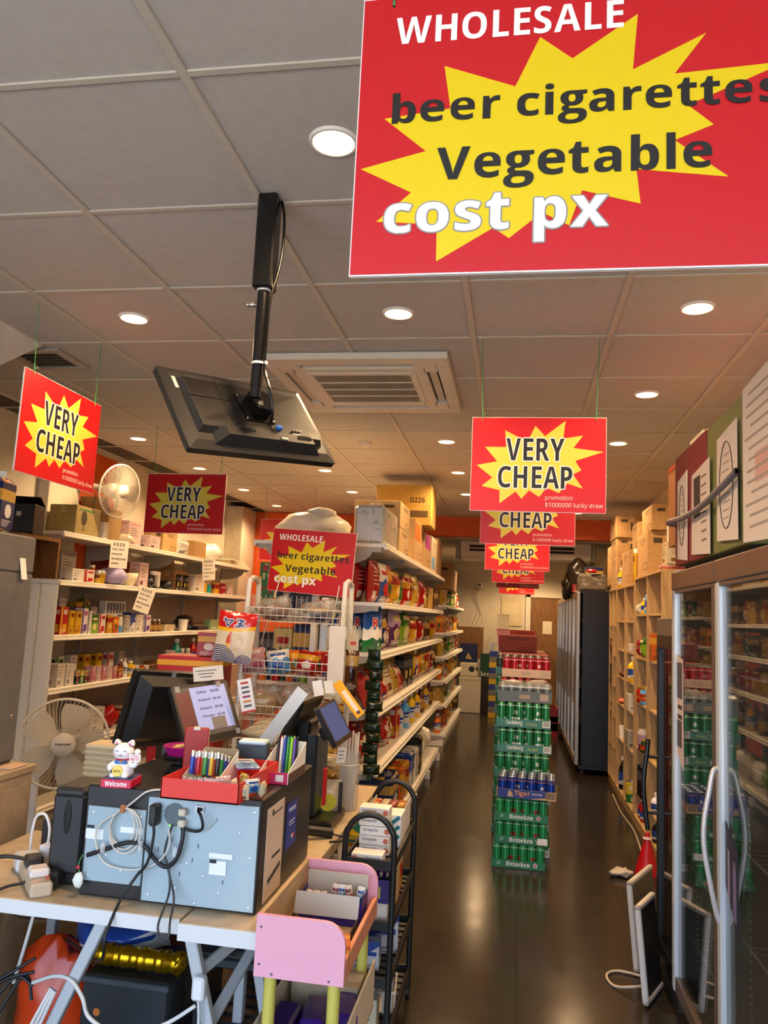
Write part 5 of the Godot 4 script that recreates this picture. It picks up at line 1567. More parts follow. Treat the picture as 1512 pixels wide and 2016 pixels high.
func build_cash_machine() -> void:
	var t := thing("cash_machine", "black cash machine with pale blue rear panels and taped cables", "machine", Vector3.ZERO)
	var black := mat(C("131212"), 0.42)
	var panel := toned("zinc", C("a0b4ba"), 0.5, 0.6, 0.012, 0.07)
	var screw := mat(C("d9dcda"), 0.3, 0.7)
	part("body", S().slab(-1.229, 0.751, -2.76, -0.690, 1.06, -2.205, 0.004), black, t)
	part("rear_panel", S().slab(-1.032, 0.757, -2.205, -0.697, 1.042, -2.199, 0.0015), panel, t)
	part("rear_panel", S().slab(-1.217, 0.795, -2.205, -1.036, 1.003, -2.197, 0.0015), panel, t)
	for q in [[-0.71, 1.025], [-0.71, 0.77], [-0.87, 0.765], [-1.01, 0.775], [-0.715, 0.9], [-0.75, 0.965], [-1.2, 0.985], [-1.05, 0.985], [-1.2, 0.81], [-1.05, 0.815], [-1.15, 0.87], [-1.1, 0.83], [-0.9, 0.87], [-0.85, 0.84], [-0.93, 0.8], [-0.8, 0.8]]:
		part("screw", S().put(Transform3D(Basis(Vector3.RIGHT, PI / 2), Vector3(q[0], q[1], -2.197))).lathe(P([0.0032, -0.002, 0.0032, 0.001, 0.0, 0.0018]), 8), screw, t)
	# cooling holes, slanted
	var vent := S()
	for k in 13:
		var d := -0.03 + 0.005 * k
		var l := sqrt(maxf(0.0, 0.032 * 0.032 - d * d))
		if l > 0.004:
			vent.put(Transform3D(Basis(Vector3.BACK, -0.5), Vector3(-0.948, 1.0, -2.1985))).box(Vector3(d, 0, 0), Vector3(0.0028, l * 2, 0.001))
	part("cooling_slots", vent, mat(C("1a1d1e"), 0.7), t).set_meta("kind", "stuff")
	for q in [[-1.19, 0.925, 0.055, 0.028], [-1.075, 0.945, 0.07, 0.016], [-0.8, 0.9, 0.07, 0.014], [-0.807, 0.868, 0.05, 0.038]]:
		part("white_label", S().box(Vector3(q[0], q[1], -2.196), Vector3(q[2], q[3], 0.0006)), mat(C("dfe3e4"), 0.6), t)
	part("label_logo", S().box(Vector3(-1.203, 0.945, -2.1955), Vector3(0.022, 0.008, 0.001)).box(Vector3(-0.822, 0.884, -2.1955), Vector3(0.02, 0.009, 0.001)), mat(C("16181a"), 0.6), t)
	for q in [[-0.95, 0.93], [-0.87, 0.92], [-0.885, 0.88], [-0.79, 0.83], [-0.92, 0.84], [-0.99, 0.9]]:
		part("slot_hole", S().box(Vector3(q[0], q[1], -2.1985), Vector3(0.0022, 0.012, 0.0008)), mat(C("101314"), 0.8), t)
	part("network_port", S().box(Vector3(-0.872, 1.022, -2.196), Vector3(0.026, 0.018, 0.006), 0.001), mat(C("c9cdcc"), 0.3, 0.6), t)
	part("port_opening", S().box(Vector3(-0.872, 1.022, -2.1927), Vector3(0.016, 0.011, 0.001)), mat(C("0d0d0d"), 0.8), t)
	for k in 2:
		part("connector", S().box(Vector3(-0.918, 1.012 - 0.03 * k, -2.186), Vector3(0.022, 0.02, 0.026), 0.004), mat(C("c9bfa4"), 0.5), t)
	part("power_plug", S().box(Vector3(-1.0, 1.0, -2.18), Vector3(0.026, 0.06, 0.036), 0.006), black, t)
	part("latch", S().put(Transform3D(Basis(Vector3.BACK, -0.7), Vector3(-0.832, 0.985, -2.194))).box(Vector3.ZERO, Vector3(0.004, 0.04, 0.006), 0.001), mat(C("b6bab8"), 0.35, 0.7), t)
	part("indicator_light", S().box(Vector3(-0.955, 0.972, -2.187), Vector3(0.006, 0.004, 0.002)), glow(C("7ad83a"), 1.2), t)
	var blackc := mat(C("0f0f10"), 0.5)
	var whitec := mat(C("c8c3b6"), 0.5)
	# cables held on the panel
	part("black_cable", S().tube(curve([-1.0, 0.985, -2.165, -0.992, 0.95, -2.165, -1.004, 0.874, -2.165, -1.035, 0.831, -2.165, -1.064, 0.773, -2.14, -1.072, 0.7, -2.09, -1.08, 0.64, -2.10, -1.127, 0.60, -2.16, -1.2, 0.57, -2.25, -1.36, 0.54, -2.4], 7), 0.0042, 8), blackc, t)
	part("black_loom", S().tube(curve([-1.2, 0.868, -2.185, -1.14, 0.892, -2.182, -1.078, 0.915, -2.182, -1.024, 0.911, -2.18, -0.99, 0.88, -2.178, -0.955, 0.862, -2.178, -0.925, 0.885, -2.178, -0.912, 0.937, -2.18, -0.915, 0.975, -2.186], 7), 0.0062, 8), blackc, t)
	part("grey_cable", S().tube(curve([-0.946, 0.975, -2.182, -0.962, 0.906, -2.18, -0.951, 0.866, -2.18, -0.915, 0.79, -2.16, -0.897, 0.75, -2.105, -0.892, 0.715, -2.09, -0.91, 0.705, -2.09, -0.926, 0.74, -2.095, -0.93, 0.80, -2.16, -0.945, 0.86, -2.18], 7), 0.0032, 8), mat(C("2c2d2e"), 0.5), t)
	part("port_cable", S().tube(curve([-0.872, 1.022, -2.18, -0.855, 1.01, -2.165, -0.85, 0.98, -2.17, -0.872, 0.965, -2.18, -0.92, 0.968, -2.184], 6), 0.004, 8), blackc, t)
	var coil := S()
	for k in 3:
		var pts := PackedVector3Array()
		for q in 28:
			var w := TAU * q / 28.0
			pts.append(Vector3(-1.098 + 0.006 * k + cos(w) * (0.037 + 0.006 * k), 0.955 - 0.004 * k + sin(w) * (0.05 + 0.006 * k), -2.186 + 0.004 * k))
		coil.tube(pts, 0.0026, 6, true)
	part("coiled_cord", coil, whitec, t).set_meta("kind", "stuff")
	part("white_cable", S().tube(curve([-0.97, 1.066, -2.19, -1.01, 1.064, -2.195, -1.04, 1.055, -2.192, -1.07, 1.03, -2.188, -1.1, 1.005, -2.184, -1.16, 0.965, -2.182, -1.178, 0.92, -2.182, -1.145, 0.855, -2.182, -1.06, 0.842, -2.182, -0.985, 0.868, -2.178, -0.95, 0.915, -2.178, -0.955, 0.965, -2.18], 7), 0.0028, 7), whitec, t)
	part("tape_tab", S().box(Vector3(-1.098, 1.008, -2.176), Vector3(0.014, 0.022, 0.012), 0.003), mat(C("a5643a"), 0.6), t)
	for q in [[-1.15, 0.895], [-1.035, 0.91], [-0.93, 0.905]]:
		part("tape_piece", S().box(Vector3(q[0], q[1], -2.178), Vector3(0.014, 0.03, 0.014), 0.004), clear(C("dfe3e2"), 0.45, 0.2), t)
	var kc := thing("key_charm", "small white key charm dangling at the cash machine's lower corner", "charm", Vector3(-1.217, 0.8, -2.19))
	part("charm", S().lump(Vector3(0, 0.0, 0.012), Vector3(0.016, 0.022, 0.01), rng, 0.1), mat(C("d8dcd2"), 0.4), kc)
	part("cord", S().tube(curve([0, 0.02, 0.01, -0.004, 0.045, 0.01, 0.004, 0.07, 0.006], 4), 0.0018, 5), mat(C("3a8a4a"), 0.5), kc)
	part("ring", S().lump(Vector3(-0.004, 0.035, 0.012), Vector3(0.006, 0.006, 0.006), rng, 0.1, 8, 6), mat(C("b02a3a"), 0.4), kc)
	# payment poster on the machine's aisle side
	var p := thing("payment_poster", "tall white payment poster taped to the cash machine's side", "poster", Vector3(-0.6885, 0.752, -2.34), PI / 2)
	part("sheet", S().box(Vector3(0, 0.14, 0.0), Vector3(0.17, 0.26, 0.0012)), mat(C("cdb9a6"), 0.75), p)
	part("dark_strip", S().put(Transform3D(Basis(Vector3.BACK, 0.18), Vector3(0.01, 0.07, 0.001))).box(Vector3.ZERO, Vector3(0.12, 0.014, 0.0008)), mat(C("3a3634"), 0.7), p)
	part("text_row", S().box(Vector3(0.02, 0.12, 0.001), Vector3(0.08, 0.008, 0.0008)), mat(C("3a3634"), 0.7), p)
	part("text_row", S().box(Vector3(0.02, 0.245, 0.001), Vector3(0.09, 0.005, 0.0008)), mat(C("5a5450"), 0.7), p)
	part("emblem", S().put(Transform3D(Basis(Vector3.RIGHT, PI / 2), Vector3(-0.03, 0.25, 0.001))).lathe(P([0.01, -0.0004, 0.01, 0.0004, 0, 0.0004]), 14), mat(C("4a4542"), 0.7), p)
	var q2 := thing("payment_card", "blue payment card taped beside the tall white poster", "poster", Vector3(-0.6885, 0.85, -2.52), PI / 2)
	part("sheet", S().box(Vector3(0, 0.07, 0), Vector3(0.11, 0.14, 0.0012)), mat(C("23368e"), 0.5), q2)
	part("lettering", letters("Unipay", -0.04, 0.108, 0.04, 0.126, 0.0008), mat(C("d9dcec"), 0.5), q2)
	part("text_row", S().box(Vector3(0, 0.08, 0.001), Vector3(0.06, 0.004, 0.0006)).box(Vector3(0, 0.07, 0.001), Vector3(0.05, 0.004, 0.0006)), mat(C("b9c0dc"), 0.5), q2)
	part("card_badge", S().box(Vector3(0.03, 0.03, 0.001), Vector3(0.016, 0.012, 0.0006)), mat(C("c8303a"), 0.5), q2)
	part("card_badge", S().box(Vector3(0.01, 0.03, 0.001), Vector3(0.016, 0.012, 0.0006)), mat(C("d9c09a"), 0.5), q2)

func build_machine_top() -> void:
	var y := 1.0615
	# beckoning cat on its red plinth
	var t := thing("lucky_cat", "white beckoning cat figurine on a red welcome plinth", "figurine", Vector3(-1.135, y, -2.225), 0.12)
	t.scale = Vector3.ONE * 0.92
	part("plinth", S().box(Vector3(0, 0.013, 0), Vector3(0.098, 0.026, 0.098), 0.002), mat(C("c4143c"), 0.4), t)
	part("plinth_top", S().box(Vector3(0, 0.0265, 0), Vector3(0.094, 0.003, 0.094)), mat(C("2c3563"), 0.5), t)
	part("lettering", letters("Welcome", -0.035, 0.006, 0.035, 0.022, 0.0492), mat(C("f0e8ea"), 0.5), t)
	var w := mat(C("e8e4e0"), 0.35)
	var body := S().put(Transform3D(Basis.IDENTITY, Vector3(0, 0.028, 0))).lathe(P([0, 0, 0.03, 0.0, 0.036, 0.012, 0.034, 0.03, 0.026, 0.048, 0.016, 0.056, 0.0, 0.06]), 20, true)
	body.t = Transform3D.IDENTITY
	body.lump(Vector3(0, 0.105, 0.002), Vector3(0.034, 0.028, 0.028), rng, 0.0, 18, 12)
	for s in [-1.0, 1.0]:
		body.lump(Vector3(s * 0.02, 0.035, 0.026), Vector3(0.012, 0.009, 0.014), rng, 0.0, 10, 8)
		body.put(Transform3D(Basis(Vector3.BACK, -s * 0.35), Vector3(s * 0.022, 0.128, 0))).lathe(P([0.012, 0, 0.011, 0.006, 0.005, 0.014, 0, 0.016]), 10, true)
		body.t = Transform3D.IDENTITY
	body.tube(curve([-0.024, 0.07, 0.01, -0.034, 0.06, 0.022, -0.022, 0.05, 0.034], 4), 0.009, 8)
	body.tube(curve([0.024, 0.068, 0.006, 0.044, 0.066, 0.012, 0.05, 0.088, 0.014, 0.05, 0.104, 0.014], 4), 0.0085, 8)
	body.lump(Vector3(0.05, 0.108, 0.015), Vector3(0.011, 0.01, 0.01), rng, 0.0, 10, 8)
	part("body", body, w, t)
	for s in [-1.0, 1.0]:
		part("inner_ear", S().put(Transform3D(Basis(Vector3.BACK, -s * 0.35), Vector3(s * 0.022, 0.129, 0.006))).lathe(P([0.007, 0, 0.004, 0.007, 0, 0.01]), 8, true), mat(C("d85a78"), 0.5), t)
		part("eye", S().tube(curve([s * 0.007, 0.108, 0.0285, s * 0.012, 0.1115, 0.0278, s * 0.018, 0.108, 0.0262], 4), 0.0009, 5), mat(C("2a211e"), 0.5), t)
		part("cheek", S().put(Transform3D(Basis(Vector3.RIGHT, PI / 2), Vector3(s * 0.02, 0.1, 0.0235))).lathe(P([0.005, 0, 0.004, 0.0012, 0, 0.0014]), 10, true), mat(C("e8b0b2"), 0.6), t)
		part("mouth", S().tube(curve([0, 0.098, 0.0295, s * 0.004, 0.0945, 0.029, s * 0.0085, 0.097, 0.028], 4), 0.0008, 5), mat(C("5a2a2a"), 0.5), t)
	part("nose", S().lump(Vector3(0, 0.101, 0.0297), Vector3(0.0025, 0.0018, 0.0018), rng, 0.0, 8, 6), mat(C("c88a6a"), 0.5), t)
	part("bib", S().lump(Vector3(0, 0.072, 0.017), Vector3(0.022, 0.012, 0.012), rng, 0.0, 12, 8), mat(C("3a6fb0"), 0.5), t)
	part("collar", S().put(Transform3D(Basis.IDENTITY, Vector3(0, 0.082, 0.002))).lathe(P([0.022, -0.002, 0.0245, 0, 0.022, 0.003]), 16), mat(C("c0183a"), 0.4), t)
	part("bell", S().lump(Vector3(0.002, 0.078, 0.027), Vector3(0.004, 0.004, 0.004), rng, 0.0, 8, 6), mat(C("d8b040"), 0.3, 0.6), t)
	part("coin", S().put(Transform3D(Basis(Vector3.RIGHT, PI / 2 - 0.15), Vector3(-0.004, 0.05, 0.034))).lathe(P([0, -0.002, 0.017, -0.002, 0.018, 0, 0.017, 0.002, 0, 0.002]), 18), mat(C("d9bf3a"), 0.35), t)
	part("lettering", letters("NETS", -0.015, 0.046, 0.007, 0.053, 0.0372), mat(C("9a6a1a"), 0.5), t)
	part("paddle", S().box(Vector3(0.047, 0.091, 0.026), Vector3(0.036, 0.022, 0.002)), mat(C("efe9e6"), 0.5), t)
	part("lettering", letters("NETS", 0.033, 0.083, 0.061, 0.0915, 0.0271), mat(C("c0243c"), 0.5), t)
	part("lettering", letters("TAP WITH", 0.034, 0.094, 0.06, 0.099, 0.0271), mat(C("c0243c"), 0.5), t)
	# red tray
	var tr := thing("red_tray", "bright red open carton tray of lighters and sweets on the cash machine", "tray", Vector3(-0.848, y, -2.3))
	var rm := mat(C("d2240f"), 0.4)
	part("base", S().box(Vector3(0, 0.002, 0), Vector3(0.228, 0.004, 0.36)), rm, tr)
	for s in [-1.0, 1.0]:
		part("side_wall", S().box(Vector3(s * 0.113, 0.0275, 0), Vector3(0.003, 0.055, 0.36)), rm, tr)
		part("end_wall", S().box(Vector3(0, 0.0275, s * 0.1785), Vector3(0.23, 0.055, 0.003)), rm, tr)
	var lb := thing("lighter_box", "white display box of lighters with green rings in the red tray", "box", Vector3(-0.9, y + 0.005, -2.33), 0.0)
	part("base", S().box(Vector3(0, 0.003, 0), Vector3(0.11, 0.005, 0.16)), mat(C("e3e3de"), 0.6), lb)
	var wedge := P([-0.08, 0.0, 0.08, 0.0, 0.08, 0.03, -0.08, 0.085])
	for s in [-1.0, 1.0]:
		var sd := S()
		sd.t = Transform3D(Basis(Vector3.UP, -PI / 2), Vector3(s * 0.056, 0, 0))
		sd.plate(wedge, -0.001, 0.001)
		part("side", sd, mat(C("e3e3de"), 0.6), lb)
	part("back", S().box(Vector3(0, 0.045, -0.081), Vector3(0.11, 0.09, 0.002)), mat(C("a58f6a"), 0.8), lb)
	for k in 2:
		var rg := PackedVector3Array()
		for q in 16:
			rg.append(Vector3(-0.03 + 0.03 * k + cos(TAU * q / 16) * 0.012, 0.022 + sin(TAU * q / 16) * 0.012, 0.0825))
		part("printed_ring", S().tube(rg, 0.0015, 5, true), mat(C("3f9a4a"), 0.6), lb)
	part("front", S().box(Vector3(0, 0.015, 0.081), Vector3(0.11, 0.03, 0.002)), mat(C("e3e3de"), 0.6), lb)
	var lm := S().lathe(P([0, 0, 0.007, 0, 0.007, 0.05]), 8).mesh()
	var lh := S().lathe(P([0.0072, 0.05, 0.0072, 0.066, 0.004, 0.068, 0, 0.068]), 8).mesh()
	var cols := ["1d3fa0", "b01c1c", "2f8a3a", "caa51e", "1a1a1a", "7a2a8a", "c8641a"]
	for k in 20:
		var l := thing("lighter", "%s pocket lighter, %s row %s from the cat side in the white display" % [["blue", "red", "green", "yellow", "black", "purple", "orange"][k % 7], nth(k / 5), nth(k % 5)], "lighter", Vector3(-0.94 + 0.02 * (k % 5), y + 0.0115 + 0.009 * (3 - k / 5), -2.275 - 0.03 * (k / 5)), 0.0, "lighters in the display box")
		l.rotation.x = -0.1
		part("body", lm, mat(C(cols[k % 7]), 0.25), l)
		part("metal_hood", lh, mat(C("c9c7c0"), 0.25, 0.9), l)
	var rb := thing("red_notebook", "worn dark red notebook standing behind the red tray", "notebook", Vector3(-0.99, y, -2.42), 0.3)
	part("cover", S().box(Vector3(0, 0.075, 0), Vector3(0.075, 0.15, 0.022), 0.003), toned("oxblood", C("a02018"), 0.5, 6.0, 0.03, 0.1), rb)
	part("page_block", S().box(Vector3(0.002, 0.076, 0), Vector3(0.074, 0.142, 0.016)), mat(C("b08a6a"), 0.8), rb)
	part("tape", S().box(Vector3(0, 0.148, 0.0), Vector3(0.02, 0.008, 0.024)), mat(C("c9bfae"), 0.4), rb)
	for k in 7:
		article("bag", ["cream", "palepink", "white", "busygold", "cream", "sky", "cream"][k], 0.05, 0.04, 0.022, Vector3(-0.83 + 0.022 * k, y + 0.006 + 0.012 * (k % 2), -2.16 - 0.03 * (k % 4)), 0.8 * k, "small wrapped sweet, %s from the lighters in the red tray" % nth(k), "sweet", "sweets in the red tray", "wrapped_sweet")
	article("box", "sky", 0.07, 0.008, 0.13, Vector3(-0.815, y + 0.05, -2.4), 0.5, "light blue card lying on the red tray's sweets", "card", "", "blue_card")
	var bx := thing("grey_box", "dark grey printed box behind the red tray", "box", Vector3(-0.835, y, -2.53), 0.1)
	part("body", S().box(Vector3(0, 0.05, 0), Vector3(0.1, 0.1, 0.05), 0.002), mat(C("2f3a40"), 0.4), bx)
	part("printed_title", S().box(Vector3(-0.005, 0.03, 0.0255), Vector3(0.06, 0.008, 0.0008)).box(Vector3(0.01, 0.018, 0.0255), Vector3(0.04, 0.005, 0.0008)), mat(C("b4babb"), 0.5), bx)
	part("paper_lid", S().box(Vector3(0, 0.102, 0), Vector3(0.09, 0.012, 0.06), 0.004), mat(C("b9d2dc"), 0.6), bx)
	# pen display
	var pb := thing("pen_box", "white and pink display box of pens at the machine's far corner", "box", Vector3(-0.725, y, -2.51), 0.0)
	part("base", S().box(Vector3(0, 0.003, 0), Vector3(0.09, 0.005, 0.2)), mat(C("d8d4cc"), 0.6), pb)
	var pw := P([-0.1, 0.0, 0.1, 0.0, 0.1, 0.035, -0.1, 0.1])
	for s in [-1.0, 1.0]:
		var sd := S()
		sd.t = Transform3D(Basis(Vector3.UP, -PI / 2), Vector3(s * 0.046, 0, 0))
		sd.plate(pw, -0.001, 0.001)
		part("side", sd, mat(C("e6e3dd"), 0.6), pb)
	part("front", S().box(Vector3(0, 0.0175, 0.101), Vector3(0.09, 0.035, 0.002)), mat(C("b81d54"), 0.5), pb)
	part("barcode", S().box(Vector3(0.02, 0.018, 0.1025), Vector3(0.025, 0.02, 0.001)), mat(C("d9d6d2"), 0.6), pb)
	part("side_band", S().box(Vector3(0.0475, 0.016, 0), Vector3(0.001, 0.03, 0.198)), mat(C("5a4030"), 0.6), pb)
	part("back", S().box(Vector3(0, 0.05, -0.101), Vector3(0.09, 0.1, 0.002)), mat(C("e6e3dd"), 0.6), pb)
	var pen := S().lathe(P([0, 0, 0.0045, 0, 0.0045, 0.1, 0.003, 0.112, 0, 0.114]), 8).mesh()
	for k in 12:
		var pp := tag(part("ballpoint_pen", pen, mat(C(["1c1c1c", "d8d8d2", "1d3fa0", "2f8a3a", "8ac82a", "5a3a9a", "b81d2a", "e8e4da", "22408a", "3aa04a", "a0c83a", "1a1a1a"][k]), 0.35)), "%s pen, %s from the till in the pen display box" % [["black", "white", "blue", "green", "lime", "violet", "red", "ivory", "navy", "leaf green", "yellow green", "jet black"][k], nth(k)], "pen", "pens in the display box")
		pp.position = Vector3(-0.757 + 0.011 * (k % 6), y + 0.0075, -2.54 - 0.03 * (k / 6))
		pp.rotation.x = -0.12
	# scale with magenta dish
	var sc := thing("weighing_dish", "magenta dish on a small black scale behind the cat", "scale", Vector3(-1.06, y, -2.46))
	part("foot", S().lathe(P([0, 0, 0.035, 0, 0.038, 0.012, 0.03, 0.02, 0.012, 0.026, 0.012, 0.04]), 20), mat(C("2a2726"), 0.35), sc)
	part("plate", S().put(Transform3D(Basis.IDENTITY, Vector3(0, 0.04, 0))).lathe(P([0, 0, 0.05, 0, 0.055, 0.012, 0.05, 0.016, 0, 0.012]), 22), mat(C("181616"), 0.3), sc)
	part("dish", S().put(Transform3D(Basis.IDENTITY, Vector3(0.005, 0.054, 0))).lathe(P([0, 0, 0.045, 0, 0.06, 0.03, 0.057, 0.031, 0.043, 0.004, 0, 0.004]), 22), mat(C("a3156c"), 0.18), sc)
	part("sweets", S().lump(Vector3(0, 0.075, 0), Vector3(0.03, 0.012, 0.03), rng, 0.3), mat(C("b89058"), 0.25), sc).set_meta("kind", "stuff")

func screen_pose(o: Node3D, at: Vector3, yaw: float, pitch: float, roll := 0.0) -> void:
	o.rotation_order = EULER_ORDER_YXZ
	o.position = at
	o.rotation = Vector3(deg_to_rad(pitch), deg_to_rad(yaw), deg_to_rad(roll))

func build_tills() -> void:
	var black := mat(C("141212"), 0.35)
	var bezel := mat(C("221e1d"), 0.3)
	# first till: staff screen with its back to the aisle, customer display facing it
	var h := thing("till_screen", "large black till screen seen from behind with a blue power light", "till", Vector3.ZERO)
	screen_pose(h, Vector3(-1.31, 1.20, -2.88), 58.6, 13.9, -4.2)
	part("housing", S().plate(rounded(0.36, 0.29, 0.012), -0.02, 0.012), black, h)
	part("back_cover", taper(0.33, 0.26, 0.24, 0.2, 0.012, 0.045), black, h)
	part("screen", S().box(Vector3(0, 0, -0.021), Vector3(0.33, 0.25, 0.001)), mat(C("26405a"), 0.1), h)
	part("power_light", S().box(Vector3(-0.13, -0.13, 0.0135), Vector3(0.012, 0.006, 0.003), 0.001), glow(C("1a6cff"), 3.0), h)
	part("tape", S().box(Vector3(-0.02, 0.135, 0.013), Vector3(0.02, 0.024, 0.001)), mat(C("77797a"), 0.4), h)
	var st := thing("till_pedestal", "black till base standing on the back counter", "till", Vector3(-1.3, 0.7505, -2.98), 1.0)
	part("foot", S().box(Vector3(0, 0.02, 0), Vector3(0.26, 0.04, 0.22), 0.008), black, st)
	part("neck", S().box(Vector3(0, 0.21, -0.03), Vector3(0.12, 0.36, 0.06), 0.01), black, st)
	var d := thing("customer_display", "customer display showing amounts, tilted up on the till", "display", Vector3.ZERO)
	screen_pose(d, Vector3(-1.156, 1.195, -2.9), 63.0, -25.4, 3.6)
	part("bezel", S().plate(rounded(0.285, 0.228, 0.012), -0.014, 0.006), bezel, d)
	part("screen", S().box(Vector3(-0.002, 0.006, 0.0063), Vector3(0.262, 0.19, 0.001)), mat(C("6e665e"), 0.15), d)
	part("screen_left", S().box(Vector3(-0.098, 0.0, 0.0068), Vector3(0.066, 0.17, 0.0008)), mat(C("7a4642"), 0.25), d)
	part("screen_lit", S().box(Vector3(0.03, 0.014, 0.0068), Vector3(0.18, 0.17, 0.0008)), glow(C("aab0dc"), 0.32), d)
	var ink_ := mat(C("4c5078"), 0.6)
	for k in 4:
		part("lettering", letters(["Sales:    $0.00", "Deposit:  $0.00", "Return:   $0.00", "Change:   $0.00"][k], -0.03, 0.072 - 0.032 * k, 0.085, 0.084 - 0.032 * k, 0.0074), ink_, d)
	part("screen_window", S().box(Vector3(0.045, -0.048, 0.0074), Vector3(0.07, 0.045, 0.0006)), mat(C("8a8078"), 0.5), d)
	part("stand_arm", S().box(Vector3(0, -0.03, -0.04), Vector3(0.06, 0.06, 0.06), 0.01), bezel, d)
	for q in [[-0.115, 0.1], [0.09, 0.1], [0.125, -0.095]]:
		part("corner_tape", S().box(Vector3(q[0], q[1], 0.0075), Vector3(0.022, 0.022, 0.0008)), mat(C("9a9890"), 0.4), d)
	var sl := thing("paper_slip", "white handwritten slip taped above the customer display", "note", Vector3.ZERO)
	screen_pose(sl, Vector3(-1.19, 1.335, -2.93), 50.0, -10.0, 4.0)
	part("sheet", S().box(Vector3(0.02, 0, 0), Vector3(0.13, 0.055, 0.001)), mat(C("d9d3c8"), 0.8), sl)
	for k in 3:
		part("handwriting", S().box(Vector3(0.01, 0.012 - 0.012 * k, 0.001), Vector3(0.09 - 0.02 * k, 0.003, 0.0006)), mat(C("5a5650"), 0.8), sl)
	var pc := thing("payment_leaflet", "narrow white payment leaflet clipped beside the customer display", "leaflet", Vector3.ZERO)
	screen_pose(pc, Vector3(-1.035, 1.255, -3.0), 25.0, -12.0, 12.0)
	part("sheet", S().box(Vector3.ZERO, Vector3(0.055, 0.13, 0.001)), mat(C("e3dcd2"), 0.7), pc)
	part("foot_band", S().box(Vector3(0, -0.062, 0.0008), Vector3(0.055, 0.008, 0.001)), mat(C("b8302a"), 0.6), pc)
	for k in 6:
		part("printed_row", S().box(Vector3(0, 0.05 - 0.018 * k, 0.0008), Vector3(0.03, 0.008, 0.0008)), mat(C(["b8302a", "4a4a52", "4a4a52", "8a2a4a", "c87a2a", "4a4a52"][k]), 0.7), pc)
	# second till, seen edge on
	var e := thing("till_screen", "second black till seen edge on with a taped receipt strip", "till", Vector3(-0.83, 0.7485, -3.2), 0.0)
	part("foot", S().box(Vector3(0.03, 0.02, 0), Vector3(0.24, 0.04, 0.26), 0.008), black, e)
	part("column", S().box(Vector3(-0.0, 0.22, 0), Vector3(0.06, 0.38, 0.14), 0.01), black, e)
	part("staff_screen", S().put(Transform3D(Basis(Vector3.BACK, -0.42), Vector3(-0.05, 0.36, 0))).box(Vector3.ZERO, Vector3(0.035, 0.3, 0.34), 0.01), black, e)
	part("side_body", S().box(Vector3(0.045, 0.2, 0.0), Vector3(0.05, 0.32, 0.2), 0.008), mat(C("23282a"), 0.35), e)
	part("cable", S().tube(curve([-0.02, 0.36, 0.12, 0.0, 0.25, 0.19, -0.02, 0.12, 0.18, 0.05, 0.02, 0.15], 5), 0.004, 6), black, e)
	var d2 := thing("customer_display", "small blue customer display on the second till, facing the aisle", "display", Vector3.ZERO)
	screen_pose(d2, Vector3(-0.7, 1.16, -3.12), 84.0, -30.0, 4.0)
	part("bezel", S().plate(rounded(0.22, 0.17, 0.01), -0.014, 0.006), bezel, d2)
	part("screen", S().box(Vector3(0, 0.004, 0.0063), Vector3(0.195, 0.14, 0.001)), glow(C("3f4f8a"), 0.18), d2)
	part("bracket_arm", S().box(Vector3(-0.0, -0.02, -0.04), Vector3(0.05, 0.05, 0.06), 0.008), black, d2)
	var yt := thing("yellow_tag", "yellow barcode tag taped on the second till's display", "tag", Vector3.ZERO)
	screen_pose(yt, Vector3(-0.668, 1.245, -3.22), 40.0, -25.0, 32.0)
	part("card", S().box(Vector3.ZERO, Vector3(0.046, 0.17, 0.0015)), mat(C("d8980f"), 0.5), yt)
	part("barcode", S().box(Vector3(0, -0.01, 0.0012), Vector3(0.022, 0.1, 0.0008)), mat(C("cfc6b2"), 0.6), yt)
	part("stamp", S().box(Vector3(0, -0.068, 0.0012), Vector3(0.016, 0.014, 0.0008)), mat(C("4a2a4a"), 0.6), yt)
	var ps := thing("price_note", "small white price note stuck under the second till's display", "note", Vector3.ZERO)
	screen_pose(ps, Vector3(-0.665, 1.035, -3.12), 60.0, 0.0, -6.0)
	part("sheet", S().box(Vector3.ZERO, Vector3(0.05, 0.06, 0.001)), mat(C("d8d1c6"), 0.8), ps)
	for k in 3:
		part("printed_row", S().box(Vector3(0, 0.015 - 0.014 * k, 0.0008), Vector3(0.03, 0.003, 0.0006)), mat(C("4a4640"), 0.8), ps)
	var n2 := thing("price_note", "white note curled over the second till's top", "note", Vector3.ZERO)
	screen_pose(n2, Vector3(-0.745, 1.3, -3.05), 30.0, -10.0, 10.0)
	part("sheet", S().box(Vector3(-0.014, 0, 0), Vector3(0.04, 0.06, 0.001)), mat(C("d9d3c8"), 0.8), n2)
	var n3 := thing("price_note", "second white note tucked beside the yellow barcode tag", "note", Vector3.ZERO)
	screen_pose(n3, Vector3(-0.745, 1.3, -3.05), 30.0, -10.0, 10.0)
	part("sheet", S().box(Vector3(0.03, -0.002, 0.003), Vector3(0.036, 0.05, 0.001)), mat(C("d2c9ba"), 0.8), n3)
	var s := S()
	s.put(Transform3D(Basis(Vector3.BACK, -0.6), Vector3(-0.86, 1.19, -2.93))).box(Vector3.ZERO, Vector3(0.05, 0.26, 0.0015))
	s.put(Transform3D(Basis(Vector3.BACK, -0.9), Vector3(-0.955, 1.075, -2.925))).box(Vector3.ZERO, Vector3(0.045, 0.06, 0.0015))
	part("receipt_strip", s, mat(C("c9c6bd"), 0.3), e).position = Vector3(0.83, -0.7485, 3.2)
	part("red_marker", S().box(Vector3(-0.705, 0.93, -3.03), Vector3(0.012, 0.14, 0.03), 0.003), mat(C("b01018"), 0.4), e).position = Vector3(0.83, -0.7485, 3.2)
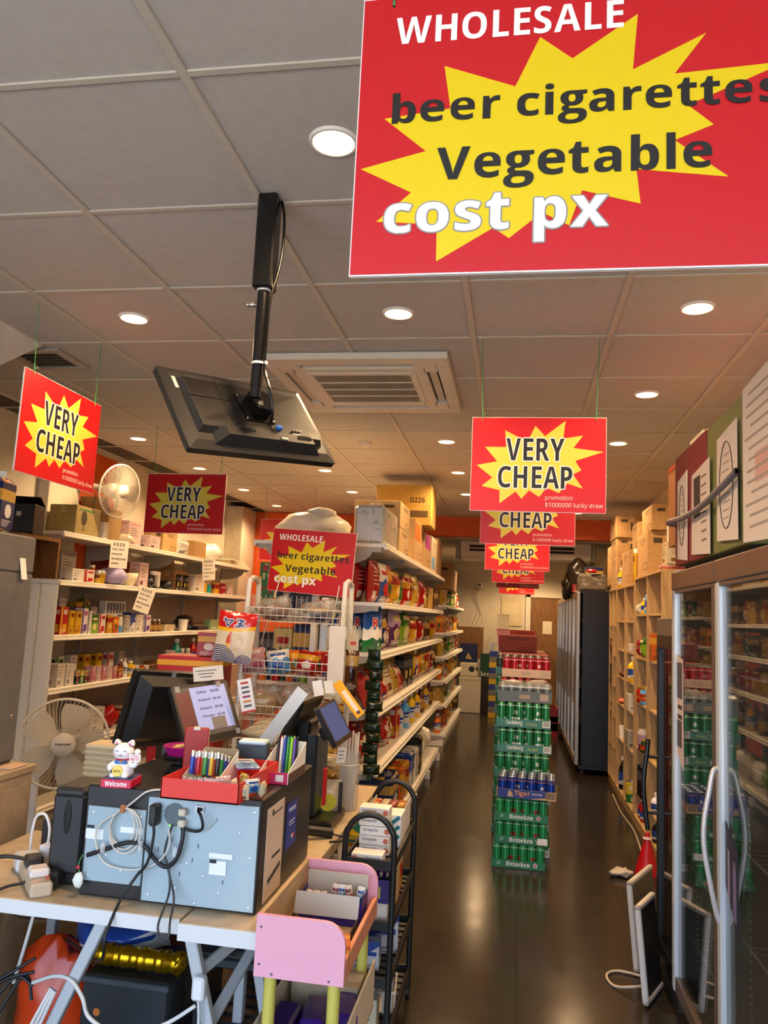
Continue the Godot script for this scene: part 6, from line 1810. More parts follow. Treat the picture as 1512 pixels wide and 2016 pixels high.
	# small things on the counters
	article("bottle", "grey", 0.055, 0.2, 0.055, Vector3(-0.98, 0.75, -3.3), 0.0, "clear water bottle with a white cap between the tills", "bottle", "", "water_bottle")
	var wl := thing("leather_wallet", "dark red folded case lying on the back counter", "case", Vector3(-1.02, 0.75, -3.55))
	part("case", S().box(Vector3(0, 0.05, 0), Vector3(0.24, 0.1, 0.16), 0.012), mat(C("4a1412"), 0.3), wl)
	part("flap", S().box(Vector3(0.05, 0.106, 0), Vector3(0.16, 0.012, 0.15), 0.004), mat(C("1a1412"), 0.4), wl)
	article("box", "yellow", 0.14, 0.16, 0.1, Vector3(-1.5, 0.75, -3.35), 0.2, "yellow box under the first till screen", "box", "", "yellow_box")
	article("box", "gold", 0.12, 0.2, 0.1, Vector3(-1.12, 0.75, -3.45), -0.2, "gold printed packet behind the water bottle", "packet", "", "printed_packet")
	article("box", "white", 0.08, 0.12, 0.05, Vector3(-1.08, 0.75, -3.2), 0.3, "white blister card packet by the red notebook", "packet", "", "blister_pack")
	for k in 14:
		var cu := part("food_container", S().box(Vector3(0, 0.011, 0), Vector3(0.15 - 0.001 * (k % 3), 0.02, 0.13), 0.007), mat(C("c9b48c"), 0.5))
		tag(cu, "cream lunch container, %s from the bottom of the stack by the fan" % nth(k), "container", "stack of lunch containers")
		cu.position = Vector3(-1.585 + 0.002 * (k % 2), 0.75 + 0.0205 * k, -2.98)
		cu.rotation.y = 0.03 * (k % 3)
	var stw := thing("straw_holder", "clear tall plastic holder of drinking straws at the counter's end", "holder", Vector3(-0.7, 0.7485, -3.45))
	part("tube", S().lathe(P([0, 0.0, 0.046, 0.0, 0.048, 0.01, 0.048, 0.24, 0.05, 0.245, 0.046, 0.245]), 22), clear(C("d8d2c6"), 0.28, 0.12), stw)
	part("rim_band", S().put(Transform3D(Basis.IDENTITY, Vector3(0, 0.19, 0))).lathe(P([0.0485, 0, 0.051, 0.003, 0.0485, 0.006]), 22), mat(C("c9c2b4"), 0.3), stw)
	for k in 18:
		var aa := TAU * k / 18.0
		var ss := part("drinking_straw", S().rod(Vector3(cos(aa) * 0.028, 0.006, sin(aa) * 0.028), Vector3(cos(aa) * 0.04, 0.31 + 0.01 * (k % 3), sin(aa) * 0.04), 0.0042, 6), mat(C("cfc6b4"), 0.4))
		tag(ss, "white drinking straw standing in the clear holder", "straw", "straws in the clear holder")
		ss.position = Vector3(-0.7, 0.7485, -3.45)
	var tp := thing("tape_dispenser", "black hand scanner lying on the counter before the second till", "scanner", Vector3(-0.74, 0.7485, -2.97), 0.5)
	part("grip", S().tube(curve([-0.09, 0.03, 0.02, -0.03, 0.035, 0.01, 0.04, 0.024, 0, 0.09, 0.016, 0], 4), 0.018, 10), black, tp)
	part("head", S().lump(Vector3(-0.1, 0.03, 0.02), Vector3(0.035, 0.025, 0.028), rng, 0.03), black, tp)
	part("cord", S().tube(curve([0.09, 0.014, 0, 0.13, 0.006, 0.02, 0.12, 0.006, 0.06, 0.06, 0.006, 0.07], 5), 0.004, 6), black, tp)
	var ys := thing("scourer_pack", "clear pack with a round yellow label leaning on the counter", "packet", Vector3(-0.735, 0.7485, -3.26), 0.4)
	part("packet", S().bag(0.1, 0.16, 0.05, rng), clear(C("d6c9a8"), 0.45, 0.15), ys)
	part("label_disc", S().put(Transform3D(Basis(Vector3.RIGHT, PI / 2), Vector3(-0.01, 0.075, 0.028))).lathe(P([0.034, 0, 0.034, 0.001, 0, 0.001]), 20), mat(C("d8c81e"), 0.5), ys)
	part("black_strip", S().box(Vector3(0.04, 0.09, 0.028), Vector3(0.016, 0.13, 0.004), 0.001), mat(C("16140f"), 0.4), ys)

func build_left_corner() -> void:
	var grey := toned("locker", C("6e6a65"), 0.45, 1.5)
	var t := thing("steel_cabinet", "tall grey steel cabinet at the shop's near left", "cabinet", Vector3(-2.12, 0.975, -2.5))
	part("body", S().slab(-0.25, 0, -0.29, 0.242, 0.86, 0.3, 0.006), grey, t)
	part("drawer_front", S().slab(0.242, 0.72, -0.285, 0.25, 0.855, 0.295, 0.003), grey, t)
	part("door", S().slab(0.242, 0.01, -0.285, 0.25, 0.712, 0.295, 0.003), grey, t)
	part("lock", S().put(Transform3D(Basis(Vector3.BACK, -PI / 2), Vector3(0.25, 0.17, -0.24))).lathe(P([0.011, 0, 0.011, 0.004, 0.007, 0.006, 0, 0.006]), 16), mat(C("b8b2a8"), 0.3, 0.9), t)
	part("paper_slip", S().put(Transform3D(Basis(Vector3.BACK, 0.2), Vector3(0.256, 0.74, -0.21))).box(Vector3.ZERO, Vector3(0.001, 0.1, 0.035)), mat(C("e2ddd2"), 0.8), t)
	var b := thing("beige_cabinet", "low beige metal cabinet under the grey steel cabinet", "cabinet", Vector3(-2.1, 0, -2.5))
	var bm := toned("beige", C("b29876"), 0.5, 1.5)
	part("body", S().slab(-0.28, 0, -0.29, 0.315, 0.945, 0.3, 0.006), bm, b)
	part("top_plate", S().slab(-0.29, 0.945, -0.3, 0.322, 0.974, 0.31, 0.004), bm, b)
	part("side_panel", S().slab(0.315, 0.03, -0.26, 0.32, 0.91, 0.28, 0.002), bm, b)
	part("cable_hole", S().put(Transform3D(Basis(Vector3.BACK, -PI / 2), Vector3(0.32, 0.62, -0.2))).lathe(P([0.028, -0.002, 0.028, 0.001, 0.018, 0.001, 0.018, -0.002]), 18), mat(C("3a2c20"), 0.6), b)
	part("lid_paper", S().box(Vector3(0.285, 0.977, -0.2), Vector3(0.06, 0.006, 0.1), 0.002), mat(C("c8a488"), 0.7), b)
	# teal and dark packs on top of the steel cabinet
	var pk := [[0.16, 0.16, "teal", 0, "teal tissue pack lying on the grey steel cabinet"], [0.18, 0.22, "navy", 0, "dark blue nappy pack behind the teal pack on the grey cabinet"], [0.16, 0.3, "teal", 0, "teal pack at the left end on the grey cabinet"]]
	for k in 3:
		var a: Array = pk[k]
		var p := thing("soft_pack", a[4], "pack", Vector3([-1.99, -2.06, -2.26][k], 1.836, [-2.45, -2.68, -2.5][k]), 0.2, "packs on the grey cabinet")
		part("body", S().box(Vector3(0, a[1] / 2, 0), Vector3(0.22 if k != 2 else 0.14, a[1], 0.16), 0.022), ink(a[2], 0.18), p)
		part("top_seal", S().box(Vector3(0, a[1] + 0.012, 0), Vector3(0.18 if k != 2 else 0.1, 0.03, 0.006)), clear(C("cfd8d2"), 0.4, 0.1), p)
		if k == 0:
			part("lettering", letters("LITTLE MILES", -0.07, 0.09, 0.08, 0.115, 0.0808), mat(C("12302e"), 0.5), p)
			part("blue_print", S().put(Transform3D(Basis(Vector3.RIGHT, PI / 2), Vector3(0.0, 0.05, 0.0808))).lathe(P([0.025, 0, 0.025, 0.001, 0, 0.001]), 16), mat(C("2a5a9a"), 0.5), p)
		if k == 1:
			part("yellow_print", S().lump(Vector3(0.03, 0.08, 0.079), Vector3(0.02, 0.03, 0.003), rng, 0.2), mat(C("d8a818"), 0.5), p)
	# stand fan
	var f := thing("stand_fan", "white pedestal fan standing behind the beige cabinet", "fan", Vector3(-2.40, 0, -4.0))
	var cream := mat(C("cfc6b2"), 0.4)
	part("base", S().lathe(P([0, 0, 0.2, 0, 0.21, 0.01, 0.19, 0.03, 0.05, 0.05, 0, 0.05]), 28, true), cream, f)
	part("pole", S().rod(Vector3(0, 0.04, -0.09), Vector3(0, 0.72, -0.09), 0.026, 14), cream, f)
	part("control_box", S().box(Vector3(0, 0.64, -0.08), Vector3(0.09, 0.14, 0.08), 0.015), cream, f)
	var hd := Node3D.new()
	hd.name = "head"
	f.add_child(hd)
	hd.position = Vector3(0, 0.82, 0)
	hd.rotation_order = EULER_ORDER_YXZ
	hd.rotation = Vector3(-0.05, 0.55, 0.0)
	fan_head(hd, 0.235, 5, cream, mat(C("b9ae98"), 0.35), cream)
	part("lettering", letters("Powerpac", -0.04, -0.008, 0.04, 0.008, 0.0555), mat(C("3a342c"), 0.6), hd)
	# black power unit and power strip on the table
	var u := thing("power_unit", "black upright power unit beside the cash machine", "power supply", Vector3(-1.315, 0.7505, -2.33), 0.08)
	var bk := mat(C("171615"), 0.5)
	part("body", S().box(Vector3(0, 0.15, 0), Vector3(0.1, 0.23, 0.17), 0.008), bk, u)
	part("cap", S().box(Vector3(0, 0.27, 0), Vector3(0.098, 0.03, 0.165), 0.01), mat(C("201f1d"), 0.5), u)
	part("foot", S().box(Vector3(0, 0.02, 0), Vector3(0.08, 0.04, 0.14), 0.006), bk, u)
	part("handle_recess", S().lump(Vector3(0.0, 0.2, 0.085), Vector3(0.012, 0.05, 0.004), rng, 0.0), mat(C("060606"), 0.7), u)
	part("mains_plug", S().box(Vector3(-0.02, 0.03, 0.1), Vector3(0.05, 0.045, 0.05), 0.008), bk, u)
	part("mains_cable", S().tube(curve([-0.05, 0.03, 0.1, -0.1, 0.015, 0.12, -0.14, 0.01, 0.16, -0.2, -0.02, 0.225, -0.3, -0.1, 0.26, -0.45, -0.16, 0.25], 6), 0.0045, 8), bk, u)
	var ps := thing("power_strip", "white power strip crowded with plugs on the trestle table", "power strip", Vector3(-1.40, 0.7505, -2.25), 2.3)
	part("housing", S().box(Vector3(0, 0.02, 0), Vector3(0.27, 0.04, 0.06), 0.006), mat(C("b9a68c"), 0.5), ps)
	part("end_block", S().box(Vector3(0.14, 0.024, 0), Vector3(0.08, 0.048, 0.075), 0.008), mat(C("c3c6c2"), 0.4), ps)
	part("plug", S().box(Vector3(0.04, 0.055, 0.0), Vector3(0.05, 0.03, 0.05), 0.006), mat(C("2a2725"), 0.5), ps)
	part("plug", S().box(Vector3(-0.06, 0.052, 0.0), Vector3(0.055, 0.026, 0.055), 0.006), mat(C("d9cdc2"), 0.5), ps)
	for k in 3:
		part("switch", S().box(Vector3(0.005 - 0.05 * k, 0.042, 0.02), Vector3(0.016, 0.006, 0.012), 0.002), mat(C("e0dcd4") if k % 2 else C("b8402a"), 0.4), ps)
	part("white_cable", S().tube(curve([0.17, 0.02, 0.0, 0.2, 0.012, 0.02, 0.215, -0.06, 0.06, 0.21, -0.2, 0.04, 0.17, -0.35, 0.0], 6), 0.006, 8), mat(C("c9c4b8"), 0.5), ps)
	part("black_cable", S().tube(curve([0.04, 0.06, -0.02, 0.06, 0.07, -0.08, 0.1, 0.05, -0.14, 0.12, 0.04, -0.24, 0.1, 0.02, -0.34], 6), 0.006, 8), bk, ps)
	var ch := thing("phone_charger", "white charger cable hooked behind the power strip", "charger", Vector3(-1.52, 0.7505, -2.42))
	part("block", S().box(Vector3(0.05, 0.03, 0), Vector3(0.04, 0.06, 0.04), 0.005), mat(C("dcd8d0"), 0.5), ch)
	part("cable", S().tube(curve([0.05, 0.06, 0, 0.05, 0.11, 0, 0.03, 0.15, 0, 0.0, 0.14, 0, -0.01, 0.09, 0, -0.01, 0.02, 0], 6), 0.0045, 7), mat(C("dcd8d0"), 0.5), ch)
	var pc := thing("pink_cable", "bright pink charging cables rising beside the power unit", "cable", Vector3(-1.42, 0.7505, -2.40))
	part("cable", S().tube(curve([0.0, 0.0, 0, 0.0, 0.06, 0.01, 0.01, 0.12, 0.0, 0.045, 0.16, -0.02], 6), 0.0028, 6), mat(C("d8345a"), 0.4), pc)
	part("cable", S().tube(curve([0.015, 0.0, 0.01, 0.01, 0.07, 0.01, 0.03, 0.1, 0.0, 0.05, 0.12, -0.02], 6), 0.0028, 6), mat(C("d8345a"), 0.4), pc)
	var bx := thing("adapter_box", "black adapter box with a white label behind the power strip", "adapter", Vector3(-1.47, 0.7505, -2.52))
	part("body", S().box(Vector3(0, 0.06, 0), Vector3(0.12, 0.12, 0.1), 0.006), bk, bx)
	part("label", S().box(Vector3(0.01, 0.05, 0.0505), Vector3(0.06, 0.045, 0.001)), mat(C("dcdad4"), 0.6), bx)

func build_under_table() -> void:
	var dk := mat(C("1d2022"), 0.4)
	var t := thing("computer_case", "dark computer case under the trestle table", "computer", Vector3(-1.2, 0, -2.75))
	part("body", S().box(Vector3(0, 0.2, 0), Vector3(0.3, 0.4, 0.5), 0.008), dk, t)
	part("front_lip", S().box(Vector3(0, 0.385, 0.252), Vector3(0.3, 0.02, 0.008), 0.003), mat(C("3a3e40"), 0.35), t)
	part("badge", S().put(Transform3D(Basis(Vector3.RIGHT, PI / 2), Vector3(-0.09, 0.29, 0.2505))).lathe(P([0.012, 0, 0.012, 0.002, 0, 0.002]), 16), mat(C("b8682a"), 0.4), t)
	var g := thing("foil_roll", "crinkled gold foil wrapped roll lying on the computer case", "roll", Vector3(-1.2, 0.44, -2.56))
	var gr := S()
	var pts := PackedVector2Array()
	gr.t = Transform3D(Basis(Vector3.BACK, PI / 2), Vector3.ZERO)
	for k in 25:
		pts.append(Vector2(0.033 + 0.0035 * sin(k * 2.7) + 0.002 * sin(k * 5.1), -0.15 + 0.0125 * k))
	gr.lathe(pts, 18, false)
	var gm := mat(C("c79a12"), 0.22, 0.9)
	part("foil", gr, gm, g)
	part("end_twist", S().lump(Vector3(-0.155, 0.0, 0), Vector3(0.02, 0.034, 0.034), rng, 0.25), gm, g)
	part("end_twist", S().lump(Vector3(0.155, 0.0, 0), Vector3(0.02, 0.034, 0.034), rng, 0.25), gm, g)
	var o := article("lump", "red", 0.3, 0.3, 0.2, Vector3(-1.5, 0.2, -2.6), 0.2, "crumpled orange plastic bag under the table", "bag", "", "orange_bag")
	(o as MeshInstance3D).material_override = mat(C("c23a10"), 0.25)
	o.position.y = 0.005
	o.scale = Vector3(0.9, 1.5, 0.8)
	var w := article("bag", "whiteblue", 0.34, 0.1, 0.26, Vector3(-1.32, 0.47, -2.72), 0.2, "white carrier bag heaped over the computer case", "bag", "", "carrier_bag")
	w.position = Vector3(-1.33, 0.405, -2.72)
	var bl := thing("folded_bag", "slate blue folded carrier bag on the computer case", "bag", Vector3(-1.12, 0.402, -2.86))
	part("panel", S().put(Transform3D(Basis(Vector3.RIGHT, -0.5), Vector3(0, 0.08, 0))).box(Vector3.ZERO, Vector3(0.24, 0.16, 0.02), 0.006), mat(C("5b6174"), 0.6), bl)
	part("handle", S().tube(curve([-0.05, 0.14, -0.03, -0.03, 0.19, -0.05, 0.03, 0.19, -0.05, 0.05, 0.14, -0.03], 5), 0.004, 6), mat(C("c9ccd2"), 0.5), bl)
	var st := thing("wooden_stool", "round pale wooden stool under the table's left end", "stool", Vector3(-1.52, 0, -3.0))
	var wm := wood(C("b98e4e"), C("a37a3e"), 0)
	part("seat", S().put(Transform3D(Basis.IDENTITY, Vector3(0, 0.42, 0))).lathe(P([0, 0, 0.15, 0, 0.155, 0.01, 0.155, 0.03, 0.15, 0.035, 0, 0.035]), 28), wm, st)
	for k in 4:
		var a := TAU * k / 4 + 0.4
		part("leg", S().rod(Vector3(cos(a) * 0.11, 0.42, sin(a) * 0.11), Vector3(cos(a) * 0.15, 0.0, sin(a) * 0.15), 0.015, 8), wm, st)
	var br := thing("black_rack", "low black perforated plastic rack under the long counter", "rack", Vector3(-0.86, 0, -2.95))
	for y in [0.14, 0.42]:
		part("deck", S().box(Vector3(0, y, 0), Vector3(0.34, 0.03, 0.62), 0.004), dk, br)
		for k in 9:
			part("deck_rib", S().box(Vector3(0, y + 0.018, -0.28 + 0.07 * k), Vector3(0.33, 0.008, 0.03)), dk, br)
	for x in [-0.15, 0.15]:
		for z in [-0.29, 0.29]:
			part("leg", S().box(Vector3(x, 0.21, z), Vector3(0.03, 0.42, 0.03), 0.003), dk, br)
	carton("brown carton on the black rack under the counter", Vector3(0.26, 0.2, 0.3), Vector3(-0.86, 0.444, -3.0), 0.2, "6a4a28", false)
	var wire := mat(C("c4c4be"), 0.5)
	var c := thing("white_cable", "long white cable looping under the trestle table", "cable", Vector3.ZERO)
	part("cable", S().tube(curve([-1.34, 0.5, -2.2, -1.25, 0.545, -2.16, -1.19, 0.55, -2.14, -1.14, 0.52, -2.12, -1.1, 0.48, -2.1, -1.0, 0.45, -2.1, -0.9, 0.48, -2.12, -0.82, 0.53, -2.14], 7), 0.0055, 8), wire, c)
	for k in 3:
		var cc := thing("white_cable", "white cable tied along the slanted table leg, %s of three" % nth(k), "cable", Vector3.ZERO, 0.0, "cables on the table leg")
		part("cable", S().tube(curve([-1.23 - 0.01 * k, 0.52, -2.135 - 0.006 * k, -1.26 - 0.012 * k, 0.44, -2.13, -1.31 - 0.012 * k, 0.34, -2.14, -1.36 - 0.02 * k, 0.2, -2.15, -1.43 - 0.03 * k, 0.01, -2.2], 6), 0.005, 7), wire, cc)
	for k in 4:
		var cc := thing("black_cable", "black cable hanging in the tangle left under the table, %s of four" % nth(k), "cable", Vector3.ZERO, 0.0, "tangled black cables")
		part("cable", S().tube(curve([-1.75 + 0.05 * k, 0.7, -2.35 - 0.04 * k, -1.7 + 0.04 * k, 0.55, -2.25, -1.6 + 0.03 * k, 0.42 - 0.03 * k, -2.22, -1.5 + 0.02 * k, 0.46, -2.25 - 0.02 * k, -1.4, 0.52 - 0.04 * k, -2.3], 6), 0.005, 7), mat(C("141313"), 0.5), cc)
	var wb := thing("wall_plug", "white plug fixed on the right table leg", "plug", Vector3(-0.81, 0.58, -2.13))
	part("body", S().box(Vector3(0, 0, 0), Vector3(0.035, 0.06, 0.03), 0.006), mat(C("d4d6d4"), 0.4), wb)
	part("cable", S().tube(curve([0, -0.03, 0, 0.005, -0.1, 0.0, -0.01, -0.2, 0.0, -0.0, -0.35, 0.01], 5), 0.004, 6), wire, wb)
	# pale wooden rail at the frame's corner
	var rl := thing("wooden_rail", "pale wooden rail slanting across the near left corner", "rail", Vector3.ZERO)
	part("rail", slanted(Vector3(-0.95, 1.2, -1.26), Vector3(-0.55, 0.0, -1.1), 0.03, 0.02).box(Vector3(-0.55, 0.008, -1.1), Vector3(0.08, 0.016, 0.08), 0.004), wood(C("d8c7a2"), C("c8b48c"), 1), rl)

# ---------------------------------------------------------------- pink cart and black slim trolley
func build_trolleys() -> void:
	rng.seed = 9
	var pink := mat(C("dc9dac"), 0.45)
	var ply := wood(C("c9a878"), C("b8945f"), 2)
	var t := thing("pink_cart", "pink painted wooden cart with yellow round legs beside the counter", "cart", Vector3(-0.517, 0, -2.29))
	var end := rounded(0.236, 0.15, 0.055, 1)
	for z in [0.24, -0.24]:
		var o := part("end_panel", S().plate(end, -0.006, 0.006), pink, t)
		o.position = Vector3(0, 0.742, z)
		for q in [[-0.105, 0.045], [-0.105, -0.045], [-0.07, -0.066], [0.08, -0.066]]:
			part("screw", S().put(Transform3D(Basis(Vector3.RIGHT, PI / 2), Vector3(q[0], q[1], 0.006))).lathe(P([0.0035, 0, 0.003, 0.001, 0, 0.0012]), 8), mat(C("6a5a5c"), 0.4, 0.6), o)
	part("side_board", S().slab(-0.118, 0.668, -0.234, -0.106, 0.816, 0.234, 0.002), ply, t)
	part("low_lip", S().slab(0.106, 0.668, -0.234, 0.118, 0.725, 0.234, 0.002), mat(C("cf8a6c"), 0.5), t)
	part("tray_floor", S().slab(-0.106, 0.668, -0.234, 0.106, 0.68, 0.234), ply, t)
	for x in [-0.085, 0.085]:
		for z in [-0.2, 0.2]:
			part("leg", S().rod(Vector3(x, 0.0, z), Vector3(x, 0.668, z), 0.0165, 14), mat(C("bdb04e"), 0.5), t)
	part("lower_tray", S().slab(-0.12, 0.40, -0.24, 0.12, 0.412, 0.24, 0.002), ply, t)
	for x in [-1.0, 1.0]:
		part("lower_side", S().slab(x * 0.114, 0.412, -0.24, x * 0.12, 0.54, 0.24, 0.002), mat(C("cdbca0"), 0.6), t)
	var cb := thing("chocolate_box", "purple display box of wrapped chocolates at the pink cart's far end", "box", Vector3(-0.517, 0.681, -2.43))
	var pur := mat(C("2c1a72"), 0.4)
	part("base", S().box(Vector3(0, 0.02, 0), Vector3(0.19, 0.04, 0.09)), pur, cb)
	part("front", S().box(Vector3(0, 0.035, 0.046), Vector3(0.19, 0.07, 0.002)), pur, cb)
	part("back", S().box(Vector3(0, 0.06, -0.046), Vector3(0.19, 0.12, 0.002)), mat(C("b7a890"), 0.8), cb)
	for s in [-1.0, 1.0]:
		part("side", S().box(Vector3(s * 0.095, 0.04, 0), Vector3(0.002, 0.08, 0.09)), pur, cb)
	for k in 7:
		var a := article("bag", ["sky", "salmon"][k % 2] if k > 2 else "salmon", 0.026, 0.06 if k > 2 else 0.035, 0.02, Vector3(-0.597 + 0.026 * k, 0.722, -2.43), 0.0, "small foil chocolate, %s from the counter in the purple display box" % nth(k), "chocolate", "chocolates in the purple box", "wrapped_chocolate")
		a.rotation.z = 0.15 * (k % 3 - 1)
	var oc := thing("open_carton", "open brown carton with a white torn lid in the pink cart", "carton", Vector3(-0.515, 0.681, -2.25))
	part("body", S().slab(-0.095, 0, -0.07, 0.095, 0.004, 0.07).slab(-0.095, 0, 0.068, 0.095, 0.05, 0.07).slab(-0.095, 0, -0.07, -0.093, 0.05, 0.07).slab(0.093, 0, -0.07, 0.095, 0.05, 0.07), mat(C("3a2a20"), 0.7), oc)
	part("lid", S().put(Transform3D(Basis(Vector3.RIGHT, -0.35), Vector3(0, 0.075, -0.075))).box(Vector3.ZERO, Vector3(0.19, 0.06, 0.003)), mat(C("b9b0a0"), 0.8), oc)
	part("edge_strip", S().box(Vector3(0, 0.052, 0.069), Vector3(0.19, 0.004, 0.005)), mat(C("b99a6a"), 0.8), oc)
	article("box", "orange", 0.05, 0.06, 0.08, Vector3(-0.43, 0.681, -2.14), 0.2, "bright orange packet at the pink cart's aisle corner", "packet", "", "orange_packet")
	for k in 3:
		var p := thing("chocolate_pack", "purple and yellow chocolate pack, %s from the counter on the cart's lower tray" % nth(k), "pack", Vector3(-0.59 + 0.075 * k, 0.413, -2.2 - 0.05 * k), 0.1 * k, "packs on the lower tray")
		part("body", S().box(Vector3(0, 0.05, 0), Vector3(0.068, 0.1, 0.14), 0.008), mat(C("2f1560"), 0.25), p)
		part("yellow_band", S().put(Transform3D(Basis(Vector3.RIGHT, PI / 2), Vector3(0.0, 0.05, 0.07))).lathe(P([0.028, 0, 0.028, 0.001, 0.02, 0.001]), 18), mat(C("d8b83a"), 0.4), p)
	carton("open pale carton on the pink cart's lower tray", Vector3(0.2, 0.11, 0.14), Vector3(-0.517, 0.413, -2.43), 0.0, "a08a68", false)
	build_black_trolley()

func build_black_trolley() -> void:
	var bk := mat(C("181615"), 0.45)
	var x0 := -0.585
	var x1 := -0.405
	var t := thing("slim_trolley", "slim black trolley with round arched handles between counter and aisle", "trolley", Vector3(-0.495, 0, -3.2))
	var hw := (x1 - x0) / 2
	for z in [0.3, -0.3]:
		part("arch_frame", S().tube(curve([-hw, 0.03, z, -hw, 0.4, z, -hw, 0.76, z, -hw * 0.86, 0.825, z, -hw * 0.5, 0.862, z, 0, 0.874, z, hw * 0.5, 0.862, z, hw * 0.86, 0.825, z, hw, 0.76, z, hw, 0.4, z, hw, 0.03, z], 5), 0.0115, 10), bk, t)
		for s in [-1.0, 1.0]:
			part("castor", S().put(Transform3D(Basis(Vector3.BACK, PI / 2), Vector3(s * hw, 0.02, z))).lathe(P([0, -0.009, 0.02, -0.009, 0.02, 0.009, 0, 0.009]), 14), mat(C("100f0f"), 0.6), t)
	var ys := [0.705, 0.5, 0.31, 0.11]
	for y in ys:
		var f := S()
		f.slab(-hw, y - 0.018, -0.3, hw, y - 0.012, 0.3)
		for s in [-1.0, 1.0]:
			f.slab(s * hw - 0.006, y - 0.02, -0.3, s * hw + 0.006, y + 0.016, 0.3, 0.002)
			f.slab(-hw, y - 0.02, s * 0.3 - 0.006, hw, y + 0.016, s * 0.3 + 0.006, 0.002)
		var sh := part("shelf", f, bk, t)
		for k in 10:
			part("slat", S().box(Vector3(0, y - 0.009, -0.26 + 0.058 * k), Vector3(hw * 2 - 0.02, 0.006, 0.03), 0.001), bk, sh)
	var yt := 0.7
	var g := "lozenge boxes on the slim trolley"
	# lozenge boxes
	var q := [[-0.505, 0.0, -2.945, 0.0], [-0.5, 0.0, -3.06, 0.02], [-0.5, 0.034, -3.06, -0.03], [-0.5, 0.068, -3.06, 0.04], [-0.505, 0.102, -3.06, 0.02], [-0.505, 0.136, -3.06, -0.02]]
	for k in q.size():
		var a: Array = q[k]
		var o := thing("lozenge_box", ["white lozenge box lying alone at the trolley's near end", "lowest box of the white lozenge stack", "second box of the white lozenge stack", "third box of the white lozenge stack", "fourth box of the white lozenge stack", "topmost box of the white lozenge stack"][k], "box", Vector3(a[0], yt + a[1], a[2]), a[3], g)
		part("body", S().box(Vector3(0, 0.0165, 0), Vector3(0.115, 0.032, 0.075), 0.001), mat(C("e6e2da"), 0.45), o)
		part("red_flash", S().put(Transform3D(Basis(Vector3.RIGHT, PI / 2), Vector3(0.045 if k != 0 else -0.045, 0.017, 0.0376))).lathe(P([0.01, 0, 0.01, 0.0008, 0, 0.0008]), 12), mat(C("c86a50"), 0.5), o)
		part("lettering", letters("Strepsils", -0.045 if k != 0 else -0.005, 0.012, 0.01 if k != 0 else 0.05, 0.026, 0.0376, true), mat(C("34505e"), 0.5), o)
		if k == 0:
			o.rotation.z = 0.0
	var sb := thing("striped_box", "white box with teal diagonal stripes on the slim trolley", "box", Vector3(-0.465, yt, -3.2))
	part("body", S().box(Vector3(0, 0.06, 0), Vector3(0.1, 0.12, 0.12), 0.001), mat(C("e4e2dc"), 0.45), sb)
	for k in 3:
		part("stripe", S().put(Transform3D(Basis(Vector3.BACK, 0.7), Vector3(0.02, 0.025 + 0.035 * k, 0.0606))).box(Vector3.ZERO, Vector3(0.06, 0.014, 0.001)), mat(C("1c6f7c"), 0.5), sb)
	var tr := thing("card_tray", "open white card tray of small packets at the trolley's far end", "tray", Vector3(-0.495, yt, -3.37))
	part("base", S().box(Vector3(0, 0.003, 0), Vector3(0.15, 0.005, 0.18)), mat(C("d9d4ca"), 0.6), tr)
	for s in [-1.0, 1.0]:
		part("side", S().box(Vector3(s * 0.074, 0.06, 0), Vector3(0.002, 0.12, 0.18)), mat(C("ddd6cb"), 0.6), tr)
		part("end", S().box(Vector3(0, 0.05, s * 0.09), Vector3(0.15, 0.1, 0.002)), mat(C("ddd6cb"), 0.6), tr)
	for k in 4:
		article("box", ["redyellow", "cream", "busyred", "gold"][k], 0.03, 0.11, 0.1, Vector3(-0.55 + 0.035 * k, yt + 0.006, -3.37), 0.0, "%s packet, %s from the counter in the open card tray" % [colour(["redyellow", "cream", "busyred", "gold"][k]), nth(k)], "packet", "packets in the card tray", "small_packet")
	# second shelf: purple bar box and cartons
	var y2 := 0.4945
	var tw := thing("chocolate_bar_box", "purple chocolate bar display box on the trolley's second shelf", "box", Vector3(-0.5, y2 + 0.066, -3.0))
	var pu := mat(C("2a1568"), 0.4)
	part("base", S().box(Vector3(0, 0.03, 0), Vector3(0.15, 0.06, 0.12)), pu, tw)
	part("front", S().box(Vector3(0, 0.04, 0.061), Vector3(0.15, 0.08, 0.002)), pu, tw)
	part("back", S().box(Vector3(0, 0.05, -0.061), Vector3(0.15, 0.1, 0.002)), mat(C("b8a98e"), 0.8), tw)
	for s in [-1.0, 1.0]:
		part("side", S().box(Vector3(s * 0.076, 0.04, 0), Vector3(0.002, 0.08, 0.12)), pu, tw)
	part("lettering", letters("Twirl", -0.035, 0.015, 0.045, 0.055, 0.0622, true), mat(C("d8c81e"), 0.4), tw)
	for k in 6:
		article("bag", "purple", 0.026, 0.05, 0.018, Vector3(-0.56 + 0.024 * k, y2 + 0.128, -3.01), 0.1, "dark purple chocolate bar, %s from the counter in its display box" % nth(k), "chocolate", "bars in the purple display box", "chocolate_bar")
	article("box", "white", 0.15, 0.064, 0.12, Vector3(-0.5, y2, -3.0), 0.0, "white carton under the purple bar box", "carton", "", "white_carton")
	carton("brown carton behind the purple bar box on the trolley", Vector3(0.15, 0.14, 0.1), Vector3(-0.495, y2, -3.14), 0.0, "b89868", false)
	article("box", "redyellow", 0.14, 0.15, 0.1, Vector3(-0.495, y2, -3.27), 0.0, "red packet at the back of the trolley's second shelf", "packet", "", "small_packet")
	var y3 := 0.3045
	article("box", "whiteblue", 0.11, 0.14, 0.12, Vector3(-0.48, y3, -3.2), 0.3, "blue and white pack on the trolley's third shelf", "pack", "", "tissue_box")
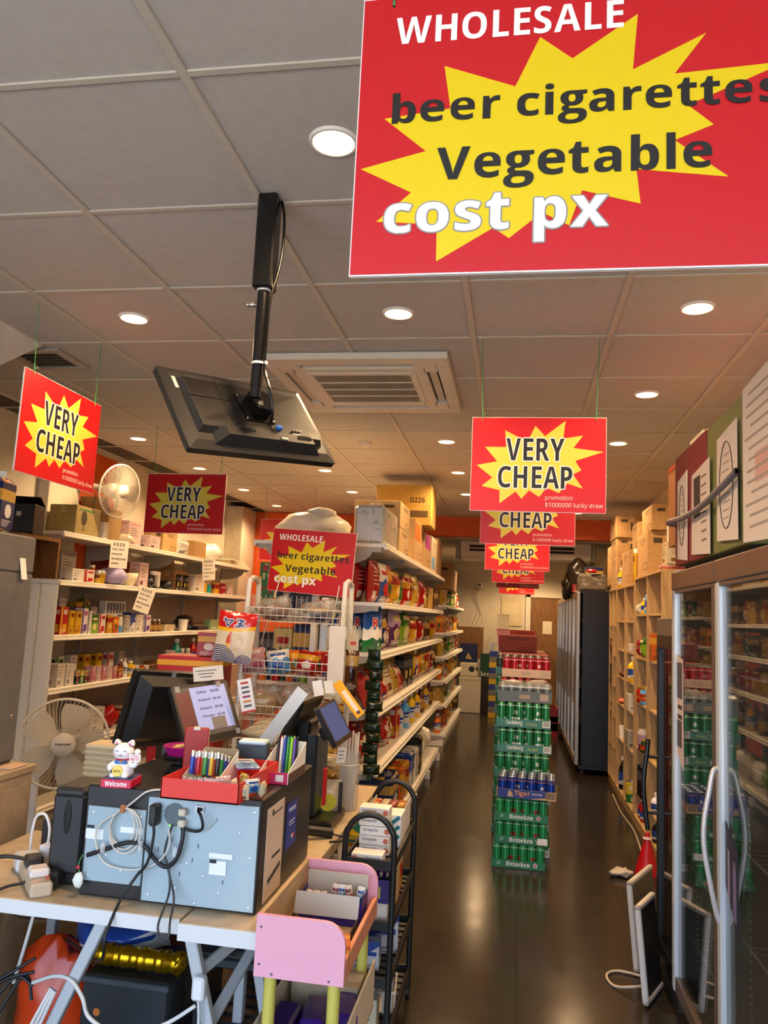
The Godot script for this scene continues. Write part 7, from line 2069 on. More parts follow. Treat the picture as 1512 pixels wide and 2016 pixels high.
	article("box", "whiteblue", 0.1, 0.1, 0.1, Vector3(-0.51, y3, -3.04), 0.1, "smaller blue and white pack near the end of the third shelf", "pack", "", "tissue_box")
	var y4 := 0.1045
	var bs := thing("plastic_basket", "small white plastic basket on the trolley's lowest shelf", "basket", Vector3(-0.47, y4, -3.2), 0.1)
	part("base", S().box(Vector3(0, 0.003, 0), Vector3(0.1, 0.005, 0.16)), mat(C("d9d2c8"), 0.5), bs)
	for s in [-1.0, 1.0]:
		for k in 7:
			part("slat", S().box(Vector3(s * (0.052), 0.035, -0.072 + 0.024 * k), Vector3(0.003, 0.07, 0.012)), mat(C("d9d2c8"), 0.5), bs)
		for k in 4:
			part("slat", S().box(Vector3(-0.036 + 0.024 * k, 0.035, s * 0.082), Vector3(0.012, 0.07, 0.003)), mat(C("d9d2c8"), 0.5), bs)
	part("rim", S().slab(-0.056, 0.07, -0.086, 0.056, 0.078, -0.08).slab(-0.056, 0.07, 0.08, 0.056, 0.078, 0.086).slab(-0.056, 0.07, -0.08, -0.05, 0.078, 0.08).slab(0.05, 0.07, -0.08, 0.056, 0.078, 0.08), mat(C("d9d2c8"), 0.5), bs)
	article("box", "cream", 0.1, 0.12, 0.06, Vector3(-0.5, y4, -2.98), 0.0, "pale card box on the trolley's lowest shelf", "box", "", "card_box")

# ---------------------------------------------------------------- beer stacks
func can_meshes(r: float, h: float) -> Array:
	var body := S().lathe(P([0, 0.002, r * 0.78, 0.0, r * 0.82, 0.004, r, 0.012, r, h - 0.018, r * 0.84, h - 0.004]), 14).mesh()
	var lid := S().lathe(P([r * 0.84, h - 0.005, r * 0.87, h, r * 0.8, h, r * 0.77, h - 0.006, 0, h - 0.006]), 14).mesh()
	return [body, lid]

func can_skin(key: String, base: Color, patch: Color, stripe: Color, star := false) -> StandardMaterial3D:
	var k := "can" + key
	if not kept.has(k):
		var im := Image.create(96, 64, false, Image.FORMAT_RGB8)
		im.fill(base)
		for q in 2:
			var cx := 24 + 48 * q
			if star:
				for y in range(-9, 10):
					var w := int(maxf(0.0, 5.0 - absf(y) * 0.6)) + (6 if absi(y + 2) < 2 else 0)
					im.fill_rect(Rect2i(cx - w, 32 + y, 2 * w + 1, 1), patch)
			else:
				disc(im, cx, 22, 5, patch)
				im.fill_rect(Rect2i(cx - 13, 34, 26, 5), stripe)
				im.fill_rect(Rect2i(cx - 8, 42, 18, 3), patch)
		im.fill_rect(Rect2i(0, 6, 96, 2), stripe)
		var m := StandardMaterial3D.new()
		m.albedo_texture = ImageTexture.create_from_image(im)
		m.roughness = 0.16
		m.metallic = 0.45
		kept[k] = m
	return kept[k]

# one case standing on y 0, its front at z 0, middle at x 0
func beer_case(label: String, at: Vector3, r: float, h: float, skin: Material, tray: Material, tray_h: float, all_cans: bool, dress: Callable, turn := 0.0, called := "beer_case") -> Node3D:
	var t := thing(called, label, "beer case", at, turn, "beer cases in the aisle")
	var w := r * 12.0 + 0.004
	var d := r * 8.0 + 0.004
	part("tray_floor", S().slab(-w / 2, 0.0, -d, w / 2, 0.003, 0.0), tray, t)
	part("tray_front", S().slab(-w / 2, 0.0, -0.002, w / 2, tray_h, 0.001), tray, t)
	part("tray_back", S().slab(-w / 2, 0.0, -d - 0.001, w / 2, tray_h, -d + 0.002), tray, t)
	for s in [-1.0, 1.0]:
		part("tray_side", S().slab(s * (w / 2 + 0.001), 0.0, -d, s * (w / 2 - 0.002), tray_h, 0.0), tray, t)
	var key := "canmesh%.4f%.4f" % [r, h]
	if not kept.has(key):
		kept[key] = can_meshes(r, h)
	var cm: Array = kept[key]
	var lidm := mat(C("c2bfb6"), 0.25, 0.9)
	for i in 6:
		for j in 4:
			if not all_cans and j > 0 and i > 0 and i < 5:
				continue
			var o := part("can", cm[0], skin, t)
			o.position = Vector3(-w / 2 + 0.002 + r * (2 * i + 1), 0.003, -0.002 - r * (2 * j + 1))
			o.rotation.y = 0.9 * ((i * 3 + j) % 5)
			part("can_lid", cm[1], lidm, o)
	dress.call(t, w, tray_h)
	return t

func five_star(r: float) -> PackedVector2Array:
	var p := PackedVector2Array()
	for k in 10:
		var a := PI / 2 + TAU * k / 10
		p.append(Vector2(cos(a), sin(a)) * (r if k % 2 == 0 else r * 0.42))
	return p

func build_beer() -> void:
	var green := can_skin("green", C("2f9a5a"), C("b82a28"), C("cfd6c8"), true)
	var green2 := can_skin("green2", C("2c8050"), C("dfe6dc"), C("e6eadf"))
	var blue := can_skin("blue", C("1d3f9a"), C("c9c6bc"), C("c8762a"))
	var red := can_skin("red", C("a8202c"), C("dcd2c8"), C("dcd2c8"))
	var gtray := mat(C("1c6b44"), 0.45)
	var ctray := mat(C("2a6a54"), 0.4)
	var white := mat(C("e8ece4"), 0.5)
	var heine := func(t: Node3D, w: float, th: float):
		part("lettering", letters("Heineken", -w * 0.23, th * 0.26, w * 0.22, th * 0.82, 0.0012, true, 0.0, "Droid Serif"), white, t)
		part("lettering", letters("24", -w * 0.4, th * 0.35, -w * 0.34, th * 0.75, 0.0012), mat(C("a9c8b0"), 0.5), t)
		var st := part("star", S().plate(five_star(th * 0.4), 0.0012, 0.0018), white, t)
		st.position = Vector3(w * 0.32, th * 0.52, 0)
		var s2 := part("star", S().plate(five_star(th * 0.27), 0.0019, 0.0024), mat(C("c0202c"), 0.5), t)
		s2.position = Vector3(w * 0.32, th * 0.52, 0)
	var heine_code := func(t: Node3D, w: float, th: float):
		heine.call(t, w, th)
		part("barcode_label", S().box(Vector3(w * 0.4, th * 0.55, 0.0025), Vector3(w * 0.18, th * 0.8, 0.001)), mat(C("dcdcd6"), 0.6), t)
	var carls := func(t: Node3D, w: float, th: float):
		part("lettering", letters("Carlsberg", -w * 0.32, th * 0.2, -w * 0.02, th * 0.85, 0.0012, true, 0.0, "Droid Serif"), white, t)
		part("lettering", letters("PILSNER", w * 0.06, th * 0.3, w * 0.25, th * 0.6, 0.0012), mat(C("9aaa4a"), 0.5), t)
		part("barcode_label", S().box(Vector3(w * 0.42, th * 0.55, 0.0015), Vector3(w * 0.14, th * 0.8, 0.001)), mat(C("dcdcd6"), 0.6), t)
		var bars := S()
		for k in 9:
			bars.box(Vector3(w * 0.37 + w * 0.0125 * k, th * 0.58, 0.0022), Vector3(w * 0.006, th * 0.6, 0.0006))
		part("barcode", bars, mat(C("2a2a2a"), 0.6), t).set_meta("kind", "stuff")
	var tiger := func(t: Node3D, w: float, th: float):
		part("blue_panel", S().box(Vector3(-w * 0.06, th * 0.5, 0.0014), Vector3(w * 0.86, th * 0.98, 0.001)), mat(C("22337e"), 0.5), t)
		part("sweep", S().plate(P([w * 0.05, 0.002, w * 0.49, 0.002, w * 0.49, th * 0.35, w * 0.28, th * 0.24]), 0.002, 0.0026), mat(C("c49a6a"), 0.6), t)
		part("lettering", letters("Tiger", -w * 0.2, th * 0.18, w * 0.06, th * 0.9, 0.0022), mat(C("d08a3a"), 0.5), t)
		part("lettering", letters("LAGER BEER", w * 0.09, th * 0.5, w * 0.27, th * 0.7, 0.0022), mat(C("c9c4ba"), 0.5), t)
		part("emblem", S().plate(P([-w * 0.32, th * 0.15, -w * 0.22, th * 0.15, -w * 0.24, th * 0.6, -w * 0.28, th * 0.9, -w * 0.31, th * 0.6]), 0.002, 0.0026), mat(C("b89a78"), 0.6), t)
		part("barcode_label", S().box(Vector3(w * 0.4, th * 0.55, 0.0022), Vector3(w * 0.16, th * 0.75, 0.001)), mat(C("7a6248"), 0.6), t)
	var plain_ := func(_t: Node3D, _w: float, _th: float): pass
	var code := func(t: Node3D, w: float, th: float):
		part("barcode_label", S().box(Vector3(w * 0.36, th * 0.5, 0.0015), Vector3(w * 0.16, th * 0.6, 0.001)), mat(C("a89684"), 0.6), t)
		part("printed_label", S().box(Vector3(w * 0.0, th * 0.5, 0.0015), Vector3(w * 0.2, th * 0.4, 0.001)), mat(C("a08a76"), 0.6), t)
	var x := 0.078
	var rs := 0.0283
	beer_case("bottom green beer case of the front stack", Vector3(x - 0.012, 0, -5.39), rs, 0.143, green, gtray, 0.05, false, heine)
	beer_case("middle green beer case of the front stack, with a barcode", Vector3(x + 0.004, 0.148, -5.40), rs, 0.143, green, gtray, 0.05, false, heine_code)
	beer_case("upper green beer case of the front stack, under the blue cans", Vector3(x + 0.002, 0.296, -5.39), rs, 0.143, green, gtray, 0.05, false, heine)
	beer_case("case of blue and silver beer cans topping the front stack", Vector3(x + 0.03, 0.446, -5.36), 0.0315, 0.125, blue, mat(C("b08a62"), 0.7), 0.055, true, tiger, -0.05)
	var z2 := -5.665
	for k in 6:
		beer_case("%s dark green pilsner case from the floor in the second stack" % nth(k), Vector3(x + 0.015 - 0.01 * (k % 2), 0.172 * k, z2 + 0.008 * (k % 2)), 0.0308, 0.167, green2, ctray, 0.055, k == 5 or k == 4, carls)
	var gw := beer_case("case of gold topped cans in crinkled grey shrink wrap", Vector3(x + 0.01, 1.033, z2), 0.0308, 0.12, can_skin("grey", C("6d7470"), C("a9a48a"), C("c8b870")), mat(C("5a635f"), 0.5), 0.075, true, code)
	var film := S()
	film.slab(-0.19, 0.078, -0.252, 0.19, 0.132, 0.004, 0.02)
	part("shrink_wrap", film, clear(C("c9cbc6"), 0.2, 0.08), gw)
	part("wrap_fold", S().lump(Vector3(-0.08, 0.135, -0.05), Vector3(0.06, 0.012, 0.04), rng, 0.4).lump(Vector3(0.09, 0.135, -0.12), Vector3(0.07, 0.014, 0.05), rng, 0.4), clear(C("d6d4c8"), 0.35, 0.1), gw).set_meta("kind", "stuff")
	var z3 := -5.945
	for k in 8:
		beer_case("%s case from the floor in the third stack, of red cans" % nth(k), Vector3(x + 0.02 - 0.012 * (k % 2), 0.148 * k, z3), 0.0292, 0.143, red, mat(C("b89c86"), 0.7), 0.06, k == 7, code)
	beer_case("case of red cans standing topmost on the third stack", Vector3(x + 0.022, 1.184, z3), 0.0292, 0.143, red, mat(C("b89c86"), 0.7), 0.06, true, code)
	var z4 := -6.21
	for k in 9:
		beer_case("%s green case from the floor in the fourth stack" % nth(k), Vector3(x - 0.03, 0.148 * k, z4), 0.0292, 0.143, green2 if k < 8 else can_skin("dark", C("3a4440"), C("8a8f88"), C("b0b4aa")), ctray, 0.05, k == 8, plain_)
	# farther stacks of plain cartons
	for k in 4:
		for j in 3:
			carton("%s drinks carton from the floor in the %s far stack" % [nth(k), nth(j)], Vector3(0.4, 0.328, 0.36), Vector3(x + 0.01, 0.332 * k, -6.68 - 0.42 * j), 0.0, ["6a1a12", "5e1810", "7e5230"][j], true, "cartons in the far beer stacks")
	carton("dark red drinks carton topping the far stacks, with a white label", Vector3(0.33, 0.14, 0.3), Vector3(x - 0.04, 1.33, -7.1), 0.0, "5e120c", true, "cartons in the far beer stacks")
	# red wire shopping basket on the floor by the coolers
	for k in 3:
		var b := thing("shopping_basket", "red plastic shopping basket on the floor by the coolers, %s of the nested three" % ["lowest", "middle", "topmost"][k], "basket", Vector3(0.48, 0.09 * k, -11.6), 0.0, "nested red baskets")
		part("basket", S().slab(-0.15, 0.0, -0.22, 0.15, 0.012, 0.22).slab(-0.16, 0.0, 0.21, 0.16, 0.2, 0.222).slab(-0.16, 0.0, -0.222, 0.16, 0.2, -0.21).slab(-0.162, 0.0, -0.22, -0.15, 0.2, 0.22).slab(0.15, 0.0, -0.22, 0.162, 0.2, 0.22), mat(C("a3121a"), 0.4), b)
		part("rim", S().slab(-0.17, 0.2, -0.23, 0.17, 0.215, -0.21).slab(-0.17, 0.2, 0.21, 0.17, 0.215, 0.23).slab(-0.17, 0.2, -0.21, -0.15, 0.215, 0.21).slab(0.15, 0.2, -0.21, 0.17, 0.215, 0.21), mat(C("8c0f16"), 0.4), b)

# ---------------------------------------------------------------- pale wooden pigeonhole shelves, right wall
func build_wood_shelves() -> void:
	rng.seed = 61
	var w1 := wood(C("c09a62"), C("ab8450"), 1)
	var w2 := wood(C("c5a06a"), C("b08a56"), 2)
	var units := [["wooden_shelf", -5.62, -6.84, 1.985, [1.7, 1.352, 0.99, 0.627, 0.268], "nearer pale wooden pigeonhole shelf beside the black fridge"], ["wooden_shelf", -6.87, -8.02, 1.945, [1.645, 1.373, 1.115, 0.865, 0.542], "farther pale wooden pigeonhole shelf beside the dark cooler"], ["wooden_shelf", -8.05, -8.62, 1.95, [1.6, 1.3, 1.0, 0.7, 0.4], "narrow wooden shelf tucked against the dark cooler"]]
	for u in units:
		var z0: float = u[1]
		var z1: float = u[2]
		var top: float = u[3]
		var t := thing(u[0], u[5], "shelf")
		var zm := (z0 + z1) / 2
		for z in [z0 - 0.009, zm, z1 + 0.009]:
			part("upright", S().box(Vector3(1.165, (top + 0.07) / 2, z), Vector3(0.33, top - 0.07, 0.018), 0.001), w1, t)
		part("top_board", S().box(Vector3(1.165, top + 0.009, zm), Vector3(0.334, 0.018, absf(z1 - z0)), 0.001), w2, t)
		part("plinth", S().box(Vector3(1.16, 0.035, zm), Vector3(0.3, 0.07, absf(z1 - z0) - 0.01)), w2, t)
		part("base_board", S().box(Vector3(1.165, 0.079, zm), Vector3(0.33, 0.018, absf(z1 - z0) - 0.02)), w2, t)
		part("back_board", S().box(Vector3(1.335, top / 2 + 0.04, zm), Vector3(0.008, top - 0.07, absf(z1 - z0) - 0.01)), w1, t)
		for y in u[4]:
			for h in 2:
				var za := (z0 if h == 0 else zm) - 0.018
				var zb := (zm if h == 0 else z1) + 0.018
				part("shelf_board", S().box(Vector3(1.17, y - 0.009, (za + zb) / 2), Vector3(0.315, 0.018, absf(zb - za) + 0.016), 0.001), w2, t)
	var g := "goods in the wooden pigeonholes"
	var it := [["bottle", "yellow", -6.55, 1.7, 0.06, 0.13, "small yellow bottle"], ["bottle", "sky", -6.4, 1.7, 0.05, 0.2, "blue spray bottle"], ["bag", "white", -6.68, 1.7, 0.12, 0.09, "small white pouch"],
		["bag", "crimson", -6.62, 1.352, 0.14, 0.16, "dark red pouch"], ["bag", "lime", -6.45, 1.352, 0.14, 0.17, "lime green pouch"], ["box", "orange", -6.0, 1.352, 0.12, 0.2, "orange carton with a green top"],
		["jar", "red", -6.62, 0.99, 0.1, 0.13, "red jar"], ["jar", "sky", -6.45, 0.99, 0.1, 0.14, "blue jar with a green lid"], ["tub", "purple", -6.55, 0.627, 0.12, 0.16, "pink lidded tub"], ["jar", "darkgreen", -6.42, 0.627, 0.12, 0.1, "low green jar"],
		["can", "black", -6.6, 0.268, 0.09, 0.24, "tall black canister"], ["can", "black", -6.48, 0.268, 0.09, 0.24, "second tall black canister"], ["bottle", "crimson", -6.62, 0.088, 0.07, 0.15, "dark red bottle"], ["bottle", "crimson", -6.52, 0.088, 0.07, 0.15, "second dark red bottle"], ["bottle", "violet", -5.95, 0.268, 0.08, 0.15, "white and violet bottle"], ["bottle", "black", -5.9, 0.088, 0.08, 0.16, "squat black bottle"],
		["box", "white", -7.15, 1.373, 0.1, 0.07, "small white carton"], ["bottle", "yellow", -7.12, 1.115, 0.1, 0.22, "yellow capped sauce bottle"], ["lump", "brown", -7.7, 1.115, 0.14, 0.06, "brown packet"], ["box", "white", -7.2, 0.865, 0.2, 0.14, "white box with a handle"], ["lump", "salmon", -7.75, 0.865, 0.12, 0.05, "small salmon pouch"], ["cup", "white", -7.75, 0.542, 0.12, 0.12, "white mug"], ["box", "grey", -7.25, 0.542, 0.2, 0.15, "grey printed box"], ["bottle", "black", -7.72, 0.088, 0.085, 0.3, "dark glass bottle with a green label"], ["can", "green", -7.2, 0.088, 0.1, 0.17, "green can"],
		["box", "black", -8.45, 1.0, 0.1, 0.2, "dark packet"], ["bottle", "brown", -8.42, 0.7, 0.08, 0.16, "brown bottle"], ["box", "brown", -8.45, 1.3, 0.1, 0.16, "dark brown packet"]]
	for a in it:
		article(a[0], a[1], a[4], a[5], minf(a[4], 0.1), Vector3(1.045 if a[0] != "box" else 1.055, a[3] + 0.001, a[2] - 0.1 if a[2] > -6.3 else a[2] - 0.06), -PI / 2, a[6] + (" in the nearer" if a[2] > -6.85 else " in the farther" if a[2] > -8.03 else " in the narrow") + " wooden pigeonhole shelf", str(a[6]).split(" ")[-1] if not ("with" in a[6]) else "container", g)
	# cartons along the top of the shelves
	var cs := [[Vector3(0.5, 0.34, 0.3), Vector3(1.16, 2.004, -6.5), "brown carton on the nearer wooden shelf, under another"], [Vector3(0.46, 0.2, 0.28), Vector3(1.17, 2.345, -6.42), "brown carton stacked topmost above the nearer wooden shelf"], [Vector3(0.46, 0.33, 0.28), Vector3(1.16, 1.964, -7.55), "tall brown carton on the farther wooden shelf"], [Vector3(0.3, 0.3, 0.24), Vector3(1.2, 1.964, -7.14), "brown carton between the two stacks on the wooden shelves"], [Vector3(0.36, 0.24, 0.26), Vector3(1.18, 2.266, -7.16), "pale brown carton perched high over the wooden shelves"], [Vector3(0.46, 0.33, 0.28), Vector3(1.15, 1.97, -8.32), "brown carton over the narrow wooden shelf, lowest of three"], [Vector3(0.46, 0.18, 0.28), Vector3(1.15, 2.301, -8.32), "brown carton over the narrow wooden shelf, middle of three"], [Vector3(0.5, 0.22, 0.3), Vector3(1.15, 2.482, -8.32), "brown carton over the narrow wooden shelf, topmost of three"], [Vector3(0.42, 0.5, 0.28), Vector3(1.18, 1.97, -8.95), "brown carton at the far end above the dark cooler"]]
	for c in cs:
		carton(c[2], c[0], c[1], -PI / 2, ["b88e54", "b3894f", "ba9058"][int(absf(c[1].z) * 10) % 3], true, "cartons over the wooden shelves")
	article("bottle", "yellow", 0.07, 0.2, 0.07, Vector3(1.03, 1.964, -7.9), 0.0, "tall yellow bottle on the farther wooden shelf's top", "bottle", g)
	article("tube", "yellow", 0.05, 0.3, 0.05, Vector3(1.03, 1.964, -6.96), 0.0, "yellow roll standing beside the cartons on the wooden shelf", "roll", g)
	# things on the near unit's top: tin, printed boxes, red folder, bicycle toy
	var tn := thing("white_tin", "white tin with a rounded lid above the wooden shelf's near end", "tin", Vector3(1.14, 2.2, -5.72))
	part("body", S().box(Vector3(0, 0.07, 0), Vector3(0.14, 0.14, 0.18), 0.012), mat(C("e2ddd6"), 0.3), tn)
	part("lid", S().box(Vector3(0, 0.155, 0), Vector3(0.148, 0.03, 0.188), 0.012), mat(C("dcd8d2"), 0.3), tn)
	var yb := thing("printed_box", "yellow and white printed box under the white tin", "box", Vector3(1.14, 2.04, -5.73))
	part("body", S().box(Vector3(0, 0.08, 0), Vector3(0.2, 0.158, 0.2), 0.002), ink("cream"), yb)
	part("dark_face", S().put(Transform3D(Basis(Vector3.RIGHT, PI / 2), Vector3(0.02, 0.11, 0.1))).lathe(P([0.026, 0, 0.026, 0.001, 0, 0.001]), 16), mat(C("2a241c"), 0.6), yb)
	article("box", "salmon", 0.24, 0.035, 0.2, Vector3(1.14, 2.004, -5.74), 0.0, "flat salmon box at the bottom of the printed pile", "box", "", "flat_box")
	# toy bicycle on the black fridge
	var bt := thing("toy_bicycle", "small bronze toy bicycle on the black fridge's top", "toy", Vector3(0.8, 1.645, -3.93), 1.2)
	var br := mat(C("4a2f1c"), 0.3, 0.7)
	for q in [[-0.06, 0.045, 0.045], [0.065, 0.03, 0.03]]:
		var ring := PackedVector3Array()
		for k in 24:
			ring.append(Vector3(q[0] + cos(TAU * k / 24) * q[2], q[1] + sin(TAU * k / 24) * q[2], 0))
		part("wheel", S().tube(ring, 0.003, 6, true), br, bt)
	part("frame", S().tube(curve([-0.06, 0.045, 0, -0.03, 0.14, 0, -0.02, 0.16, 0, 0.03, 0.09, 0, 0.065, 0.03, 0], 4), 0.0035, 6).rod(Vector3(0.03, 0.09, 0), Vector3(-0.02, 0.05, 0), 0.003, 6), br, bt)
	part("handlebar", S().rod(Vector3(-0.025, 0.155, -0.025), Vector3(-0.025, 0.155, 0.025), 0.003, 6), br, bt)
	var rf := thing("red_folder", "crumpled dark red folder standing behind the toy bicycle", "folder", Vector3(0.98, 1.645, -3.98), 0.5)
	part("folder", S().box(Vector3(0, 0.17, 0), Vector3(0.22, 0.34, 0.03), 0.01), mat(C("6e1a1c"), 0.35), rf)
	part("band", S().box(Vector3(0, 0.2, 0.016), Vector3(0.2, 0.02, 0.002)).box(Vector3(0, 0.14, 0.016), Vector3(0.2, 0.012, 0.002)), mat(C("8a3434"), 0.4), rf)
	var pr := thing("paper_roll", "white paper roll standing on the black fridge", "roll", Vector3(0.76, 1.645, -3.75))
	part("roll", S().lathe(P([0.012, 0, 0.032, 0, 0.032, 0.22, 0.012, 0.22, 0.012, 0.0]), 20), mat(C("d6d2d0"), 0.8), pr)
	part("loose_end", S().box(Vector3(-0.02, 0.1, 0.034), Vector3(0.05, 0.2, 0.002)), mat(C("d0c8c2"), 0.8), pr)

# ---------------------------------------------------------------- glass door fridges, right foreground
func build_fridges() -> void:
	rng.seed = 17
	var brown := mat(C("6d5c50"), 0.35, 0.4)
	var silver := mat(C("d4dadc"), 0.25, 0.35)
	var inner := mat(C("7d827c"), 0.4)
	var glass := clear(C("161c19"), 0.34, 0.012)
	var plane := 0.69
	for k in 2:
		var z0: float = [-2.88, -2.13][k]
		var z1 := z0 - 0.74
		var t := thing("glass_fridge", ["tall glass fridge with an alloy edge and a pasted sheet", "nearest tall glass fridge with a curved white handle"][k], "fridge", Vector3.ZERO)
		part("back_wall", S().slab(1.3, 0.1, z1, 1.34, 1.84, z0), inner, t)
		part("side_wall", S().slab(plane + 0.05, 0.1, z1, 1.3, 1.84, z1 + 0.035, 0.003), inner, t)
		part("side_wall", S().slab(plane + 0.05, 0.1, z0 - 0.035, 1.3, 1.84, z0, 0.003), inner, t)
		part("top_box", S().slab(plane + 0.02, 1.765, z1, 1.34, 1.845, z0, 0.004), brown, t)
		part("floor_box", S().slab(plane + 0.05, 0.06, z1, 1.34, 0.13, z0, 0.004), mat(C("2a2624"), 0.5), t)
		for x in [0.78, 1.28]:
			for z in [z0 - 0.06, z1 + 0.06]:
				part("foot", S().put(Transform3D(Basis.IDENTITY, Vector3(x, 0, z))).lathe(P([0, 0, 0.025, 0, 0.02, 0.06]), 12), mat(C("1a1817"), 0.5), t)
		# door: frame, pane, handle
		var d := part("door_frame", S().slab(plane, 0.12, z1 + 0.005, plane + 0.045, 0.18, z0 - 0.005, 0.003).slab(plane, 1.75, z1 + 0.005, plane + 0.045, 1.765, z0 - 0.005, 0.003).slab(plane, 0.18, z0 - 0.05, plane + 0.045, 1.75, z0 - 0.005, 0.003), brown, t)
		part("header", S().slab(plane - 0.004, 1.765, z1, plane + 0.045, 1.842, z0, 0.004), brown, t)
		part("edge_profile", S().slab(plane - 0.004, 0.12, z1 + 0.004, plane + 0.045, 1.765, z1 + 0.05, 0.006), silver, t)
		part("pane", S().slab(plane + 0.012, 0.18, z1 + 0.05, plane + 0.018, 1.75, z0 - 0.05), glass, t)
		for q in 2:
			var st := S()
			for n in 60:
				st.box(Vector3(0, 0.22 + 0.025 * n, 0), Vector3(0.004, 0.012, 0.012))
			part("shelf_strip", st, mat(C("d8d4c4"), 0.5), t).position = Vector3(0.78 + 0.46 * q, 0, z1 + 0.04)
			t.get_child(-1).set_meta("kind", "stuff")
		for r in 5:
			var y := 0.33 + 0.28 * r
			var sh := S()
			for n in 14:
				sh.rod(Vector3(0.76, y, z1 + 0.045 + 0.05 * n), Vector3(1.28, y, z1 + 0.045 + 0.05 * n), 0.0025, 4)
			sh.rod(Vector3(0.76, y, z1 + 0.04), Vector3(0.76, y, z0 - 0.04), 0.005, 6).rod(Vector3(1.27, y, z1 + 0.04), Vector3(1.27, y, z0 - 0.04), 0.005, 6)
			var so := part("wire_shelf", sh, silver, t)
			so.set_meta("kind", "stuff")
			for n in 5:
				var c: String = ["lime", "orange", "brown", "sky", "green", "red", "yellow", "cream"][(n * 3 + r * 2 + k) % 8]
				article(["bottle", "can", "bottle", "jar"][(n + r) % 4], c, 0.075, [0.2, 0.12, 0.22, 0.14][(n + r) % 4], 0.075, Vector3(0.86 + 0.08 * (n % 2), y + 0.003, z1 + 0.12 + 0.125 * n), 0.0, "%s %s, %s from the far side on the %s shelf of the %s fridge" % [colour(c), ["bottle", "can", "bottle", "jar"][(n + r) % 4], nth(n), nth(4 - r), ["alloy edged", "white handled"][k]], "drink", "drinks in the glass fridges")
		if k == 1:
			part("handle", S().tube(curve([plane + 0.0, 1.14, z1 + 0.03, plane - 0.02, 1.13, z1 + 0.035, plane - 0.035, 1.06, z1 + 0.04, plane - 0.05, 0.97, z1 + 0.04, plane - 0.05, 0.88, z1 + 0.04, plane - 0.03, 0.76, z1 + 0.04, plane - 0.012, 0.68, z1 + 0.035, plane, 0.65, z1 + 0.03], 6), 0.0085, 10), mat(C("c9c4be"), 0.3, 0.3), t)
	# sheet pasted on the first fridge's glass, dark sticker on the second
	var p := thing("pasted_sheet", "long pale sheet with photographs pasted on the alloy edged fridge's glass", "poster", Vector3(0.701, 0.96, -3.51), -PI / 2)
	part("sheet", S().plate(P([-0.07, 0.53, 0.05, 0.51, 0.06, 0.06, -0.07, 0.0 + 0.12]), -0.0006, 0.0006), mat(C("cdb6aa"), 0.7), p)
	for q in [[-0.01, 0.42, 0.1, 0.15], [-0.015, 0.2, 0.09, 0.11]]:
		part("photograph", S().box(Vector3(q[0], q[1], 0.0012), Vector3(q[2], q[3], 0.0006)), toned("photo", C("54484a"), 0.6, 20.0, 0.03, 0.1), p)
	for k in 2:
		part("text_row", S().box(Vector3(-0.005, 0.31 - 0.04 * k, 0.0012), Vector3(0.08, 0.018, 0.0006)), mat(C("3a3032"), 0.7), p)
	var st := thing("dark_sticker", "dark purple sticker on the nearest fridge's glass", "sticker", Vector3(0.701, 0.72, -2.74), -PI / 2)
	part("sheet", S().plate(P([-0.07, 0.26, 0.07, 0.2, 0.07, -0.05, -0.07, 0.06]), -0.0006, 0.0006), mat(C("1e1826"), 0.5), st)
	part("bottle_print", S().put(Transform3D(Basis.IDENTITY, Vector3(0.035, 0.02, 0.0008))).plate(P([-0.015, -0.03, 0.02, -0.04, 0.02, 0.1, 0.008, 0.14, -0.008, 0.14, -0.015, 0.1]), 0, 0.0006), mat(C("6a5a78"), 0.5), st)
	part("text_row", S().box(Vector3(-0.03, 0.1, 0.001), Vector3(0.02, 0.16, 0.0006)), mat(C("8a7a8a"), 0.5), st)
	# wooden crates inside the first fridge
	var cr := thing("wooden_crate", "small wooden crate behind the alloy edged fridge's glass", "crate", Vector3(0.86, 1.452, -3.2), -PI / 2)
	for y in [0.03, 0.09]:
		part("slat", S().box(Vector3(0, y, 0.05), Vector3(0.24, 0.045, 0.008)), wood(C("b8844a"), C("9a6a36"), 2), cr)
		part("slat", S().box(Vector3(0, y, -0.05), Vector3(0.24, 0.045, 0.008)), wood(C("b8844a"), C("9a6a36"), 2), cr)
	for s in [-1.0, 1.0]:
		part("end_board", S().box(Vector3(s * 0.115, 0.06, 0), Vector3(0.012, 0.12, 0.1)), wood(C("b8844a"), C("9a6a36"), 1), cr)
	part("floor_board", S().box(Vector3(0, 0.006, 0), Vector3(0.22, 0.01, 0.09)), wood(C("b8844a"), C("9a6a36"), 2), cr)
	# half height black fridge behind
	var bk := mat(C("171515"), 0.35)
	var t := thing("black_fridge", "black framed glass fridge with a long black handle beyond the tall ones", "fridge", Vector3.ZERO)
	part("body", S().slab(0.76, 0.06, -4.06, 1.3, 1.56, -4.02).slab(1.26, 0.06, -4.04, 1.3, 1.56, -3.66).slab(0.76, 0.06, -3.68, 1.3, 1.56, -3.645).slab(0.76, 0.06, -4.04, 1.3, 0.14, -3.66), bk, t)
	part("top_box", S().slab(0.7, 1.56, -4.06, 1.3, 1.645, -3.645, 0.004), mat(C("8a7a62"), 0.5), t)
	part("door_frame", S().slab(0.7, 0.1, -4.06, 0.75, 0.17, -3.645, 0.003).slab(0.7, 1.5, -4.06, 0.75, 1.56, -3.645, 0.003).slab(0.7, 0.17, -4.06, 0.75, 1.5, -4.02, 0.003).slab(0.7, 0.17, -3.695, 0.75, 1.5, -3.645, 0.003), bk, t)
	part("pane", S().slab(0.715, 0.17, -4.02, 0.721, 1.5, -3.695), glass, t)
	part("kick_grille", S().slab(0.72, 0.0, -4.04, 0.76, 0.1, -3.66, 0.002), mat(C("2a2420"), 0.5), t)
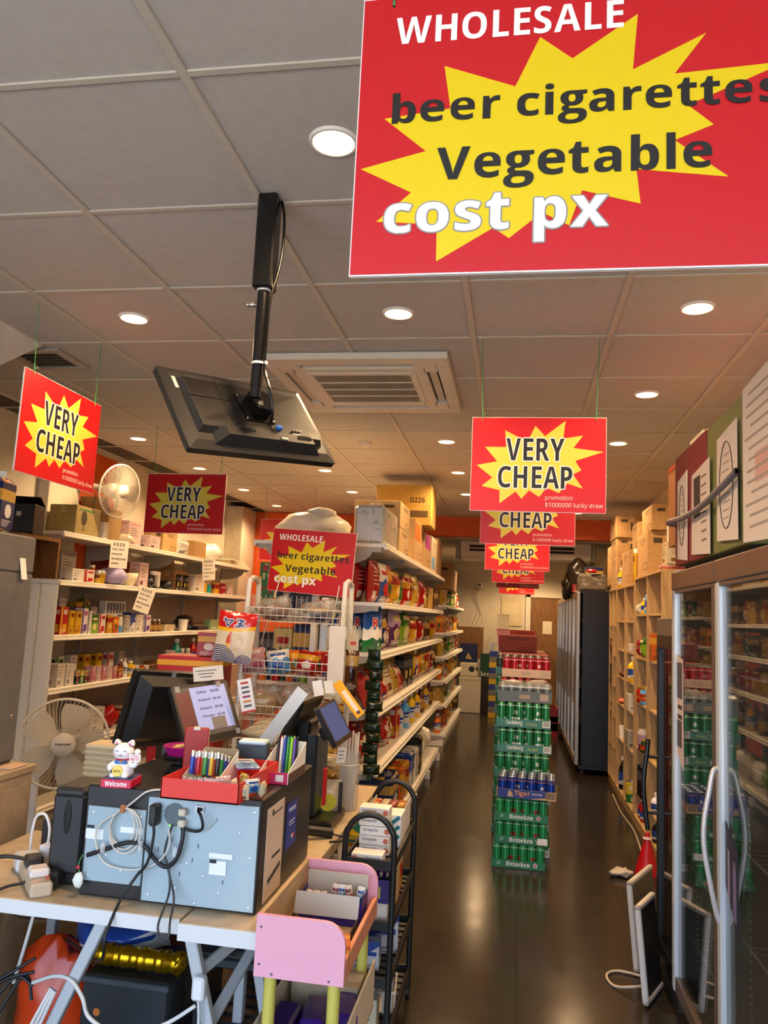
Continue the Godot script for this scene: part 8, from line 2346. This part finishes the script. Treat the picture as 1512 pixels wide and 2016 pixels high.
	part("handle", S().tube(curve([0.655, 1.06, -4.03, 0.65, 1.0, -4.03, 0.635, 0.86, -4.03, 0.645, 0.72, -4.03, 0.655, 0.64, -4.03], 6), 0.0115, 10).rod(Vector3(0.648, 0.98, -4.03), Vector3(0.705, 0.98, -4.03), 0.008, 8).rod(Vector3(0.65, 0.72, -4.03), Vector3(0.705, 0.72, -4.03), 0.008, 8), bk, t)
	for r in 4:
		var y := 0.16 + 0.33 * r
		part("wire_shelf", S().slab(0.77, y, -4.02, 1.25, y + 0.006, -3.69), silver, t)
		for n in 2:
			var c: String = ["green", "sky", "lime", "cream", "brown"][(n + r * 2) % 5]
			article("bottle", c, 0.075, 0.23, 0.075, Vector3(0.84, y + 0.007, -3.94 + 0.16 * n), 0.0, "%s bottle, %s from the far side on the black fridge's %s shelf" % [colour(c), nth(n), nth(3 - r)], "drink", "drinks in the glass fridges")
	build_fridge_top()
	# folded white frames leaning in front of the black fridge
	var wm := mat(C("bdb6ae"), 0.4)
	for k in 2:
		var f := thing("leaning_screen", ["white rimmed dark screen leaning past the black fridge, farther one", "white rimmed dark screen leaning by the black fridge, nearer one"][k], "screen", Vector3([0.6, 0.59][k], 0.0, [-3.98, -3.66][k]), 1.13)
		f.rotation.x = -0.1
		var w: float = [0.36, 0.24][k]
		part("rim", S().slab(0, 0.012, -0.014, 0.022, 0.405, 0.012, 0.005).slab(0, 0.383, -0.014, w, 0.405, 0.012, 0.005).slab(0, 0.012, -0.014, w, 0.034, 0.012, 0.005), wm, f)
		part("screen_face", S().slab(0.02, 0.03, -0.008, w, 0.385, 0.006), mat(C("2e2824"), 0.3), f)
	var rc := thing("red_cone", "small red cone-shaped bag at the foot of the wooden shelf", "bag", Vector3(0.9, 0, -5.55))
	part("cone", S().lathe(P([0, 0, 0.08, 0, 0.075, 0.03, 0.025, 0.2, 0.012, 0.26, 0, 0.265]), 16), mat(C("b8101a"), 0.35), rc)
	part("tip_band", S().put(Transform3D(Basis.IDENTITY, Vector3(0, 0.19, 0))).lathe(P([0.03, 0.03, 0.022, 0.045]), 16), mat(C("d8c2c0"), 0.5), rc)
	var cp := thing("crumpled_paper", "crumpled striped paper scrap on the floor by the wooden shelf", "litter", Vector3(0.72, 0.0, -5.45), 0.4)
	part("scrap", S().lump(Vector3(0, 0.025, 0), Vector3(0.075, 0.024, 0.055), rng, 0.35), mat(C("b9ada4"), 0.7), cp)
	var lc := thing("floor_cable", "white cable loop on the floor before the folded panels", "cable", Vector3(0.56, 0.0, -3.93))
	part("cable", S().tube(curve([0.1, 0.02, 0.06, 0.0, 0.03, 0.14, -0.08, 0.008, 0.1, -0.1, 0.008, 0.0, -0.04, 0.008, -0.06, 0.09, 0.01, -0.02], 7), 0.006, 8), mat(C("b4a692"), 0.5), lc)
	var fc := thing("floor_cable", "thin pale cable running along the wooden shelf's plinth", "cable", Vector3.ZERO)
	part("cable", S().tube(curve([0.965, 0.008, -7.9, 0.95, 0.008, -7.2, 0.97, 0.008, -6.6, 0.93, 0.008, -5.9, 0.9, 0.008, -5.4], 7), 0.007, 8), mat(C("b0a08a"), 0.5), fc)
	for k in 3:
		var m := part("floor_mat", S().slab(-0.05, 0, -0.05, 0.05, 0.006, 0.05), mat(C("15120f"), 0.8))
		tag(m, "black rubber mat strip by the folded panels, %s from the shopfront" % nth(k), "mat", "rubber mat strips")
		m.position = Vector3(0.68, 0, -3.35 - 0.12 * k)

func build_fridge_top() -> void:
	var paper := mat(C("d0c4ba"), 0.75)
	var dark := mat(C("3a302c"), 0.75)
	var t := thing("display_carton", "large red, olive and brown carton strapped on the fridges' top", "carton", Vector3.ZERO)
	part("body", S().slab(0.71, 1.872, -3.62, 1.2, 2.36, -2.56, 0.004), mat(C("6e7240"), 0.6), t)
	part("red_end", S().slab(0.705, 1.873, -3.63, 1.19, 2.361, -3.05, 0.004), mat(C("7c1e26"), 0.55), t)
	part("feet", S().slab(0.74, 1.846, -3.6, 1.18, 1.872, -2.6), mat(C("1c1614"), 0.7), t)
	var s1 := thing("paper_notice", "white sheet with a printed oval, first on the strapped carton", "notice", Vector3(0.700, 1.88, -3.46), -PI / 2, "sheets on the strapped carton")
	var s2 := thing("paper_notice", "white sheet with a dark square, second on the strapped carton", "notice", Vector3(0.698, 1.875, -3.12), -PI / 2, "sheets on the strapped carton")
	var s3 := thing("paper_notice", "white sheet with a large printed oval, third on the strapped carton", "notice", Vector3(0.698, 1.89, -2.74), -PI / 2, "sheets on the strapped carton")
	var s4 := thing("paper_notice", "close white price list sheet curled over the nearest fridge", "notice", Vector3(0.690, 1.85, -2.32), -PI / 2, "sheets on the strapped carton")
	for q in [[s1, 0.2, 0.38], [s2, 0.3, 0.36], [s3, 0.26, 0.4], [s4, 0.4, 0.52]]:
		part("sheet", S().plate(P([-q[1] / 2, 0.02, q[1] / 2, 0.0, q[1] / 2, q[2], -q[1] / 2 + 0.01, q[2] - 0.02]), -0.001, 0.001), paper, q[0])
	for s in [[s1, 0.0, 0.2, 0.05, 0.13], [s3, 0.0, 0.2, 0.085, 0.15]]:
		var ring := PackedVector3Array()
		for k in 28:
			ring.append(Vector3(s[1] + cos(TAU * k / 28) * s[3], s[2] + sin(TAU * k / 28) * s[4], 0.0016))
		part("printed_oval", S().tube(ring, 0.0022, 5, true), dark, s[0])
		for k in 9:
			part("printed_row", S().box(Vector3(s[1] + 0.008 * (k % 3 - 1), s[2] - s[4] * 0.75 + s[4] * 0.18 * k, 0.0014), Vector3(s[3] * (1.2 - 0.1 * absf(k - 4)), 0.004, 0.0006)), mat(C("8a8078"), 0.75), s[0])
	part("dark_square", S().box(Vector3(-0.05, 0.24, 0.0014), Vector3(0.11, 0.16, 0.0006)), dark, s2)
	for k in 8:
		part("printed_row", S().box(Vector3(0.06, 0.06 + 0.035 * k, 0.0014), Vector3(0.08, 0.007, 0.0006)), mat(C("6a625c"), 0.75), s2)
	for k in 13:
		part("printed_row", S().box(Vector3(0.02 * (k % 2), 0.06 + 0.034 * k, 0.0014), Vector3(0.26 + 0.04 * (k % 3), 0.008, 0.0006)), mat(C("9a9088"), 0.75), s4)
	part("red_patch", S().box(Vector3(0.03, 0.23, 0.0012), Vector3(0.2, 0.09, 0.0004)), mat(C("c89a90"), 0.75), s4)
	var st := thing("grey_strap", "grey tube strap slung across the carton's sheets", "strap", Vector3.ZERO)
	part("strap", S().tube(curve([0.95, 2.06, -3.66, 0.74, 2.065, -3.67, 0.67, 2.065, -3.6, 0.672, 2.05, -3.3, 0.672, 2.05, -3.0, 0.672, 2.075, -2.7, 0.68, 2.1, -2.55], 7), 0.012, 10), mat(C("6e6a70"), 0.45), st)
	var b2 := thing("orange_carton", "orange topped carton behind the strapped carton", "carton", Vector3(1.1, 1.846, -4.0))
	b2.position = Vector3(0.9, 1.995, -3.85)
	part("body", S().box(Vector3(0, 0.19, 0), Vector3(0.3, 0.38, 0.36), 0.003), mat(C("c7854e"), 0.6), b2)
	part("orange_top", S().box(Vector3(0, 0.385, 0), Vector3(0.302, 0.03, 0.362), 0.003), mat(C("cf5214"), 0.5), b2)
	var tb := thing("tissue_box", "white floral tissue box behind the strapped carton", "box", Vector3(0.9, 2.396, -3.8))
	part("body", S().box(Vector3(0, 0.06, 0), Vector3(0.14, 0.12, 0.24), 0.008), print_mat(C("e2dfd2"), C("c9cda8"), C("8a9060"), 4, 0.5), tb)
	part("slot", S().box(Vector3(0, 0.121, 0), Vector3(0.04, 0.002, 0.12)), mat(C("b9b4a2"), 0.7), tb)
	carton("brown carton holding up the orange topped one on the black fridge", Vector3(0.3, 0.348, 0.3), Vector3(1.08, 1.646, -3.82), 0.0, "a27a48", false)

# ---------------------------------------------------------------- coolers and the rear room
func build_rear() -> void:
	rng.seed = 23
	var bk := mat(C("0f1114"), 0.35)
	var al := mat(C("a9a396"), 0.3, 0.8)
	var glass := clear(C("b8bcb4"), 0.2, 0.03)
	for k in 2:
		var z0: float = [-8.8, -10.75][k]
		var z1: float = z0 - 1.9
		var t := thing("dark_cooler", ["tall dark cooler with a black side panel and alloy doors", "farther tall cooler with alloy framed doors"][k], "cooler", Vector3.ZERO)
		part("side_panel", S().slab(0.74, 0.08, z0 - 0.03, 1.33, 1.955, z0, 0.004), bk, t)
		part("side_panel", S().slab(0.74, 0.08, z1, 1.33, 1.955, z1 + 0.03, 0.004), bk, t)
		part("top_panel", S().slab(0.72, 1.93, z1, 1.33, 1.965, z0, 0.004), bk, t)
		part("back_panel", S().slab(1.3, 0.08, z1, 1.33, 1.93, z0), mat(C("8a867c"), 0.5), t)
		part("floor_panel", S().slab(0.72, 0.06, z1, 1.33, 0.1, z0), bk, t)
		for j in 3:
			var za := z0 - 0.63 * j
			var zb := za - 0.63
			var d := part("door", S().slab(0.675, 0.1, za - 0.06, 0.715, 1.945, za - 0.003, 0.004).slab(0.675, 0.1, zb + 0.003, 0.715, 1.945, zb + 0.05, 0.004).slab(0.675, 0.1, za - 0.06, 0.715, 0.17, zb + 0.05, 0.004).slab(0.675, 1.88, za - 0.06, 0.715, 1.945, zb + 0.05, 0.004), al, t)
			part("pane", S().slab(0.69, 0.17, za - 0.06, 0.696, 1.88, zb + 0.05), glass, d)
			part("handle", S().rod(Vector3(0.655, 0.75, za - 0.05), Vector3(0.655, 1.25, za - 0.05), 0.009, 8).rod(Vector3(0.655, 0.78, za - 0.05), Vector3(0.68, 0.78, za - 0.05), 0.006, 6).rod(Vector3(0.655, 1.22, za - 0.05), Vector3(0.68, 1.22, za - 0.05), 0.006, 6), al, d)
		for r in 4:
			part("inner_shelf", S().slab(0.76, 0.5 + 0.38 * r, z1 + 0.03, 1.28, 0.51 + 0.38 * r, z0 - 0.03), al, t)
		for x in [0.76, 1.28]:
			for z in [z0 - 0.08, z1 + 0.08]:
				part("foot", S().put(Transform3D(Basis.IDENTITY, Vector3(x, 0, z))).lathe(P([0, 0, 0.03, 0, 0.022, 0.062]), 10), mat(C("2a2826"), 0.5), t)
	# goods on the coolers
	var wr := thing("wrapped_stack", "grey stack of cans in shiny plastic wrap on the dark cooler", "pack", Vector3(0.85, 1.966, -9.05))
	part("wrap", S().box(Vector3(0, 0.09, 0), Vector3(0.3, 0.18, 0.42), 0.02), print_mat(C("8b8478"), C("a8a296"), C("6a655c"), 4, 0.15), wr)
	part("fold", S().lump(Vector3(0.0, 0.185, 0.05), Vector3(0.12, 0.012, 0.16), rng, 0.3), mat(C("a39c90"), 0.15), wr)
	article("lump", "red", 0.12, 0.05, 0.12, Vector3(0.85, 2.165, -9.0), 0.0, "crumpled orange bag on the wrapped stack", "bag", "", "orange_pouch")
	var bb := thing("black_bag", "dark draped plastic sack on the cooler row", "bag", Vector3(0.76, 1.966, -9.85))
	part("sack", S().lump(Vector3(0, 0.2, 0), Vector3(0.15, 0.22, 0.2), rng, 0.12, 18, 12), mat(C("2c241c"), 0.25), bb)
	part("drape", S().lump(Vector3(-0.125, 0.06, 0.02), Vector3(0.06, 0.14, 0.12), rng, 0.2), mat(C("2c241c"), 0.25), bb)
	article("box", "navy", 0.2, 0.3, 0.2, Vector3(0.92, 1.966, -9.48), 0.0, "dark blue box behind the wrapped stack", "box", "", "blue_box")
	article("box", "crimson", 0.16, 0.1, 0.14, Vector3(0.76, 1.966, -9.65), 0.0, "small dark red box beside the dark blue one", "box", "", "red_box")
	# ceiling hung air conditioner past the beam
	var a := thing("air_conditioner", "long white air conditioner hung under the low rear ceiling", "air conditioner", Vector3(0.12, 2.36, -10.45))
	var wm := mat(C("cfc6b2"), 0.4)
	part("body", S().slab(-0.85, 0.02, -0.3, 0.85, 0.26, 0.24, 0.02), wm, a)
	part("outlet", S().slab(-0.72, 0.12, 0.24, 0.62, 0.2, 0.246), mat(C("14110e"), 0.7), a)
	part("vane", S().slab(-0.72, 0.15, 0.244, 0.62, 0.165, 0.256, 0.002), wm, a)
	part("end_cap", S().slab(0.84, 0.015, -0.3, 0.9, 0.262, 0.25, 0.01), mat(C("8d8574"), 0.5), a)
	part("end_cap", S().slab(-0.9, 0.015, -0.3, -0.84, 0.262, 0.25, 0.01), mat(C("8d8574"), 0.5), a)
	# rear wall: door, boards, dado
	var dr := structure("door_1", S().slab(0.29, 0.0, BACK + 0.002, 1.1, 2.02, BACK + 0.04, 0.003), wood(C("7a4e1c"), C("65400f"), 1))
	part("frame", S().slab(0.2, 0.0, BACK, 0.285, 2.1, BACK + 0.06, 0.003).slab(0.2, 2.02, BACK, 1.2, 2.1, BACK + 0.06, 0.003), mat(C("d2ccba"), 0.5), dr)
	part("paper", S().box(Vector3(0.58, 1.5, BACK + 0.043), Vector3(0.16, 0.22, 0.002)), mat(C("cfc6b0"), 0.8), dr)
	part("handle", S().rod(Vector3(0.36, 1.0, BACK + 0.04), Vector3(0.36, 1.0, BACK + 0.09), 0.012, 8), al, dr)
	var wb := thing("wooden_board", "square brown wooden panel on the cream back wall", "panel", Vector3(-0.76, 1.18, BACK + 0.012))
	part("panel", S().box(Vector3.ZERO, Vector3(0.46, 0.54, 0.02), 0.002), wood(C("8a5a22"), C("784c18"), 1), wb)
	part("switch", S().box(Vector3(0.06, -0.09, 0.014), Vector3(0.04, 0.03, 0.01), 0.002), mat(C("dcd6c8"), 0.5), wb)
	var cam := thing("wall_camera", "small white camera with loose wires on the back wall", "camera", Vector3(-0.62, 2.2, BACK))
	part("body", S().box(Vector3(0, 0, 0.06), Vector3(0.1, 0.09, 0.12), 0.01), mat(C("d9d2c4"), 0.4), cam)
	part("lens", S().put(Transform3D(Basis(Vector3.RIGHT, PI / 2), Vector3(0, 0, 0.12))).lathe(P([0.025, 0, 0.025, 0.01, 0, 0.01]), 12), mat(C("1a1816"), 0.3), cam)
	for k in 3:
		part("wire", S().tube(curve([0, -0.04, 0.01, -0.06 - 0.04 * k, -0.2, 0.01, -0.02 + 0.04 * k, -0.4 - 0.1 * k, 0.01, -0.12, -0.7 - 0.12 * k, 0.01], 6), 0.003, 5), mat(C("a89c86"), 0.6), cam)
	# white cabinet, blue bin, drinks box, pink bins
	var wc := thing("white_cabinet", "white dispenser cabinet standing at the end of the snack aisle", "cabinet", Vector3(-0.72, 0, BACK + 0.3))
	part("body", S().box(Vector3(0, 0.3, 0), Vector3(0.38, 0.6, 0.4), 0.01), mat(C("cfc4ac"), 0.45), wc)
	part("upper", S().box(Vector3(-0.03, 0.72, -0.05), Vector3(0.32, 0.24, 0.28), 0.02), mat(C("d2c7b0"), 0.45), wc)
	part("dial", S().put(Transform3D(Basis(Vector3.RIGHT, PI / 2), Vector3(0.02, 0.73, 0.09))).lathe(P([0.05, 0, 0.05, 0.006, 0, 0.006]), 18), mat(C("15130f"), 0.5), wc)
	part("slot", S().box(Vector3(0.11, 0.74, 0.092), Vector3(0.03, 0.06, 0.004)), mat(C("15130f"), 0.5), wc)
	part("seam", S().box(Vector3(0, 0.55, 0.201), Vector3(0.36, 0.006, 0.002)), mat(C("8a806c"), 0.6), wc)
	var bn := thing("blue_crate", "dark blue crate hung above the white cabinet", "crate", Vector3(-0.77, 0.842, BACK + 0.2))
	part("body", S().box(Vector3(0, 0.16, 0), Vector3(0.3, 0.31, 0.26), 0.01), mat(C("141d52"), 0.5), bn)
	part("print", S().plate(P([-0.05, 0.06, 0.07, 0.05, 0.0, 0.17]), 0.131, 0.132), mat(C("b8a05a"), 0.5), bn)
	var gb := thing("green_carton", "dark green drinks carton beside the dark blue crate", "carton", Vector3(-0.45, 0.6, BACK + 0.2))
	part("body", S().box(Vector3(0, 0.2, 0), Vector3(0.22, 0.4, 0.26), 0.003), mat(C("14401e"), 0.5), gb)
	part("lettering", letters("ken", -0.1, 0.02, 0.06, 0.1, 0.1306, true, 0.0, "Droid Serif"), mat(C("d9ddd0"), 0.5), gb)
	var pd := thing("dark_pedestal", "dark cabinet under the green drinks carton", "cabinet", Vector3(-0.44, 0, BACK + 0.22))
	part("body", S().box(Vector3(0, 0.3, 0), Vector3(0.16, 0.6, 0.3), 0.004), mat(C("2a2019"), 0.6), pd)
	part("door", S().box(Vector3(0, 0.3, 0.152), Vector3(0.15, 0.56, 0.006), 0.002), mat(C("30251c"), 0.6), pd)
	for k in 12:
		var c := part("sample_box", S().box(Vector3(0, 0.045, 0), Vector3(0.15, 0.088, 0.18), 0.004), mat(C(["c2a01e", "6d6a66", "24387e"][k % 3]), 0.5))
		tag(c, "%s box, %s from the floor in the striped stack by the aisle" % [["yellow", "grey", "blue"][k % 3], nth(k)], "box", "striped stack of boxes")
		c.position = Vector3(-0.31, 0.09 * k, -13.2)
	var st := thing("storage_rack", "grey metal rack behind the far beer stacks", "rack", Vector3(-0.05, 0, -13.5))
	for x in [-0.3, 0.3]:
		for z in [-0.15, 0.15]:
			part("post", S().box(Vector3(x, 0.6, z), Vector3(0.03, 1.2, 0.03), 0.002), al, st)
	for y in [0.25, 0.7, 1.18]:
		part("shelf", S().slab(-0.32, y, -0.17, 0.32, y + 0.02, 0.17, 0.002), al, st)
	for k in 2:
		var b := thing("storage_bin", ["pink plastic bin on the rear rack", "clear plastic bin on top of the pink one"][k], "bin", Vector3(-0.18, 1.2 + 0.25 * k, -13.45))
		var m: Material = mat(C("c27a86"), 0.4) if k == 0 else mat(C("c9bda0"), 0.35)
		part("body", taper_up(0.16, 0.14, 0.2, 0.18, 0.23), m, b)
		part("lid", S().box(Vector3(0, 0.238, 0), Vector3(0.22, 0.018, 0.2), 0.004), mat(C("a85a6a"), 0.4) if k == 0 else m, b)
	carton("dark red carton on the rear rack beside the pink bin", Vector3(0.42, 0.24, 0.3), Vector3(0.14, 1.2, -13.45), 0.0, "7e1a10", true)
	# lit doorway panel: cream board above the door side
	var nb := thing("notice_board", "pale blank notice board on the cream back wall", "board", Vector3(-0.05, 1.75, BACK + 0.012))
	part("board", S().box(Vector3.ZERO, Vector3(0.36, 0.5, 0.016), 0.003), mat(C("cfc09a"), 0.7), nb)
	part("sheet", S().box(Vector3(0.0, 0.0, 0.009), Vector3(0.24, 0.34, 0.001)), mat(C("d6c9a6"), 0.8), nb)

func taper_up(w0: float, d0: float, w1: float, d1: float, h: float) -> Shape:
	var s := S()
	s.t = Transform3D(Basis(Vector3.RIGHT, -PI / 2), Vector3.ZERO)
	var f := taper(w0, d0, w1, d1, 0.0, h)
	for i in f.v.size():
		s.vert(f.v[i], f.n[i], f.u[i])
	s.ix.append_array(f.ix)
	return s
